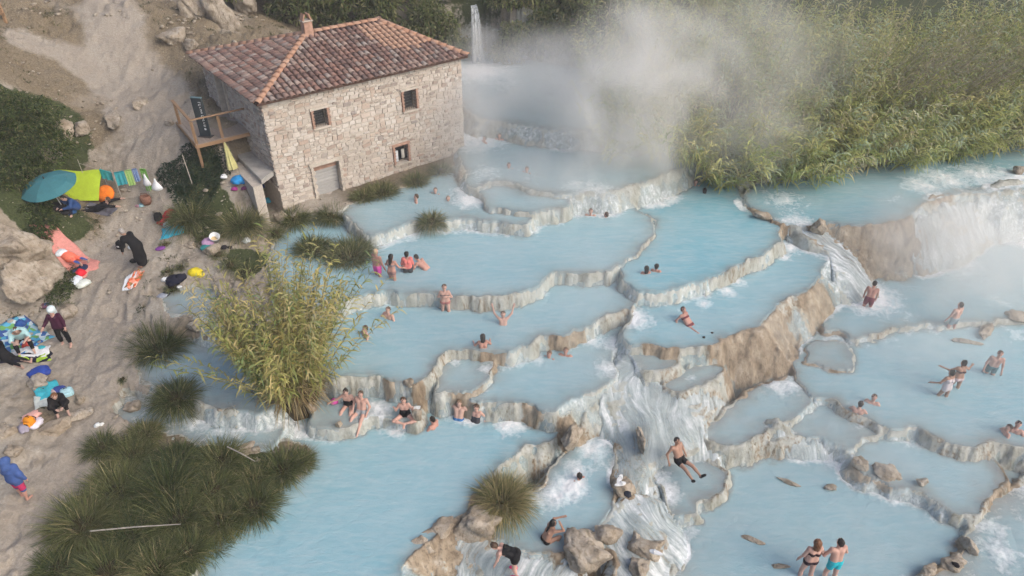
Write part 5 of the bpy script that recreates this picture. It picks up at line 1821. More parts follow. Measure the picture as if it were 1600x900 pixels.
rock(1280, 358, .5, .35, .42, 'dark rock at the left head of the steaming fall', .2, .35, z=2.75)
rock(1190, 338, .45, .3, .2, 'flat pale rock slab at the right rim of the turquoise pool', -.4, .4, z=2.75)
rock(1540, 518, .8, .3, .18, 'misty rough rock ridge right of the standing misty bather', .8, .35, z=.8)
rock(1590, 498, .7, .4, .2, 'misty low rocks near the right edge', .2, .35, z=.85)
rock(1510, 535, .7, .14, .12, 'thin misty stone ridge in the right pool', -.2, .35, z=.75)
rock(1590, 268, .5, .3, .3, 'small reddish rock in the rapids at the upper right', .1, .35, z=2.8)
rock(640, 600, .25, .2, .2, 'brown knob on the wall above the seated woman', .1, .35, z=2.15)
# left side: outcrop and boulders
oc = P(28, 418, 3.6)
for k, (px, py, zz, sx, sy, sz, lb) in enumerate([(15, 398, 3.9, 2.0, 1.5, 1.15, 'massive grey-brown rock outcrop overhanging at the left edge'), (58, 445, 2.9, 1.35, 1.0, .95, 'yellowish lower block of the left rock outcrop'), (-45, 470, 2.8, 1.2, 1.0, .9, 'shadowed rock block beside the cave at the left edge')]):
    rock(px, py, sx, sy, sz, lb, .3 + k, .42, 400 + k, zz, 'rock_outcrop', sub=5, amp=.34)
LR = [(105,490,.45,.35,.3,'pale rock behind the woman with the head towel'),(75,505,.5,.4,.3,'grey rock at the foot of the outcrop'),(330,395,.4,.3,.3,'pale rock under the white bucket'),(440,345,.5,.35,.5,'yellowish rock at the channel mouth'),(120,650,.5,.35,.2,'flat pale rock left of the path'),(60,600,.6,.4,.2,'flat pale rock by the dark blue bundle'),
      (85,670,.7,.4,.22,'broad flat rock below the seated woman in black'),(125,625,.25,.2,.16,'square stone beside the seated woman in black'),(10,680,.35,.3,.25,'grey block at the left edge'),(20,705,.3,.25,.2,'small grey block behind the walking woman'),(180,190,.9,.45,.4,'long pale rock ledge in the hillside'),(130,205,.7,.5,.35,'grey rock ledge under the dry grass slope'),
      (220,165,.6,.35,.3,'pale rock lump above the trodden path'),(75,240,.6,.8,.9,'beige rock face beside the dense bush'),(100,210,.6,.6,.6,'rough beige rock at the top of the dense bush'),(275,65,.9,.6,.5,'pale boulder on the upper slope left of the mill roof'),(300,75,.6,.5,.45,'smaller boulder on the upper slope'),(345,35,1.0,.9,1.6,'tall pale limestone crag behind the mill roof'),
      (310,20,1.1,.9,1.3,'broad limestone crag at the top of the hill'),(385,20,.9,.8,1.1,'grey limestone crag with bushes right of the tall crag'),(265,195,.35,.25,.2,'small rock left of the deck'),(195,300,.2,.18,.12,'small stone by the drying poles'),(300,385,.3,.25,.2,'pale stone below the green tussock')]
for px, py, sx, sy, sz, lb in LR:
    rock(px, py, sx, sy, sz, lb, (px % 7) * .4, .38)

# loose stones
rs = np.random.default_rng(55)
tv = rock_mesh(500, 1)
v0 = np.empty(len(tv.vertices) * 3); tv.vertices.foreach_get('co', v0); v0 = v0.reshape(-1, 3)
f0 = np.array([p.vertices[:] for p in tv.polygons])
n = 7000
X = rs.uniform(-32, -5, n * 2); Y = rs.uniform(12, 52, n * 2)
cl = fbm(X * .35, Y * .35, 3, 231) > -.1
lx = (X - hx(OVH, OVH)[0]) * U[0] + (Y - hx(OVH, OVH)[1]) * U[1]; ly = (X - hx(OVH, OVH)[0]) * Vd[0] + (Y - hx(OVH, OVH)[1]) * Vd[1]
cl &= ~((lx > -.3) & (lx < WL + .3) & (ly > -.3) & (ly < WD + 1)) & (poly_sd(X, Y, WREG) > .2)
X, Y = X[cl][:n], Y[cl][:n]; m_ = len(X)
Z = terrain(X, Y)
s = (.022 + .17 * rs.random(m_) ** 5) * (.7 + .6 * (fbm(X * .5, Y * .5, 2, 233) > .1))
a = rs.random(m_) * 6.28
vx = v0[None] * s[:, None, None] * (1, .8, .55)
vv = np.stack([vx[..., 0] * np.cos(a)[:, None] - vx[..., 1] * np.sin(a)[:, None] + X[:, None], vx[..., 0] * np.sin(a)[:, None] + vx[..., 1] * np.cos(a)[:, None] + Y[:, None], vx[..., 2] + Z[:, None] + (s * .2)[:, None]], -1).reshape(-1, 3)
ff = (f0[None] + (np.arange(m_) * len(v0))[:, None, None]).reshape(-1, 3)
link('gravel', mesh_from('gravel', vv, ff, 'rock'), kind='stuff', label='loose stones and gravel on the bank and slope', category='gravel')

# ------------------------------------------------------------------ people
def mat_skin():
    g = NT('skin')
    c = g.attr('Col')
    n = g.noise(g.coord('Object'), 14, 3, .5)
    cc = g.mix(g.math('MULTIPLY', n, .2), c, (.40, .19, .14))
    g.surf(g.princ(cc, .5, .35))


mat_skin()


def surface_net(caps, lo, hi, h):
    """naive surface nets over a regular grid of a smooth union of round cones; returns verts and quads"""
    caps, k, infl = caps
    n = np.ceil((hi - lo) / h).astype(int) + 1
    gx, gy, gz = [(lo[i] + h * np.arange(n[i])).astype(np.float32) for i in range(3)]
    D = np.full(n, .5, np.float32)
    for nm, a, b, ra, rb in caps:
        r = max(ra, rb) + infl + .07
        i0 = np.maximum(np.floor((np.minimum(a, b) - r - lo) / h).astype(int), 0)
        i1 = np.minimum(np.ceil((np.maximum(a, b) + r - lo) / h).astype(int) + 1, n)
        x = gx[i0[0]:i1[0], None, None]; y = gy[None, i0[1]:i1[1], None]; zq = gz[None, None, i0[2]:i1[2]]
        ab = b - a; L = ab @ ab + 1e-12
        t = np.clip(((x - a[0]) * ab[0] + (y - a[1]) * ab[1] + (zq - a[2]) * ab[2]) / L, 0, 1)
        e = np.sqrt((x - a[0] - t * ab[0]) ** 2 + (y - a[1] - t * ab[1]) ** 2 + (zq - a[2] - t * ab[2]) ** 2) - (ra + (rb - ra) * t + infl)
        s_ = (slice(i0[0], i1[0]), slice(i0[1], i1[1]), slice(i0[2], i1[2]))
        d = D[s_]
        kk = .012 if nm in ('ear', 'nose') else k
        hh = np.clip(.5 + .5 * (d - e) / kk, 0, 1)
        D[s_] = d * (1 - hh) + e * hh - kk * hh * (1 - hh)
    S = D < 0
    c = np.zeros((n[0] - 1, n[1] - 1, n[2] - 1)); P_ = np.zeros(c.shape + (3,))
    cnt = np.zeros(c.shape)
    corners = [(a, b, d) for a in (0, 1) for b in (0, 1) for d in (0, 1)]
    sl = lambda a, m: slice(a, a + m - 1)
    for i, ca in enumerate(corners):
        for cb_ in corners[i + 1:]:
            if sum(abs(p - q) for p, q in zip(ca, cb_)) != 1:
                continue
            da = D[sl(ca[0], n[0]), sl(ca[1], n[1]), sl(ca[2], n[2])]
            db = D[sl(cb_[0], n[0]), sl(cb_[1], n[1]), sl(cb_[2], n[2])]
            x = (da < 0) != (db < 0)
            t = np.where(x, da / (da - db + 1e-12), 0)
            for ax in range(3):
                P_[..., ax] += np.where(x, ca[ax] + t * (cb_[ax] - ca[ax]), 0)
            cnt += x
    act = cnt > 0
    idx = np.full(c.shape, -1); idx[act] = np.arange(act.sum())
    cell = np.argwhere(act)
    V = lo + h * (cell + P_[act] / cnt[act][:, None])
    F = []
    for ax in range(3):
        o1, o2 = [a for a in range(3) if a != ax]
        sa = [slice(0, n[a] - 1) for a in range(3)]
        s0 = [slice(1, n[a] - 1) for a in range(3)]; s0[ax] = slice(0, n[ax] - 1)
        s1 = [slice(1, n[a] - 1) for a in range(3)]; s1[ax] = slice(1, n[ax])
        a_, b_ = S[tuple(s0)], S[tuple(s1)]
        def cl(d1, d2):
            q = [None] * 3
            q[ax] = slice(0, n[ax] - 1); q[o1] = slice(1 - d1, n[o1] - 1 - d1); q[o2] = slice(1 - d2, n[o2] - 1 - d2)
            return idx[tuple(q)]
        i00, i10, i01, i11 = cl(0, 0), cl(1, 0), cl(0, 1), cl(1, 1)
        q = np.stack([i00, i10, i11, i01], -1)
        for m, flip in ((a_ & ~b_, False), (~a_ & b_, True)):
            f = q[m]
            if ax == 1:
                flip = not flip
            F.append(f[:, ::-1] if flip else f)
    F = np.concatenate(F)
    F = F[(F >= 0).all(1)]
    return V, F


def caps_d(p, a, b, ra, rb):
    ab = b - a; L = ab @ ab + 1e-12
    t = np.clip((p - a) @ ab / L, 0, 1)
    return np.linalg.norm(p - a - t[:, None] * ab, axis=1) - (ra + (rb - ra) * t), t


def vec(*a):
    return np.array(a, float)


def rotx(v, a):
    c, s = math.cos(a), math.sin(a)
    return np.array([v[0], c * v[1] - s * v[2], s * v[1] + c * v[2]])


def skeleton(pose, fem=False, fat=1.0):
    """joints in a local frame: x right, y ahead, z up; pose holds direction vectors"""
    H_ = 1.66 if fem else 1.76
    s = H_ / 1.75
    pel = vec(0, 0, 0)
    lean = pose.get('lean', 0.05)                 # torso pitch forward (+) or back (-)
    tors = vec(0, math.sin(lean), math.cos(lean))
    bend = pose.get('curl', 0.0)                  # extra bend of the upper back
    l2 = lean + bend
    ups = vec(0, math.sin(l2), math.cos(l2))
    yaw = pose.get('twist', 0.0)
    sx = vec(math.cos(yaw), math.sin(yaw), 0)
    waist = pel + tors * .20 * s
    chest = waist + ups * .20 * s
    neck = chest + ups * .15 * s
    hl = l2 * .6 + pose.get('head', 0.0)
    hd = vec(math.sin(pose.get('hside', 0)), math.sin(hl), math.cos(hl)); hd /= np.linalg.norm(hd)
    head = neck + hd * .17 * s
    fy = vec(0, math.cos(hl), -math.sin(hl))
    ht = pose.get('hturn', 0.0)
    fy = vec(-math.sin(ht) * fy[1], math.cos(ht) * fy[1], fy[2])
    sw = (.165 if fem else .20) * s
    hw = (.095 if fem else .09) * s
    J = dict(pel=pel, waist=waist, chest=chest, neck=neck, head=head, hd=hd, face=fy)
    for sd, key in ((-1, 'L'), (1, 'R')):
        sh = chest + ups * .09 * s + sx * sd * sw
        ua = np.array(pose.get('ua' + key, pose.get('ua', (.22, .0, -1))), float) * vec(sd, 1, 1); ua /= np.linalg.norm(ua)
        fa = np.array(pose.get('fa' + key, pose.get('fa', (.05, .25, -1))), float) * vec(sd, 1, 1); fa /= np.linalg.norm(fa)
        el = sh + ua * .29 * s; wr = el + fa * .25 * s; hn = wr + fa * .09 * s
        th = np.array(pose.get('th' + key, pose.get('th', (.06, .03, -1))), float) * vec(sd, 1, 1); th /= np.linalg.norm(th)
        sn = np.array(pose.get('sn' + key, pose.get('sn', (.0, -.04, -1))), float) * vec(sd, 1, 1); sn /= np.linalg.norm(sn)
        ft = np.array(pose.get('ft', (.1, 1, -.25)), float) * vec(sd, 1, 1); ft /= np.linalg.norm(ft)
        hp = pel + vec(sd * hw, 0, -.04)
        kn = hp + th * .43 * s; an = kn + sn * .41 * s; toe = an + ft * .17 * s
        J.update({'sh' + key: sh, 'el' + key: el, 'wr' + key: wr, 'hn' + key: hn, 'hp' + key: hp, 'kn' + key: kn, 'an' + key: an, 'toe' + key: toe, 'fa' + key: fa})
    J['s'] = s; J['sx'] = sx; J['ups'] = ups
    return J


def body_caps(J, fem, fat):
    s = J['s']; sx = J['sx']; f = fat
    fwd = np.cross(J['ups'], sx) * -1
    C = []                                        # (region, a, b, ra, rb)
    for sd in (-1, 1):
        C.append(('hips', J['pel'] + sx * sd * .075 * s, J['pel'] + sx * sd * .07 * s + (J['waist'] - J['pel']) * .3, (.118 if fem else .105) * f * s, .11 * f * s))
        C.append(('belly', J['pel'] + sx * sd * .065 * s + (J['waist'] - J['pel']) * .4, J['waist'] + sx * sd * (.05 if fem else .06) * s, .11 * f * s, .098 * f * s))
        C.append(('chest', J['waist'] + sx * sd * .06 * s, J['chest'] + sx * sd * (.07 if fem else .09) * s, .10 * f * s, (.098 if fem else .108) * f * s))
        C.append(('chest', J['chest'] + sx * sd * .07 * s, J['sh' + 'LR'[(sd + 1) // 2]] * .85 + J['neck'] * .15, .09 * s, .062 * s))
        if fem:
            C.append(('bust', J['chest'] + sx * sd * .07 * s - J['ups'] * .03 + fwd * .06, J['chest'] + sx * sd * .075 * s - J['ups'] * .05 + fwd * .085, .065 * f, .055 * f))
    C.append(('neck', J['chest'] + J['ups'] * .08, J['head'] - J['hd'] * .06, .062 * s, .052 * s))
    C.append(('head', J['head'] - J['hd'] * .035 + J['face'] * .012, J['head'] + J['hd'] * .035 - J['face'] * .012, .078, .092))
    C.append(('head', J['head'] - J['hd'] * .07 + J['face'] * .045, J['head'] - J['hd'] * .02 + J['face'] * .03, .048, .06))
    C.append(('nose', J['head'] - J['hd'] * .03 + J['face'] * .10, J['head'] + J['hd'] * .0 + J['face'] * .092, .016, .011))
    side = np.cross(J['face'], J['hd'])
    for sd in (-1, 1):
        C.append(('ear', J['head'] - J['hd'] * .02 + side * sd * .088, J['head'] + J['hd'] * .02 + side * sd * .09, .014, .016))
    for k in 'LR':
        C.append(('uarm', J['sh' + k], J['el' + k], .056 * s * f ** .6, .042 * s * f ** .6))
        C.append(('farm', J['el' + k], J['wr' + k], .042 * s * f ** .5, .029 * s))
        C.append(('hand', J['wr' + k], J['hn' + k], .030 * s, .034 * s))
        C.append(('thigh', J['hp' + k], J['kn' + k], .092 * s * f, .058 * s * f ** .7))
        C.append(('shin', J['kn' + k], J['kn' + k] * .65 + J['an' + k] * .35, .056 * s * f ** .7, .056 * s * f ** .7))
        C.append(('shin', J['kn' + k] * .65 + J['an' + k] * .35, J['an' + k], .056 * s * f ** .7, .037 * s))
        C.append(('foot', J['an' + k] + vec(0, 0, -.02), J['toe' + k], .040, .030))
    return C


def smin_sdf(C, k=.035, infl=0.0):
    return C, k, infl


def cap_bounds(C, pad=.06):
    pts = np.array([q[1] for q in C] + [q[2] for q in C]); r = max(max(q[3], q[4]) for q in C)
    rr = np.array([q[3] for q in C] + [q[4] for q in C])[:, None]
    return (pts - rr).min(0) - pad, (pts + rr).max(0) + pad


def finger_mesh(J, key, s):
    """four fingers and a thumb, slightly curled"""
    fa = J['fa' + key]; hn = J['hn' + key]
    side = np.cross(fa, vec(0, 0, 1)); n_ = np.linalg.norm(side)
    side = vec(1, 0, 0) if n_ < .2 else side / n_
    nor = np.cross(side, fa)
    mb = MB()
    for q, (off, ln) in enumerate(((-.030, .058), (-.010, .072), (.010, .068), (.028, .052))):
        b = hn + side * off + fa * .015
        m = b + fa * ln * .55 - nor * .006
        e = m + fa * ln * .40 - nor * .022
        mb.tube([b, m, e], [.0095, .0085, .006], 5)
    sgn = 1 if key == 'L' else -1
    b = hn - fa * .03 + side * sgn * .028
    m = b + side * sgn * .030 + fa * .026; e = m + fa * .028 + side * sgn * .006
    mb.tube([b, m, e], [.012, .010, .007], 5)
    return np.array(mb.v), mb.f


SKIN = {'pale': (.56, .375, .31), 'pink': (.58, .36, .295), 'tan': (.38, .225, .16), 'red': (.49, .265, .21), 'brown': (.26, .135, .085), 'light': (.62, .42, .335)}
HAIR = {'dark': (.018, .014, .012), 'brown': (.075, .045, .028), 'ginger': (.17, .075, .035), 'blond': (.40, .31, .19), 'grey': (.35, .33, .31), 'fair': (.16, .105, .065)}


def cloth_mat(color, rough=.85):
    nm = 'cloth_%02d_%02d_%02d' % tuple(int(round(c * 99)) for c in color)
    return plain(nm, color, rough, .15, .14, 9, .25, 60)


def person(label, at, z, heading, pose, skin='pale', hair='dark', hstyle='short', fem=False, fat=1.0, depth=0.0, scale=.96, wear=(), anchor='head', group=None, h=.0185, tilt=None, cover=None):
    """at = photo pixel of the head (or of the feet); z = height of the surface stood or bathed in; depth = how far the lowest point is below it"""
    J = skeleton(pose, fem, fat)
    C = body_caps(J, fem, fat)
    lo, hi = cap_bounds(C)
    V, F = surface_net(smin_sdf(C), lo, hi, h)
    low = V[:, 2].min()
    # region of each vertex
    best = np.full(len(V), 9.0); reg = np.zeros(len(V), int); tt = np.zeros(len(V))
    for i, q in enumerate(C):
        d, t = caps_d(V, q[1], q[2], q[3], q[4])
        m = d < best
        best[m] = d[m]; reg[m] = i; tt[m] = t[m]
    rname = np.array([q[0] for q in C])[reg]
    cl = np.tile(np.array(SKIN[skin]), (len(V), 1))
    side = np.cross(J['face'], J['hd'])
    for sd in (-1, 1):
        e = J['head'] + J['face'] * .088 + side * sd * .034 + J['hd'] * .008
        cl[np.linalg.norm(V - e, axis=1) < .017] = (.03, .02, .02)
    e = J['head'] + J['face'] * .09 - J['hd'] * .062
    cl[np.linalg.norm(V - e, axis=1) < .02] = np.array(SKIN[skin]) * (.85, .5, .5)
    allV, allF = [V], [tuple(f) for f in F]
    nb_ = len(V)
    for key in 'LR':
        fv, ff_ = finger_mesh(J, key, J['s'])
        allV.append(fv); allF += [tuple(i + nb_ for i in f) for f in ff_]; nb_ += len(fv)
    Vb = np.concatenate(allV)
    clb = np.concatenate([cl, np.tile(np.array(SKIN[skin]), (len(Vb) - len(V), 1))])
    zb = z - depth - low * scale
    a = R(heading)
    ca, sa = math.cos(a), math.sin(a)
    hp = J['head'] if anchor == 'head' else (V[V[:, 2] < low + .06].mean(0) if anchor == 'feet' else J['pel'])
    hp = hp * scale
    w = P(at[0], at[1], zb + hp[2])
    loc = (w[0] - (ca * hp[0] - sa * hp[1]), w[1] - (sa * hp[0] + ca * hp[1]), zb)
    t = thing('person', label, 'person', loc, a, group)
    t.scale = (scale,) * 3
    me = mesh_from('body', Vb, allF, 'skin', True)
    set_col(me, 'Col', clb)
    link('body', me, t)
    # vertex normals for close-fitting clothes
    nrm = np.zeros_like(V)
    fn = np.cross(V[F[:, 1]] - V[F[:, 0]], V[F[:, 2]] - V[F[:, 0]])
    for k in range(4):
        np.add.at(nrm, F[:, k], fn)
    nrm = unit(nrm)

    def shell(name, mask, color, off=.010, label=None):
        fm = mask[F].all(1)
        if not fm.any():
            return
        used, inv = np.unique(F[fm], return_inverse=True)
        sv = V[used] + nrm[used] * off
        q = inv.reshape(-1, 4)
        n_ = len(sv)
        vv = np.concatenate([sv, V[used] - nrm[used] * .006])
        # close the edge of the garment
        ed = {}
        for f in q:
            for i in range(4):
                e_ = (f[i], f[(i + 1) % 4])
                if (e_[1], e_[0]) in ed:
                    del ed[(e_[1], e_[0])]
                else:
                    ed[e_] = 1
        fs = [tuple(f) for f in q] + [(b_, a_, a_ + n_, b_ + n_) for a_, b_ in ed]
        link(name, mesh_from(name, vv, fs, cloth_mat(color), True), t)

    up = (V - J['pel']) @ unit(J['chest'] - J['pel'])
    for item in wear:
        kind, color = item[0], item[1]
        if kind == 'trunks':
            ln = item[2] if len(item) > 2 else .45
            shell('swim_shorts', np.isin(rname, ['hips']) & (up < .13) | (rname == 'thigh') & (tt < ln) | (rname == 'belly') & (up < .12), color, .016)
        elif kind == 'briefs':
            shell('bikini_bottom', ((rname == 'hips') & (up < .06)) | ((rname == 'thigh') & (tt < .10)), color, .009)
        elif kind == 'top':
            cu = (V - J['chest']) @ J['ups']
            shell('bikini_top', np.isin(rname, ['bust', 'chest']) & (cu > -.095) & (cu < .0), color, .009)
        elif kind == 'suit':
            cu = (V - J['chest']) @ J['ups']
            fwd = np.cross(J['ups'], J['sx']) * -1
            front = (V - J['chest']) @ fwd
            shell('swimsuit', (np.isin(rname, ['hips', 'belly', 'bust', 'chest']) & (cu < .02 + np.where(front > 0, .03, -.10))) | ((rname == 'thigh') & (tt < .12)), color, .010)
        elif kind == 'skirt':
            shell('skirt', np.isin(rname, ['hips']) & (up < .12) | (rname == 'thigh') & (tt < item[2]), color, .03)
        elif kind == 'shirt':
            shell('shirt', np.isin(rname, ['belly', 'chest', 'bust', 'uarm']) | ((rname == 'farm') & (tt < item[2])) | ((rname == 'hips') & (up > -.05)), color, .022)
        elif kind == 'trousers':
            shell('trousers', np.isin(rname, ['hips', 'thigh']) & (up < .12) | ((rname == 'shin') & (((V - J['knL']) @ unit(J['anL'] - J['knL']) < item[2]) | ((V - J['knR']) @ unit(J['anR'] - J['knR']) < item[2])) & (V[:, 2] > low + .12)), color, .018)
        elif kind == 'shoes':
            shell('shoes', (rname == 'foot'), color, .016)
        elif kind == 'robe':
            ar = [q for q in C if q[0] in ('hips', 'belly', 'chest', 'thigh', 'uarm', 'farm', 'bust')]
            if item[2]:
                ar += [('r', (J['hpL'] + J['hpR']) / 2, (J['knL'] + J['knR']) / 2, .17, .19), ('r', (J['knL'] + J['knR']) / 2, (J['knL'] + J['knR']) * .5 * (1 - item[2]) + (J['anL'] + J['anR']) * .5 * item[2], .17, .16)]
            l_, h_ = cap_bounds(ar, .1)
            rv, rf = surface_net(smin_sdf(ar, .09, .028), l_, h_, .024)
            link('robe', mesh_from('robe', rv, rf, cloth_mat(color), True), t)
        elif kind == 'shawl':
            ar = [q for q in C if q[0] in ('chest', 'uarm')] + [('r', J['neck'], J['waist'], .14, .17), ('r', J['head'], J['neck'], .10, .11)]
            l_, h_ = cap_bounds(ar, .1)
            rv, rf = surface_net(smin_sdf(ar, .10, .03), l_, h_, .024)
            # leave the face open
            fo = ((rv - J['head']) @ J['face'] > .06) & (np.linalg.norm(rv - J['head'], axis=1) < .17)
            rf = rf[~fo[rf].any(1)]
            link('towel_shawl', mesh_from('towel_shawl', rv, rf, cloth_mat(color), True), t)
        elif kind == 'headwrap':
            ar = [('r', J['head'] + J['hd'] * .03, J['head'] + J['hd'] * .05 - J['face'] * .05, .105, .115), ('r', J['head'] - J['face'] * .08, J['neck'] - J['face'] * .13, .10, .09), ('r', J['head'] - J['face'] * .05, J['shR'] * .6 + J['neck'] * .4 - J['face'] * .06, .07, .06)]
            l_, h_ = cap_bounds(ar, .1)
            rv, rf = surface_net(smin_sdf(ar, .07, .012), l_, h_, .022)
            link('head_towel', mesh_from('head_towel', rv, rf, cloth_mat(color), True), t)
        elif kind == 'strip':          # straps over the back
            mb = MB()
            for sd in (-1, 1):
                fwd = np.cross(J['ups'], J['sx']) * -1
                b0 = J['waist'] + J['sx'] * sd * .07 - fwd * .115
                b1 = J['chest'] + J['sx'] * sd * .09 - fwd * .118
                b2 = J['neck'] + J['sx'] * sd * .09 - fwd * .03
                mb.tube([b0, b1, b2], .011, 5)
            mb.build('straps', cloth_mat(color), t)
    # hair
    hc = HAIR.get(hair)
    if hc is not None:
        hr = [('h', J['head'] + J['hd'] * .028 - J['face'] * .018, J['head'] + J['hd'] * .045 - J['face'] * .02, .092, .09), ('h', J['head'] - J['hd'] * .03 - J['face'] * .045, J['head'] + J['hd'] * .03 - J['face'] * .04, .078, .085)]
        if hstyle == 'long':
            hr += [('h', J['head'] - J['face'] * .06, J['neck'] - J['face'] * .09 - J['ups'] * .04, .075, .062), ('h', J['neck'] - J['face'] * .09 - J['ups'] * .04, J['chest'] - J['face'] * .135 + J['ups'] * .02, .062, .035)]
        elif hstyle == 'bob':
            hr += [('h', J['head'] - J['face'] * .045, J['neck'] - J['face'] * .06 + J['ups'] * .02, .092, .085)]
        elif hstyle == 'bun':
            hr += [('h', J['head'] + J['hd'] * .09 - J['face'] * .06, J['head'] + J['hd'] * .13 - J['face'] * .075, .045, .04)]
        elif hstyle == 'tail':
            hr += [('h', J['head'] - J['face'] * .10 + J['hd'] * .02, J['neck'] - J['face'] * .15, .035, .03), ('h', J['neck'] - J['face'] * .15, J['chest'] - J['face'] * .15, .03, .018)]
        l_, h_ = cap_bounds(hr, .03)
        rv, rf = surface_net(smin_sdf(hr, .03), l_, h_, .014)
        rv = rv + .006 * np.sin(rv[:, :1] * 90 + rv[:, 2:] * 60)
        link('hair', mesh_from('hair', rv, rf, plain('hair_' + hair, hc, .55, .35, .3, 30), True), t)
    return t


ST = dict(lean=.06)
STAND = dict(lean=.05, ua=(.25, .05, -1), fa=(.1, .35, -1), thL=(.08, .10, -1), thR=(.08, -.04, -1), snR=(0, -.12, -1))
WADE = dict(lean=.15, ua=(.55, .15, -1), fa=(.5, .7, -.4), thL=(.08, .25, -1), thR=(.08, -.05, -1), snL=(0, -.1, -1))
SOAK = dict(lean=-.1, ua=(.5, .35, -.8), fa=(.1, 1, -.1), th=(.2, 1, -.15), sn=(.05, .5, -.8), head=.1)
SOAKL = dict(lean=-.3, ua=(.8, .1, -.5), fa=(.4, .7, -.3), th=(.15, 1, -.1), sn=(.05, .8, -.4), head=.25)
RECL = dict(lean=-.62, ua=(.45, -.35, -.8), fa=(.15, .5, -.7), thL=(.25, 1, -.05), thR=(.12, 1, .05), sn=(.05, 1, -.22), head=.45, ft=(.4, .6, .7))
SITLEGS = dict(lean=-.12, ua=(.35, .1, -1), fa=(-.1, .7, -.5), thL=(.2, 1, .12), thR=(.2, 1, .12), sn=(.0, .75, -.6), head=.2)
CROSS = dict(lean=.05, ua=(.5, .1, -.9), fa=(.1, .45, .9), th=(.75, .8, -.05), sn=(-1, .25, -.1), head=.15)
BEND = dict(lean=1.05, curl=.25, head=.2, ua=(.15, .25, -1), fa=(.0, .3, -1), thL=(.1, .05, -1), thR=(.1, .25, -1), sn=(.02, -.22, -1))
CROUCH = dict(lean=.32, curl=.22, head=-.15, th=(.2, .95, .25), sn=(.0, -.45, -.9), uaL=(.35, .8, -.1), faL=(-.2, .5, .1), uaR=(.5, .9, .25), faR=(-.35, -.25, 1))
HUDDLE = dict(lean=.35, curl=.35, head=.25, th=(.15, .8, .5), sn=(.0, .25, -1), ua=(.3, .7, -.6), fa=(-.5, .8, .0))
ARMUP = dict(lean=-.15, ua=(.75, -.45, .75), fa=(.25, -.55, .8), th=(.15, .8, -.5), sn=(.05, .3, -1), head=.2)
LIE = dict(lean=-1.45, ua=(.5, -.9, .05), fa=(.1, -.9, .0), th=(.12, 1, .02), sn=(.05, 1, -.03), head=.6, ft=(.25, .4, .9))
z_ = PZ


def wade(at, lv, hd, label, vis, **k):
    """standing in water with `vis` metres of the figure showing"""
    tall = (1.66 if k.get('fem') else 1.76) * k.get('scale', 1)
    person(label, at, z_[lv] if isinstance(lv, str) else lv, hd, k.pop('pose', STAND), depth=max(tall - vis, .02), **k)


def soak(at, lv, hd, label, pose=SOAK, show=.42, **k):
    """bathing with head and shoulders showing"""
    fem = k.get('fem', False)
    J = skeleton(pose, fem)
    C = body_caps(J, fem, 1)
    lo, hi = cap_bounds(C, 0)
    tall = (hi[2] - lo[2]) * k.get('scale', 1)
    person(label, at, z_[lv] if isinstance(lv, str) else lv, hd, pose, depth=max(tall - show, .05), **k)


BLK = (.012, .012, .014)
# heading: 0 faces away from the camera, 180 towards it, 90 to the left
wade((587, 393), 'M', -35, 'bald man in bright pink swim shorts wading beside the wide tussock', 1.25, skin='red', hair='blond', wear=[('trunks', (.75, .10, .42))])
wade((611, 401), 'M', -20, 'woman with long dark hair and patterned bikini wading behind the man in pink', 1.15, pose=WADE, skin='red', fem=True, hstyle='long', wear=[('briefs', (.28, .16, .15)), ('top', (.25, .2, .2))])
wade((635, 397), 'M', 5, 'woman in coral top and dark skirt standing in the upper pool', .95, skin='red', fem=True, wear=[('shirt', (.70, .20, .18), .0), ('skirt', (.05, .055, .06), .45)])
soak((650, 402), 'M', 60, 'dark-haired bather leaning down next to the woman in the coral top', dict(SOAK, lean=.7, curl=.3), .55, skin='red')
wade((694, 449), 'N', 180, 'woman in black and white bikini standing against the rim wall', 1.25, skin='pink', fem=True, hair='brown', fat=1.12, pose=dict(STAND, ua=(.4, -.1, -1), fa=(-.7, .5, .3)), wear=[('top', (.10, .10, .11)), ('briefs', (.42, .17, .16))])
soak((606, 484), 'N', 150, 'bather holding hands to chest near the reed tips', SOAK, .55, skin='pink', hair='brown')
soak((570, 513), 'N', 120, 'bather close to the right edge of the reed clump', SOAK, .5, skin='pink', hair='brown')
soak((786, 491), 'N', 180, 'bather with both arms raised onto the rim', ARMUP, .75, skin='pink', hair='brown', fem=True)
soak((754, 526), 'N', 10, 'bather with dark hair seen from behind in the middle pool', dict(SOAK, lean=.1), .6, skin='red', hair='dark', hstyle='bob', fem=True)
soak((858, 553), 'T', 150, 'pink-shouldered bather under the rim wall, left of a pair', SOAKL, .34, skin='red', hair='fair')
soak((884, 548), 'T', 165, 'pink-shouldered bather under the rim wall, right of a pair', SOAKL, .38, skin='red', hair='fair')
person('woman in black swimsuit sitting in the shallow basin holding a pink bag', (540, 613), z_['Q'] - .08, 175, dict(SITLEGS, lean=.1, uaR=(.8, .2, -.6), faR=(.9, .2, -.4)), skin='pink', hair='dark', fem=True, hstyle='bun', wear=[('suit', BLK)], depth=.18)
person('man leaning back with legs stretched in the shallow basin', (563, 616), z_['Q'] - .08, 165, dict(SITLEGS, lean=-.2), skin='pink', hair='brown', wear=[('trunks', (.35, .36, .38))], depth=.2)
person('woman in black swimsuit sitting cross-legged under the falls', (630, 626), z_['Q'], 180, CROSS, skin='pink', hair='brown', fem=True, hstyle='bob', fat=1.08, wear=[('suit', BLK)], depth=.10)
soak((675, 655), 'L', 60, 'dark-haired bather seen from behind below the pool corner', dict(SOAK, lean=.15), .5, skin='red', hair='dark')
person('man in blue shorts reclining with legs in the big lower pool', (717, 630), z_['L'], 165, dict(RECL, lean=-.35), skin='pale', hair='fair', wear=[('trunks', (.06, .19, .42))], depth=.26)
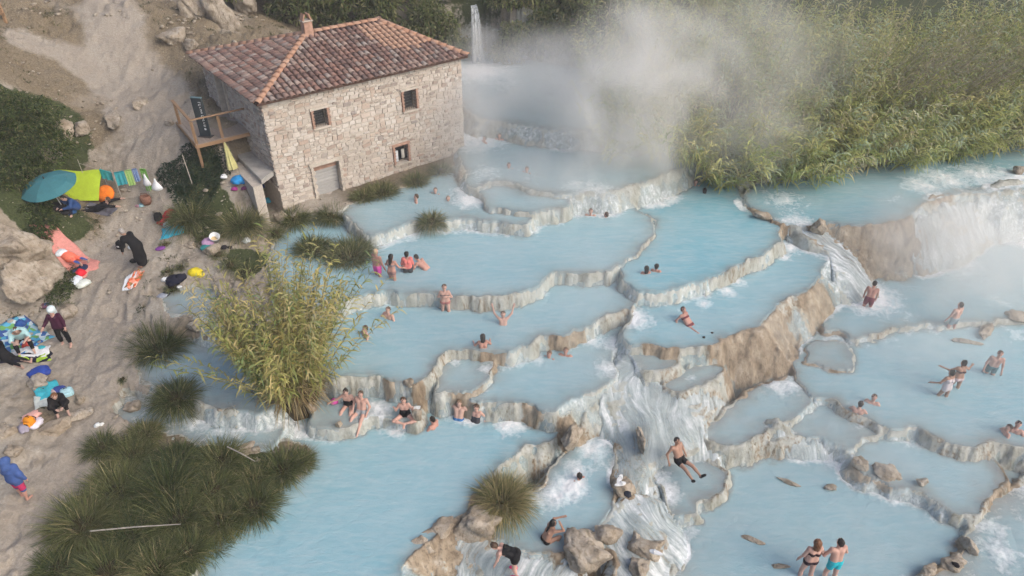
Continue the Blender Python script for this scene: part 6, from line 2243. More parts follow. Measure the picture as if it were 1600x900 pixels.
person('woman in dark top reclining beside the man in blue shorts', (744, 637), z_['L'], 155, dict(RECL, lean=-.3), skin='pink', hair='brown', fem=True, hstyle='bob', wear=[('suit', (.06, .06, .07))], depth=.28)
soak((905, 743), 'V', 30, 'dark-haired bather below the shower fall', SOAK, .36, skin='red')
person('tanned woman crouching in the pool tying up her dark hair', (865, 817), z_['V'], -60, CROUCH, skin='tan', hair='dark', fem=True, hstyle='tail', wear=[('briefs', BLK)], depth=.30)
person('woman in black swimsuit and pink shoes bending over the rapids', (772, 853), .42, 80, BEND, skin='pink', hair='brown', fem=True, fat=1.1, wear=[('suit', BLK), ('skirt', BLK, .35), ('strip', BLK), ('shoes', (.82, .07, .20))], depth=.06)
person('man in black shorts lying back in the cascade with black shoes', (1058, 689), G(1064, 704)[2] + .03, 213, dict(RECL, lean=-.5, ua=(.5, -.1, -.9), fa=(.1, .5, -.7), sn=(.05, 1, -.35)), skin='tan', hair='dark', wear=[('trunks', BLK, .5), ('shoes', BLK)], depth=.10)
person('woman floating on her back with black sandals in the long pool', (1068, 484), z_['S'], 218, dict(RECL, lean=-.85, sn=(.05, 1, -.05)), skin='red', hair='dark', fem=True, wear=[('top', (.15, .03, .04)), ('briefs', (.15, .03, .04)), ('shoes', BLK)], depth=.22)
soak((1010, 419), 'R', 10, 'dark-haired bather at the near end of the turquoise pool, left of two', SOAK, .42, skin='red', fem=True, hstyle='bob')
soak((1026, 416), 'R', -20, 'bather with hair in a bun at the near end of the turquoise pool', SOAK, .42, skin='red', fem=True, hstyle='bun')
soak((923, 330), 'M', 170, 'misty bather left of the swimming one below the white rapids', SOAK, .40, skin='pink', hair='brown')
soak((947, 335), 'M', 60, 'bather swimming to the right at the top of the middle pool', SOAKL, .30, skin='red', hair='brown')
soak((1010, 297), 'R', 170, 'misty bather at the far left of the turquoise pool', SOAK, .36, skin='pink', hair='brown')
soak((1087, 285), 'R', 180, 'pale bather leaning on the far rim of the turquoise pool', SOAK, .36, skin='pink', hair='fair')
soak((1101, 297), 'R', 0, 'dark head of a bather at the far end of the turquoise pool', SOAK, .30, skin='tan', hair='dark', hstyle='bob')
soak((757, 216), 'A1', 120, 'bather in white water at the right corner of the mill, lower of two', SOAK, .40, skin='pink', hair='brown')
soak((780, 212), 'A1', 160, 'bather in white water at the right corner of the mill, upper of two', SOAK, .40, skin='pink', hair='brown')
soak((795, 258), 'A1', 180, 'misty dark-haired bather above the oval pool, left of two', SOAK, .34, skin='pink')
soak((823, 264), 'A1', 150, 'misty bather above the oval pool, right of two', SOAK, .36, skin='pink')
soak((650, 307), 'A2', 100, 'bather stretching in the pool in front of the mill', SOAKL, .40, skin='pink', hair='brown')
soak((680, 297), 'A2', 160, 'misty bather nearest the white water in front of the mill', SOAK, .36, skin='pink', hair='brown')
soak((700, 310), 'A2', 180, 'bather behind the small brownish rim tussock', SOAK, .30, skin='pink', hair='fair')
soak((1345, 631), 'E1', -30, 'bather with bare back near the right rim, left of two', dict(SOAK, lean=.25), .50, skin='pink', hair='dark')
soak((1366, 621), 'E1', 150, 'bather facing the bare-backed man near the right rim', SOAK, .44, skin='pink', hair='brown')
wade((1487, 582), 'E1', 15, 'child in white swimsuit walking behind a woman in the right pool', 1.2, fem=True, skin='tan', hair='dark', hstyle='bun', pose=WADE, wear=[('suit', (.62, .56, .58))])
wade((1506, 567), 'E1', 5, 'woman in white bikini with arms out in the right pool', 1.25, fem=True, skin='tan', hair='dark', hstyle='bun', pose=dict(WADE, ua=(.8, .3, -.6), fa=(.9, .6, .2)), wear=[('briefs', (.62, .5, .52)), ('top', (.10, .05, .05))])
wade((1563, 553), 'E1', 160, 'man in blue-green patterned shorts wading at the right', 1.15, skin='pink', hair='brown', pose=dict(STAND, lean=.12), wear=[('trunks', (.07, .19, .22))])
soak((1576, 668), 'E1', 90, 'person held in the arms of another near the right edge', SOAK, .45, skin='pink', hair='dark', fem=True)
soak((1591, 663), 'E1', 140, 'dark-haired man embracing another bather near the right edge', SOAK, .52, skin='pink', hair='dark')
wade((1277, 848), 'G', 5, 'woman with brown hair in dark bikini walking away at the bottom', 1.62, fem=True, skin='pink', hair='ginger', hstyle='bob', scale=1.1, pose=dict(STAND, uaR=(.5, .1, -1), faR=(.6, .5, -.7)), wear=[('briefs', (.045, .025, .03)), ('top', (.05, .03, .035))])
wade((1313, 847), 'G', 10, 'man in turquoise shorts walking away at the bottom', 1.60, skin='pink', hair='dark', scale=1.04, pose=dict(STAND, lean=.18, ua=(.45, .1, -1), fa=(-.1, .8, -.6)), wear=[('trunks', (.03, .48, .58))])
person('person bending under the thundering white fall', (1367, 443), z_['E0'], -30, dict(BEND, lean=.45, curl=.1), skin='red', hair='dark', wear=[('trunks', (.20, .06, .08))], depth=.55)
wade((1501, 476), 'E0', 20, 'misty man standing with wet back in the right upper pool', 1.15, skin='pink', hair='dark', wear=[('trunks', (.25, .33, .38))])
# on the bank
gz = lambda px, py: G(px, py)
def on_bank(label, feet, heading, pose, **k):
    g_ = G(*feet)
    person(label, feet, g_[2], heading, pose, anchor='feet', depth=.02, **k)


on_bank('person in long black robe stooping over the bank with a pale cap', (222, 415), 75, dict(lean=.55, curl=.25, head=.25, ua=(.2, .35, -1), fa=(.1, .2, -1)), skin='tan', hair='grey', wear=[('robe', (.010, .010, .012), .62)], scale=1.02)
on_bank('woman in maroon jacket and black trousers with a white towel on her head', (104, 540), 190, dict(STAND, thL=(.14, .1, -1), thR=(.16, -.05, -1), uaR=(.6, .1, -.9), faR=(.2, .7, -.3)), skin='pink', hair='brown', fem=True, fat=1.12, scale=1.0, wear=[('shirt', (.055, .012, .035), .9), ('trousers', (.012, .010, .014), .28), ('headwrap', (.62, .72, .75))])
on_bank('woman in blue hooded jacket and raspberry skirt walking along the path', (42, 775), -10, dict(STAND, lean=.1, ua=(.4, -.1, -1), fa=(.2, .2, -1)), skin='red', hair='brown', fem=True, fat=1.1, wear=[('robe', (.055, .105, .30), 0), ('skirt', (.48, .035, .12), .95), ('headwrap', (.06, .115, .31))])
def at_bank(label, px, heading, pose, **k):
    g_ = G(*px)
    person(label, px, g_[2], heading, pose, anchor='pel', **k)


at_bank('woman in black with red-brown hair huddled on the rocks beside a blue towel', (92, 628), 215, HUDDLE, skin='pale', hair='ginger', hstyle='long', fem=True, wear=[('robe', (.010, .009, .010), 0), ('trousers', (.010, .009, .010), .3)], depth=.03)
at_bank('person in black sitting wrapped in a pale turquoise towel on the patterned blanket', (33, 527), 215, dict(HUDDLE, th=(.3, .9, .15)), skin='pale', hair='brown', wear=[('shawl', (.36, .58, .62)), ('trousers', (.012, .012, .016), .35)], depth=.02)
at_bank('person in black jacket lying on the bank at the left edge', (14, 560), 250, dict(LIE, lean=-1.0), skin='pale', hair='brown', wear=[('shirt', (.012, .011, .013), .9), ('trousers', (.012, .011, .013), .35)], depth=.05)
at_bank('person lying under a coral towel on a pink mat', (110, 402), 245, LIE, skin='pink', hair='brown', wear=[('robe', (.86, .20, .13), 0), ('trousers', (.08, .13, .40), .4)], depth=.06)
at_bank('person in dark clothes lying in the shade of the teal umbrella', (152, 325), 100, dict(LIE, lean=-1.2), skin='pale', hair='brown', wear=[('shirt', (.012, .012, .018), .9), ('trousers', (.012, .012, .016), .4)], depth=.05)
at_bank('person in navy sitting at the front of the teal umbrella', (118, 322), 160, HUDDLE, skin='pale', hair='dark', wear=[('robe', (.03, .07, .20), 0), ('trousers', (.015, .02, .05), .4)], depth=.04)

# ------------------------------------------------------------------ things left on the bank
def cloth_sheet(w, l, seed, amp=.03, nx=14, ny=18, ragged=.06):
    """rumpled towel with thickness, lying in its local xy plane"""
    rs_ = np.random.default_rng(seed)
    xs = np.linspace(-.5, .5, nx); ys = np.linspace(-.5, .5, ny)
    Xs, Ys = np.meshgrid(xs, ys, indexing='ij')
    ox, oy = rs_.uniform(0, 40, 2)
    Xw = Xs * w + ragged * w * vnoise(Ys * 4 + ox, Xs * 2 + oy, seed); Yw = Ys * l + ragged * l * vnoise(Xs * 4 + oy, Ys * 2 + ox, seed + 1)
    Zw = amp * (1.2 * np.maximum(fbm(Xs * 4 + ox, Ys * 4 + oy, 3, seed), -.2) + .5)
    top = np.stack([Xw, Yw, Zw + .012], -1).reshape(-1, 3); bot = np.stack([Xw, Yw, Zw - .004], -1).reshape(-1, 3)
    n = nx * ny
    idx = np.arange(n).reshape(nx, ny)
    f = [(idx[i, j], idx[i + 1, j], idx[i + 1, j + 1], idx[i, j + 1]) for i in range(nx - 1) for j in range(ny - 1)]
    fs = f + [tuple(q + n for q in reversed(a)) for a in f]
    rim = [idx[i, 0] for i in range(nx)] + [idx[nx - 1, j] for j in range(1, ny)] + [idx[i, ny - 1] for i in range(nx - 2, -1, -1)] + [idx[0, j] for j in range(ny - 2, 0, -1)]
    fs += [(rim[k], rim[k] + n, rim[(k + 1) % len(rim)] + n, rim[(k + 1) % len(rim)]) for k in range(len(rim))]
    return np.concatenate([top, bot]), fs


def stripe_mat(name, a, b, scale=6.0, axis=0):
    if name in MATS:
        return MATS[name]
    g = NT(name)
    c = g.coord('Object')
    w = g.n('ShaderNodeTexWave', _bands_direction='XY'[axis])
    g.link(c, w.inputs['Vector']); w.inputs['Scale'].default_value = scale; w.inputs['Distortion'].default_value = 1.0
    g.surf(g.princ(g.mix(g.ramp(w.outputs['Fac'], [(.42, 0.0), (.55, 1.0)]), a, b), .9, .15))
    return g.m


def blot_mat(name, cols, scale=5.0):
    if name in MATS:
        return MATS[name]
    g = NT(name)
    v = g.voro(g.coord('Object'), scale, 'F1', 'Color')
    r = g.sep(v)[0]
    st_ = [(i / len(cols), c) for i, c in enumerate(cols)]
    g.surf(g.princ(g.ramp(r, st_, 'CONSTANT'), .9, .15))
    return g.m


def fit_ground(o, me, sink=.0):
    """lay a sheet on the uneven ground under it"""
    M = Matrix.Rotation(o.rotation_euler[2], 3, 'Z')
    v = np.empty(len(me.vertices) * 3); me.vertices.foreach_get('co', v); v = v.reshape(-1, 3)
    w = v @ np.array(M).T
    zz = terrain(w[:, 0] + o.location[0], w[:, 1] + o.location[1])
    v[:, 2] += zz - o.location[2] + sink + .01
    me.vertices.foreach_set('co', v.ravel()); me.update()


def towel(px, py, w, l, rot, mat, label, seed, amp=.03, name='towel', cat='towel', group=None):
    p = G(px, py)
    v, f = cloth_sheet(w, l, seed, amp)
    me = mesh_from(name, v, f, mat, True)
    o = link(name, me, None, p, R(rot), label=label, category=cat, group=group)
    fit_ground(o, me)
    return o


def heap(px, py, lumps, label, seed, name='clothes_pile', cat='clothes pile', dz=0.0, z=None):
    """crumpled heap: each (color, x, y, r, h) lump is a piece of cloth"""
    p = G(px, py) if z is None else P(px, py, z)
    t = thing(name, label, cat, (p[0], p[1], p[2] + dz))
    rs_ = np.random.default_rng(seed)
    for i, (c, x, y, r, hh) in enumerate(lumps):
        bm = bmesh.new()
        bmesh.ops.create_icosphere(bm, subdivisions=3, radius=1)
        v = np.array([q.co[:] for q in bm.verts]); f = np.array([[q.index for q in a.verts] for a in bm.faces]); bm.free()
        o1 = rs_.uniform(0, 30)
        k = 1 + .34 * fbm(v[:, 0] * 1.6 + o1 + v[:, 2], v[:, 1] * 1.6 + o1 - v[:, 2], 3, seed + i) + .14 * ridge(v[:, 0] * 3 + o1, v[:, 1] * 3 + v[:, 2] * 2, 2, seed + i + 50)
        v = v * k[:, None] * (r, r * rs_.uniform(.65, .95), hh)
        v[:, 2] = np.maximum(v[:, 2], -.03)
        gz_ = terrain_z(p[0] + x, p[1] + y) if z is None else p[2]
        nm = {0: 'garment'}.get(0)
        o = link(nm, mesh_from(nm, v, f, c if isinstance(c, bpy.types.Material) else cloth_mat(c), True), t, (x, y, gz_ - p[2] + .02 + .4 * hh * (i > 1)), rs_.uniform(0, 6.28))
    return t


def bag(px, py, w, d, hh, color, label, rot=0, name='rucksack', cat='rucksack', strap=(.02, .02, .02), patch=None):
    p = G(px, py)
    t = thing(name, label, cat, p, R(rot))
    bm = bmesh.new()
    bmesh.ops.create_cube(bm, size=1)
    bmesh.ops.subdivide_edges(bm, edges=bm.edges[:], cuts=4, use_grid_fill=True)
    for v in bm.verts:
        q = np.array(v.co); n_ = (np.abs(q * 2) ** 4).sum() ** .25
        q = q / max(n_, .6) * (1.0 - .18 * (q[2] + .5))
        v.co = q * (w, d, hh) + np.array([0, 0, hh * .48])
    me = bpy.data.meshes.new('bag_body'); bm.to_mesh(me); bm.free()
    me.polygons.foreach_set('use_smooth', np.ones(len(me.polygons), dtype=bool))
    me.materials.append(cloth_mat(color))
    link('bag_body', me, t)
    mb = MB(); mb.box((0, -d * .46, hh * .34), (w * .62, d * .22, hh * .42), bevel=.03); mb.build('pocket', cloth_mat(tuple(min(1, c * 1.25 + .006) for c in color)), t)
    for sd in (-1, 1):
        mb = MB(); mb.tube([(sd * w * .26, d * .34, hh * .82), (sd * w * .30, d * .62, hh * .55), (sd * w * .28, d * .44, hh * .12)], .018, 6); mb.build('strap', cloth_mat(strap), t)
    mb = MB(); mb.tube([(-.06, 0, hh * .84), (-.04, 0, hh * .95), (.04, 0, hh * .95), (.06, 0, hh * .84)], .012, 6); mb.build('handle', cloth_mat(strap), t)
    if patch:
        mb = MB(); mb.box((0, -d * .585, hh * .40), (w * .3, .012, hh * .14)); mb.build('badge', cloth_mat(patch), t)
    return t


# teal umbrella
up_ = G(104, 333)
umb = thing('beach_umbrella', 'open teal beach umbrella shading clothes below the bush', 'umbrella', up_)
umb.rotation_euler = (R(10), R(-4), 0)
NR = 8; RU = 1.08
vs_, fs = [(0, 0, 1.72)], []
for ring, (rr_, zz) in enumerate(((.35, 1.665), (.75, 1.53), (1.0, 1.36))):
    for k in range(NR * 3):
        a = 2 * math.pi * k / (NR * 3)
        sag = 0 if k % 3 == 0 else 1
        vs_.append((RU * rr_ * math.cos(a) * (1 - .035 * sag * rr_), RU * rr_ * math.sin(a) * (1 - .035 * sag * rr_), zz - .02 * sag * rr_))
n3 = NR * 3
fs += [(0, 1 + k, 1 + (k + 1) % n3) for k in range(n3)]
for rg in range(2):
    fs += [(1 + rg * n3 + k, 1 + (rg + 1) * n3 + k, 1 + (rg + 1) * n3 + (k + 1) % n3, 1 + rg * n3 + (k + 1) % n3) for k in range(n3)]
base_v = len(vs_)
vs_ += [(x, y, z - .012) for x, y, z in vs_]
fs += [tuple(i + base_v for i in reversed(f)) for f in fs]
plain('umbrella_teal', (.045, .17, .20), .75, .25, .08, 3)
link('canopy', mesh_from('canopy', np.array(vs_), fs, 'umbrella_teal'), umb)
mb = MB(); mb.tube([(0, 0, -.25), (0, 0, 1.78)], .018, 8); mb.build('pole', plain('pole_grey', (.35, .36, .37), .5), umb)
mb = MB(); mb.tube([(0, 0, 1.72), (0, 0, 1.82)], [.03, .015], 8); mb.build('tip', 'iron', umb)
for k in range(NR):
    a = 2 * math.pi * k / NR
    mb = MB(); mb.tube([(0, 0, 1.69), (RU * .75 * math.cos(a), RU * .75 * math.sin(a), 1.505), (RU * .98 * math.cos(a), RU * .98 * math.sin(a), 1.34)], .007, 4); mb.build('rib', 'iron', umb)

# lime beach shelter behind it, leaning sheet
lp = G(138, 312)
shel = thing('beach_shelter', 'lime green fabric shelter leaning behind the teal umbrella', 'shelter', lp)
rs_ = np.random.default_rng(2)
nx, ny = 16, 14
vs_, fs = [], []
for i in range(nx):
    for j in range(ny):
        s_, t_ = i / (nx - 1), j / (ny - 1)
        x = -1.5 + 2.1 * s_; y = -.25 + .95 * t_; z = .05 + 1.0 * math.sin(t_ * 1.35) + .10 * math.sin(s_ * 9) * t_ * (1 - .6 * t_)
        vs_.append((x + .15 * t_ * (s_ - .5), y, z))
fs = [(i * ny + j, (i + 1) * ny + j, (i + 1) * ny + j + 1, i * ny + j + 1) for i in range(nx - 1) for j in range(ny - 1)]
nbv = len(vs_)
vs_ += [(x, y + .015, z - .012) for x, y, z in vs_]
fs += [tuple(i + nbv for i in reversed(f)) for f in fs]
plain('lime_cloth', (.46, .62, .045), .8, .2, .1, 4)
link('sheet', mesh_from('sheet', np.array(vs_), fs, 'lime_cloth', True), shel)
for x in (-1.45, .58):
    mb = MB(); mb.tube([(x, .75, -.3), (x, .72, 1.15)], .014, 6); mb.build('pole', 'pole_grey', shel)
# orange folded pop-up disc
op = G(164, 318)
disc = thing('orange_disc', 'round orange pop-up cover standing on edge beside the lime shelter', 'pop-up cover', op, R(12))
disc.rotation_euler = (R(-38), 0, R(-4))
mb = MB()
n_ = 28
ring = [[(.38 * rr_ * math.cos(2 * math.pi * k / n_), yy + .02 * math.sin(5 * 2 * math.pi * k / n_) * (rr_ > .2), .40 + .38 * rr_ * math.sin(2 * math.pi * k / n_)) for k in range(n_)] for rr_, yy in ((.2, -.10), (.65, -.085), (1.0, -.03), (1.0, .03), (.65, .06))]
vv = [v for r_ in ring for v in r_]
ff = [(a * n_ + k, a * n_ + (k + 1) % n_, (a + 1) * n_ + (k + 1) % n_, (a + 1) * n_ + k) for a in range(4) for k in range(n_)] + [tuple(range(n_ - 1, -1, -1)), tuple(4 * n_ + k for k in range(n_))]
mb.add(vv, ff)
mb.build('cover', plain('orange_cloth', (.85, .21, .02), .75, .2, .12, 6), disc, True)
mb = MB(); mb.tube([(.385 * math.cos(2 * math.pi * k / 24), 0, .40 + .385 * math.sin(2 * math.pi * k / 24)) for k in range(25)], .014, 6, cap=False); mb.build('hoop', cloth_mat((.5, .12, .02)), disc)

towel(158, 330, .5, 1.2, 80, cloth_mat((.13, .13, .16)), 'dark grey mat under the person lying by the orange disc', 31, .01, 'mat', 'mat')
bag(104, 330, .34, .25, .38, (.10, .30, .45), 'pale blue cooler bag in front of the teal umbrella', 10, 'cooler_bag', 'bag', (.5, .55, .6), (.6, .7, .75))
heap(92, 326, [((.012, .012, .016), 0, 0, .34, .2), ((.03, .09, .22), .3, .15, .25, .18), ((.015, .015, .02), .25, -.1, .25, .15)], 'dark clothes heaped under the left side of the teal umbrella', 32)

# drying poles with towels
dp = G(192, 300)
rack = thing('drying_frame', 'frame of thin bamboo poles for drying towels on the bank', 'drying frame', dp)
plain('bamboo', (.36, .33, .29), .7, .25, .2, 8)
def pole(root, a, b, r=.016):
    a_ = np.array(a); b_ = np.array(b)
    mb = MB(); mb.tube([a_, (a_ + b_) / 2 + (0, 0, -.01), b_], [r, r * .9, r * .8], 7); mb.build('pole', 'bamboo', root)


def rel(px, py, z, o):
    return P(px, py, z) - o


zt = dp[2] + 1.05
pA0, pA1 = G(193, 316), P(174, 257, zt + .15)
pB0, pB1 = G(236, 308), P(222, 256, zt)
pC0, pC1 = G(141, 300), P(124, 258, zt)
for a_, b_ in ((pA0, pA1), (pB0, pB1), (pC0, pC1)):
    b2 = np.array([a_[0] + (b_[0] - a_[0]) * .6, b_[1] * .4 + a_[1] * .6, b_[2]])
    b2 = np.array([a_[0] - .25, a_[1] + .35, a_[2] + 1.35])
    pole(rack, a_ - dp - (0, 0, .15), b2 - dp)
tA, tB, tC = [np.array([q[0] - .22, q[1] + .30, q[2] + 1.2]) - dp for q in (pA0, pB0, pC0)]
pole(rack, tC, tA, .012); pole(rack, tA, tB, .012)
pole(rack, np.array(pA0) - dp + (0, 0, .12), np.array(pB0) - dp + (0, 0, .12), .012)


def hang(a, b, s0, s1, drop, mat, label, seed, name='hanging_towel'):
    """towel hung over the bar from a to b between fractions s0 and s1"""
    nx, ny = 12, 12
    rs_ = np.random.default_rng(seed)
    pts = []
    dirv = (b - a) / np.linalg.norm(b - a)
    side = np.array([-dirv[1], dirv[0], 0])
    for i in range(nx):
        for j in range(ny):
            s_ = s0 + (s1 - s0) * i / (nx - 1); t_ = j / (ny - 1)
            p_ = a + (b - a) * s_
            fold = .035 * math.sin(i * 1.3 + seed) * t_
            pts.append(p_ + side * (fold - .03) + np.array([0, 0, .015 - drop * t_]))
    f = [(i * ny + j, (i + 1) * ny + j, (i + 1) * ny + j + 1, i * ny + j + 1) for i in range(nx - 1) for j in range(ny - 1)]
    n_ = len(pts)
    # short flap over the back of the bar
    pts2 = [q + side * .055 * (1 if True else 0) for q in pts]
    v = np.array(pts + pts2)
    fs = f + [tuple(i + n_ for i in reversed(q)) for q in f] + [(i * ny, (i + 1) * ny, n_ + (i + 1) * ny, n_ + i * ny) for i in range(nx - 1)]
    c = v.mean(0)
    return link(name, mesh_from(name, v - c, fs, mat, True), None, c, 0, label=label, category='towel')


TA, TB, TC = tA + dp, tB + dp, tC + dp
hang(TC, TA, .62, .96, .42, cloth_mat((.05, .40, .42)), 'turquoise towel hanging on the left drying pole', 41)
hang(TA, TB, .06, .40, .62, cloth_mat((.06, .38, .44)), 'pale teal towel hanging between the drying poles', 42)
hang(TA, TB, .44, .66, .72, stripe_mat('stripe_green', (.22, .55, .10), (.55, .68, .30), 9), 'green striped towel hanging on the right drying pole', 43)
hang(TA, TB, .69, .86, .60, stripe_mat('stripe_blue', (.04, .12, .42), (.35, .45, .62), 9), 'blue striped towel hanging beside the green striped one', 44)
gl = np.array(pB0) + (.02, .0, 1.05); gr_ = G(241, 312)
hang(gl + (-.28, .3, .1), gl + (-.02, .25, .1), 0, 1, 1.05, stripe_mat('stripe_lime', (.13, .42, .06), (.30, .58, .16), 7), 'bright green towel hanging from the pole above the woven basket', 45)
# woven basket
bk = G(230, 319)
t = thing('woven_basket', 'brown woven basket bag standing below the green towel', 'basket', bk)
mb = MB()
n_ = 16
rg = [[(rr_ * math.cos(2 * math.pi * k / n_), rr_ * .8 * math.sin(2 * math.pi * k / n_), zz) for k in range(n_)] for rr_, zz in ((.16, 0), (.23, .14), (.24, .28), (.20, .40), (.17, .38), (.19, .20))]
mb.add([v for r_ in rg for v in r_], [(a * n_ + k, a * n_ + (k + 1) % n_, (a + 1) * n_ + (k + 1) % n_, (a + 1) * n_ + k) for a in range(5) for k in range(n_)] + [tuple(range(n_ - 1, -1, -1)), tuple(5 * n_ + k for k in range(n_))])
mb.build('basket_body', stripe_mat('basket', (.16, .07, .05), (.30, .17, .12), 14), t, True)
mb = MB(); mb.tube([(-.18, 0, .36), (-.12, 0, .52), (.12, 0, .52), (.18, 0, .36)], .014, 6); mb.build('handle', cloth_mat((.16, .07, .05)), t)
heap(221, 322, [((.30, .50, .55), 0, 0, .13, .08), ((.45, .25, .3), -.16, -.02, .11, .06)], 'small pale blue cloth beside the woven basket', 33)


def hung_bag(px, py, label, seed, size=.34):
    g0 = G(px, py + 34)
    t = thing('hanging_bag', label, 'bag', g0)
    mb = MB(); mb.tube([(0, 0, -.15), (.0, .02, 1.15)], [.014, .010], 6); mb.build('pole', 'bamboo', t)
    n_ = 12
    rg = [[(rr_ * math.cos(2 * math.pi * k / n_) * (1 + .12 * math.sin(k * 2.1 + seed)), rr_ * .6 * math.sin(2 * math.pi * k / n_) - .06, zz) for k in range(n_)] for rr_, zz in ((.02, 1.12), (.06, .98), (size * .42, .78), (size * .55, .66), (size * .4, .58))]
    mb = MB(); mb.add([v for r_ in rg for v in r_], [(a * n_ + k, a * n_ + (k + 1) % n_, (a + 1) * n_ + (k + 1) % n_, (a + 1) * n_ + k) for a in range(4) for k in range(n_)] + [tuple(range(n_)), tuple(4 * n_ + k for k in range(n_))])
    mb.build('bag_body', cloth_mat((.72, .75, .78)), t, True)


hung_bag(254, 282, 'larger white bag hanging from a stick above the green tussock', 1, .42)
hung_bag(238, 274, 'smaller white bag hanging next to the green towel', 2, .30)
# bare leaning pole
g0 = G(302, 292)
t = thing('wooden_pole', 'bare pale pole leaning on the dark green plants', 'pole', g0)
pole(t, (0, 0, -.1), (-.35, .55, 1.25), .022)
# closed yellow parasol
g0 = G(366, 270)
t = thing('closed_parasol', 'closed pale yellow parasol standing beside the concrete slab', 'parasol', g0); t.rotation_euler = (R(-8), R(-8), 0)
mb = MB(); mb.tube([(0, 0, -.2), (0, 0, 1.25)], .016, 6); mb.build('pole', 'pole_grey', t)
n_ = 16
mb = MB(); rg = [[((rr_ * (1 + .35 * (k % 2))) * math.cos(2 * math.pi * k / n_), (rr_ * (1 + .35 * (k % 2))) * math.sin(2 * math.pi * k / n_), zz) for k in range(n_)] for rr_, zz in ((.015, 1.30), (.06, 1.05), (.10, .70), (.15, .35), (.17, .12))]
mb.add([v for r_ in rg for v in r_], [(a * n_ + k, a * n_ + (k + 1) % n_, (a + 1) * n_ + (k + 1) % n_, (a + 1) * n_ + k) for a in range(4) for k in range(n_)] + [tuple(range(n_)), tuple(4 * n_ + k for k in range(n_))])
mb.build('canopy', plain('pale_yellow', (.55, .52, .24), .8), t)

# bags, heaps and towels
heap(372, 284, [((.03, .27, .62), 0, 0, .34, .2), ((.03, .24, .58), .2, .12, .26, .18)], 'bright blue bag lying under the closed parasol', 51, 'blue_bag', 'bag')
heap(350, 277, [((.74, .76, .78), 0, 0, .15, .1)], 'small white cloth left of the bright blue bag', 52)
heap(367, 298, [((.45, .06, .28), 0, 0, .14, .08), ((.18, .05, .14), .40, .05, .14, .08)], 'magenta and plum cloths below the bright blue bag', 53)
heap(416, 302, [((.03, .06, .30), 0, .1, .26, .22), ((.04, .42, .68), .1, -.3, .26, .16), ((.5, .55, .65), .12, .25, .12, .1)], 'navy and sky blue clothes hung on the rock at the channel', 54)
bag(249, 345, .36, .3, .40, (.012, .010, .014), 'black rucksack left of the red towel', 20)
towel(262, 344, .8, .5, 60, cloth_mat((.48, .03, .05)), 'crumpled red towel between the rucksack and the tussock', 56, .10)
heap(263, 351, [((.45, .58, .66), 0, 0, .22, .10), ((.03, .05, .12), .2, .05, .16, .1)], 'pale blue shirt lying on the red towel', 57)
towel(270, 363, .95, .62, 15, cloth_mat((.05, .46, .66)), 'bright cyan towel spread below the red towel', 58, .04)
heap(288, 350, [((.10, .42, .40), 0, 0, .13, .06)], 'small turquoise cloth at the foot of the tussock', 59)
heap(251, 389, [((.20, .06, .28), 0, 0, .2, .07)], 'purple cloth on a tuft near the stooping person', 60)
heap(326, 379, [((.58, .36, .55), 0, 0, .28, .16), ((.04, .26, .26), .05, -.3, .30, .1), ((.60, .45, .25), .2, .05, .14, .14)], 'pink and dark teal clothes beside the white bucket', 61)
# white bucket
bp = G(337, 378)
t = thing('bucket', 'white bucket tipped beside pink clothes', 'bucket', bp); t.rotation_euler = (R(25), R(15), 0)
n_ = 18
rg = [[(rr_ * math.cos(2 * math.pi * k / n_), rr_ * math.sin(2 * math.pi * k / n_), zz) for k in range(n_)] for rr_, zz in ((.15, 0), (.20, .38), (.215, .39), (.19, .38), (.14, .03))]
mb = MB(); mb.add([v for r_ in rg for v in r_], [(a * n_ + k, a * n_ + (k + 1) % n_, (a + 1) * n_ + (k + 1) % n_, (a + 1) * n_ + k) for a in range(4) for k in range(n_)] + [tuple(range(n_ - 1, -1, -1)), tuple(4 * n_ + k for k in range(n_))])
mb.build('pail', plain('white_plastic', (.78, .80, .82), .4, .4, .04), t, True)
mb = MB(); mb.tube([(.21 * math.cos(a), .12, .38 + .16 * math.sin(a)) for a in np.linspace(0, math.pi, 10)], .007, 5); mb.build('bail', 'pole_grey', t)
heap(350, 388, [((.02, .02, .022), 0, 0, .15, .08), ((.015, .015, .02), .22, .06, .10, .05)], 'pair of black shoes right of the white bucket', 62, 'shoes', 'shoes')
heap(386, 378, [((.72, .76, .80), 0, 0, .17, .13)], 'small white bag at the edge of the rushes', 63, 'white_bag', 'bag')
heap(305, 427, [((.70, .58, .03), 0, 0, .26, .2), ((.72, .60, .05), .22, -.05, .14, .1)], 'bright yellow bag on the bank above the side stream', 64, 'yellow_bag', 'bag')
heap(270, 440, [((.014, .015, .03), .05, 0, .36, .16), ((.015, .016, .03), .3, .1, .22, .16), ((.72, .74, .76), -.28, .02, .14, .1), ((.7, .72, .74), .3, -.2, .10, .06)], 'black jacket with white cloth on the bank', 65)
heap(255, 463, [((.35, .38, .45), 0, 0, .2, .05), ((.06, .07, .10), .06, .12, .18, .05)], 'grey and white sandals near the side stream', 66, 'sandals', 'sandals')
bag(190, 388, .36, .26, .40, (.010, .010, .013), 'black rucksack with white mark left of the stooping person', -15, patch=(.6, .6, .62))
heap(208, 385, [((.66, .70, .74), 0, 0, .2, .07)], 'white cloth at the feet of the stooping person', 68)
heap(210, 408, [((.015, .013, .013), 0, 0, .17, .05)], 'black shoe left of the stooping person', 69, 'shoe', 'shoe')
towel(203, 440, .38, .95, 5, cloth_mat((.74, .77, .82)), 'white towel lying on the sand under the printed orange one', 70, .05)
towel(211, 439, .42, .85, -8, blot_mat('orange_print', [(.72, .14, .06), (.80, .32, .22), (.30, .16, .06), (.85, .50, .40)], 9), 'orange printed towel lying on the sand', 71, .07)
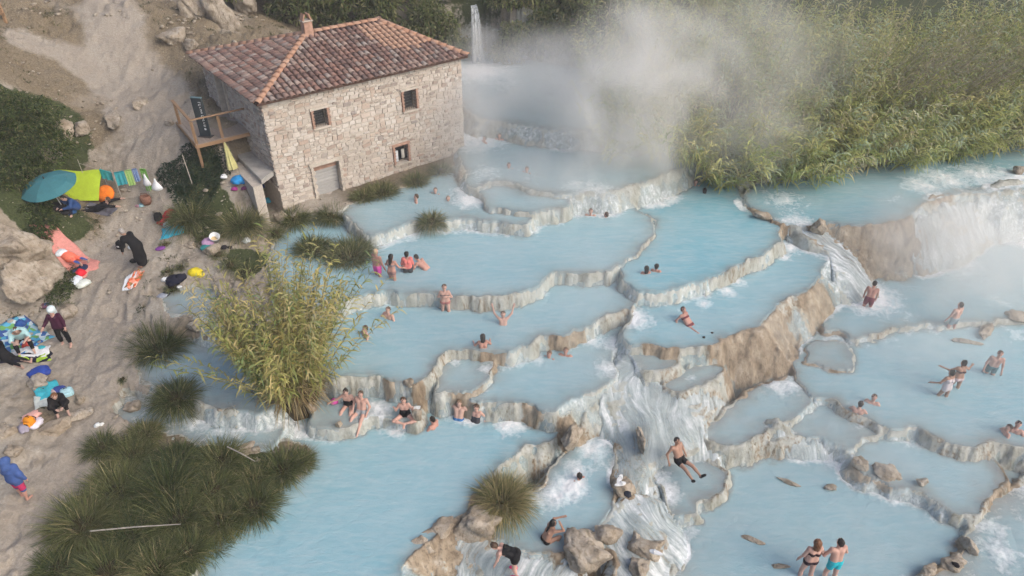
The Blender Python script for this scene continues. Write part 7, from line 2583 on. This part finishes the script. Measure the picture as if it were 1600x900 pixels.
heap(126, 430, [((.02, .03, .08), -.02, .3, .26, .14), ((.70, .03, .05), .0, .05, .22, .2), ((.66, .72, .80), .0, -.35, .30, .14), ((.72, .78, .72), .3, -.5, .28, .12), ((.03, .04, .10), -.2, .05, .14, .1)], 'heap of red, navy and white clothes beside the low dark bush', 72)
towel(112, 403, .95, 2.1, 62, cloth_mat((.62, .27, .24)), 'pink mat under the person with the coral towel', 73, .02, 'mat', 'mat')
heap(97, 397, [((.70, .78, .86), 0, 0, .24, .16)], 'white shirt on the chest of the person lying on the pink mat', 74)
towel(35, 530, 1.35, 1.75, 60, blot_mat('blue_print', [(.04, .15, .42), (.10, .38, .58), (.40, .58, .66), (.05, .10, .30), (.60, .68, .72), (.16, .38, .12)], 6), 'blue patterned blanket with the wrapped person on it', 75, .03, 'blanket', 'blanket')
heap(43, 541, [((.62, .09, .07), 0, 0, .15, .12)], 'small red bag on the blue patterned blanket', 76, 'red_bag', 'bag')
heap(33, 508, [((.03, .09, .30), 0, 0, .2, .18)], 'dark blue bag behind the wrapped person', 77, 'dark_blue_bag', 'bag')
towel(48, 553, .55, 1.15, 105, cloth_mat((.70, .72, .76)), 'white towel trailing from the person in the black jacket', 78, .05)
towel(40, 562, .5, 1.5, 108, blot_mat('lime_navy', [(.012, .014, .03), (.012, .014, .03), (.36, .55, .06), (.015, .015, .03)], 4), 'navy and lime printed mat at the left edge', 79, .03, 'mat', 'mat')
heap(65, 545, [((.05, .38, .46), 0, 0, .16, .08)], 'teal cloth at the end of the white towel', 80)
heap(70, 480, [((.22, .10, .16), 0, 0, .16, .08), ((.08, .12, .3), .05, .06, .12, .08)], 'small patterned purse on the rock above the woman in maroon', 81, 'purse', 'purse')
heap(61, 583, [((.03, .07, .34), 0, 0, .30, .16), ((.03, .06, .30), .18, .05, .22, .14)], 'dark blue bundle lying on pale rock', 82)
towel(74, 611, .7, .85, 40, cloth_mat((.05, .42, .52)), 'turquoise towel behind the huddled woman in black', 83, .06)
towel(69, 628, .5, .6, 30, cloth_mat((.58, .62, .58)), 'pale towel left of the huddled woman in black', 84, .04)
bag(107, 618, .42, .28, .34, (.36, .58, .66), 'pale blue bag beside the huddled woman in black', 30, 'shoulder_bag', 'bag', (.015, .02, .06), None)
heap(94, 610, [((.05, .08, .30), 0, 0, .2, .1), ((.6, .45, .42), -.15, -.1, .14, .08)], 'blue cloth behind the huddled woman in black', 85)
heap(46, 660, [((.80, .45, .40), -.05, .18, .28, .1), ((.70, .66, .76), .18, .0, .26, .1), ((.35, .32, .40), .0, -.3, .22, .1)], 'pink and white clothes under the orange rucksack', 86)
bag(50, 666, .34, .26, .42, (.72, .27, .02), 'orange rucksack on the clothes near the left edge', -10, patch=(.03, .03, .04))
heap(152, 665, [((.74, .76, .76), 0, 0, .10, .06), ((.72, .74, .74), .12, .04, .07, .05)], 'bits of white paper on the edge of the rushes', 87, 'litter', 'litter')
heap(523, 628, [((.72, .12, .42), 0, 0, .14, .12)], 'pink bag held by the woman in the shallow basin', 88, 'pink_bag', 'bag', z=1.42)

def sandal(px, py, z, rot, color, label, name='sandal', cat='sandal'):
    p = P(px, py, z)
    t = thing(name, label, cat, p, R(rot))
    mb = MB()
    n_ = 14
    out = [(.05 * math.sin(a) * (1 + .25 * math.cos(a)), .14 * math.cos(a)) for a in np.linspace(0, 2 * math.pi, n_, endpoint=False)]
    mb.add([(x, y, 0) for x, y in out] + [(x, y, .03) for x, y in out], [tuple(range(n_ - 1, -1, -1)), tuple(range(n_, 2 * n_))] + [(k, (k + 1) % n_, n_ + (k + 1) % n_, n_ + k) for k in range(n_)])
    mb.build('sole', cloth_mat(color), t)
    mb = MB(); mb.tube([(-.052, .03, .02), (-.03, .04, .065), (.03, .04, .065), (.052, .03, .02)], .014, 6); mb.build('strap', cloth_mat(color), t)
    t.scale = (1.35, 1.35, 1.35)


sandal(968, 749, .93, -30, (.75, .76, .76), 'upper white sandal on the flat rock between two pools')
sandal(969, 757, .93, -75, (.75, .76, .76), 'lower white sandal on the flat rock between two pools')
heap(981, 773, [((.03, .035, .05), 0, 0, .13, .06)], 'black sandals on the flat rock between two pools', 91, 'black_sandals', 'sandals', z=.86)
sandal(1025, 864, .72, 70, (.72, .74, .76), 'white shoe on the dark flat rock near the bottom edge', 'shoe', 'shoe')
heap(1493, 883, [((.02, .02, .025), 0, 0, .10, .08)], 'small dark cloth on the bottom right rim rock', 92, z=.36)
# washing in the ground floor window of the mill
u0, u1, z0, z1 = OPEN_F['win3']
for k, (uu, wd, dr, c, lb) in enumerate(((u0 + .13, .16, .55, (.72, .75, .78), 'white cloth hanging at the left of the ground floor window'), (u0 + .48, .14, .45, (.62, .60, .55), 'cream cloth hanging in the middle of the ground floor window'), (u0 + .66, .16, .5, (.03, .03, .035), 'dark cloth hanging at the right of the ground floor window'))):
    q = hx(OVH, OVH) + U * uu - Vd * -.10
    a_ = np.array([*(q - U * wd / 2), HB0 + z0 + .62]); b_ = np.array([*(q + U * wd / 2), HB0 + z0 + .62])
    hang(a_, b_, 0, 1, dr, cloth_mat(c), lb, 95 + k, 'hanging_cloth')
# small wooden fence end at the top left corner
g0 = G(6, 34)
t = thing('wooden_fence', 'end of a wooden rail fence at the top left corner', 'fence', g0)
for x in (-.9, .1):
    mb = MB(); mb.box((x, 0, .45), (.12, .12, 1.2), bevel=.01); mb.build('post', 'rail_wood', t)
for zz in (.35, .85):
    mb = MB(); mb.box((-.6, -.08, zz), (1.7, .05, .12), bevel=.01); mb.build('rail', 'rail_wood', t)
# fallen reed stalks on the rushes and in the water
for px, py, ln, an, lb in ((225, 851, 2.4, 5, 'long pale reed stalk lying across the lower left rushes'), (385, 735, 1.2, -30, 'short pale reed stalk on the rushes by the stream mouth')):
    g0 = G(px, py)
    a = R(an)
    mb = MB(); mb.tube([(-ln / 2 * math.cos(a), -ln / 2 * math.sin(a), 0), (0, 0, .04), (ln / 2 * math.cos(a), ln / 2 * math.sin(a), .02)], [.022, .02, .012], 6)
    mb.build('reed_stalk', 'bamboo', None, loc=(g0[0], g0[1], g0[2] + .72), label=lb, category='reed stalk')

# ------------------------------------------------------------------ distant waterfall and steam
wf = P(748, 95, 4.3)
def mat_fall():
    g = NT('falling_water')
    p = g.pos()
    s2 = g.noise(g.vscale(p, (6, 6, .5)), 1.6, 4, .65)
    s = g.princ((.80, .84, .87), .5, .3)
    tr = g.n('ShaderNodeBsdfTransparent').outputs[0]
    m = g.n('ShaderNodeMixShader')
    g.link(g.ramp(s2, [(.32, .97), (.64, .45)]), m.inputs[0]); g.link(s, m.inputs[1]); g.link(tr, m.inputs[2])
    g.surf(m.outputs[0])


mat_fall()


def fall_strip(name, top, foot, w0, w1, label, seed, bulge=.5, n=16, mcols=14):
    """thick sheet of falling water between a lip and its foot"""
    top = np.array(top, float); foot = np.array(foot, float)
    dirv = foot - top; side = np.cross(dirv, (0, 0, 1.0)); side /= np.linalg.norm(side)
    out = np.cross(side, (0, 0, 1.0)); out = -out / np.linalg.norm(out)
    if (dirv[:2] @ out[:2]) < 0:
        out = -out
    vs_ = []
    for lay in (0, 1):
        for i in range(n + 1):
            t = i / n
            c = top + dirv * np.array([t ** .7, t ** .7, t ** 1.5])
            w = w0 + (w1 - w0) * t
            for j in range(mcols + 1):
                s_ = j / mcols - .5
                wob = .10 * vnoise(np.array([s_ * 9 + seed]), np.array([t * 2.0]), seed)[0]
                vs_.append(c + side * (s_ * w) + out * (wob - lay * .06) + np.array([0, 0, .03 * vnoise(np.array([s_ * 14]), np.array([t * 6 + seed]), seed)[0]]))
    q = lambda l, i, j: l * (n + 1) * (mcols + 1) + i * (mcols + 1) + j
    fs = []
    for l in (0, 1):
        for i in range(n):
            for j in range(mcols):
                f = (q(l, i, j), q(l, i, j + 1), q(l, i + 1, j + 1), q(l, i + 1, j))
                fs.append(f if l == 0 else f[::-1])
    return link(name, mesh_from(name, np.array(vs_), fs, 'falling_water', True), None, None, None, kind='structure', label=label)


fall_strip('waterfall', (wf[0] - .25, 46.15, 7.55), (wf[0], 44.9, 4.25), .38, .8, 'thin distant waterfall dropping behind the mill', 5)


def steam(px, py, z, rx, ry, rz, dens, seed, label, scale=.45, lo=.38, hi=.72, edge=.0):
    nm = 'steam_%d' % seed
    g = NT(nm)
    oc = g.coord('Object')
    ln = g.n('ShaderNodeVectorMath', _operation='LENGTH'); g.link(oc, ln.inputs[0])
    nz = g.noise(g.pos(), scale, 4, .55, .5)
    # uneven outline: noise eats into the falloff
    rr_ = g.math('ADD', ln.outputs['Value'], g.math('MULTIPLY', g.math('SUBTRACT', nz, .5), -.85))
    fo = g.n('ShaderNodeMapRange', _interpolation_type='SMOOTHSTEP')
    g.put(fo.inputs['Value'], rr_); fo.inputs['From Min'].default_value = .95; fo.inputs['From Max'].default_value = edge
    fo.inputs['To Min'].default_value = 0; fo.inputs['To Max'].default_value = 1
    rim = g.n('ShaderNodeMapRange', _interpolation_type='SMOOTHSTEP')
    g.put(rim.inputs['Value'], ln.outputs['Value']); rim.inputs['From Min'].default_value = 1.0; rim.inputs['From Max'].default_value = .55
    d = g.math('MULTIPLY', g.math('MULTIPLY', fo.outputs[0], rim.outputs[0]), g.math('MULTIPLY', g.ramp(nz, [(lo, .15), (hi, 1.0)]), dens))
    v = g.n('ShaderNodeVolumePrincipled')
    v.inputs['Color'].default_value = (1.0, .99, .975, 1)
    v.inputs['Anisotropy'].default_value = .1
    g.link(d, v.inputs['Density'])
    g.link(v.outputs[0], g.out.inputs['Volume'])
    bm = bmesh.new(); bmesh.ops.create_icosphere(bm, subdivisions=3, radius=1)
    me = bpy.data.meshes.new('steam_cloud'); bm.to_mesh(me); bm.free()
    me.materials.append(g.m)
    p = P(px, py, z)
    o = link('steam_cloud', me, None, p, 0, kind='stuff', label=label)
    o.scale = (rx, ry, rz)
    return o


steam(1010, 140, 7.2, 6.6, 4.8, 5.6, .72, 1, 'thick rising steam plume over the upper springs', .40)
steam(950, 235, 5.2, 5.6, 3.6, 3.0, .34, 2, 'dense low steam at the foot of the plume', .40)
steam(820, 125, 6.2, 8.5, 5.5, 3.6, .34, 3, 'thin steam veil over the upstream water', .35, .25, .7)
steam(730, 205, 5.4, 3.2, 3.0, 3.6, .34, 4, 'thin steam around the right corner of the mill', .45, .25, .7)
steam(1150, 80, 8.4, 9.5, 5.5, 4.2, .17, 5, 'thin steam drifting over the reeds', .35, .25, .7)
steam(850, 280, 4.3, 9.0, 3.6, 1.6, .26, 6, 'low steam over the small upper pools', .40, .25, .7)
steam(1540, 400, 2.6, 8.0, 5.0, 2.8, .50, 7, 'steam over the right upper pool', .35, .25, .7)
steam(1450, 335, 3.4, 5.0, 3.4, 2.4, .20, 8, 'steam rising at the right falls', .45, .25, .7)
steam(1160, 200, 5.8, 5.0, 3.4, 3.4, .26, 9, 'thin steam in front of the reeds beside the plume', .40, .25, .7)
steam(980, 590, 2.3, 3.6, 2.8, 1.2, .08, 10, 'faint vapour over the central cascade')
steam(1480, 520, 1.8, 6.0, 3.6, 1.5, .16, 11, 'faint vapour drifting over the right pool', .40, .25, .7)
steam(880, 430, 3.7, 13.0, 8.0, 2.2, .055, 12, 'very thin vapour over the middle pools', .25, .2, .75)
steam(1400, 620, 2.0, 12.0, 7.0, 2.2, .065, 13, 'very thin vapour over the lower right pools', .25, .2, .75)
steam(752, 72, 5.6, 1.6, 1.4, 2.2, .45, 15, 'spray and vapour at the distant waterfall', .8, .2, .75)

# thin vapour in the air of the whole valley
g = NT('valley_air')
v = g.n('ShaderNodeVolumePrincipled')
v.inputs['Color'].default_value = (.99, .99, 1.0, 1)
v.inputs['Density'].default_value = .0012
g.link(v.outputs[0], g.out.inputs['Volume'])
mb = MB(); mb.box((0, 100, 8.6), (500, 620, 21.2))
hz = mb.build('haze', g.m, None)
hz['kind'] = 'stuff'; hz['label'] = 'pale vapour hanging in the air over the springs'
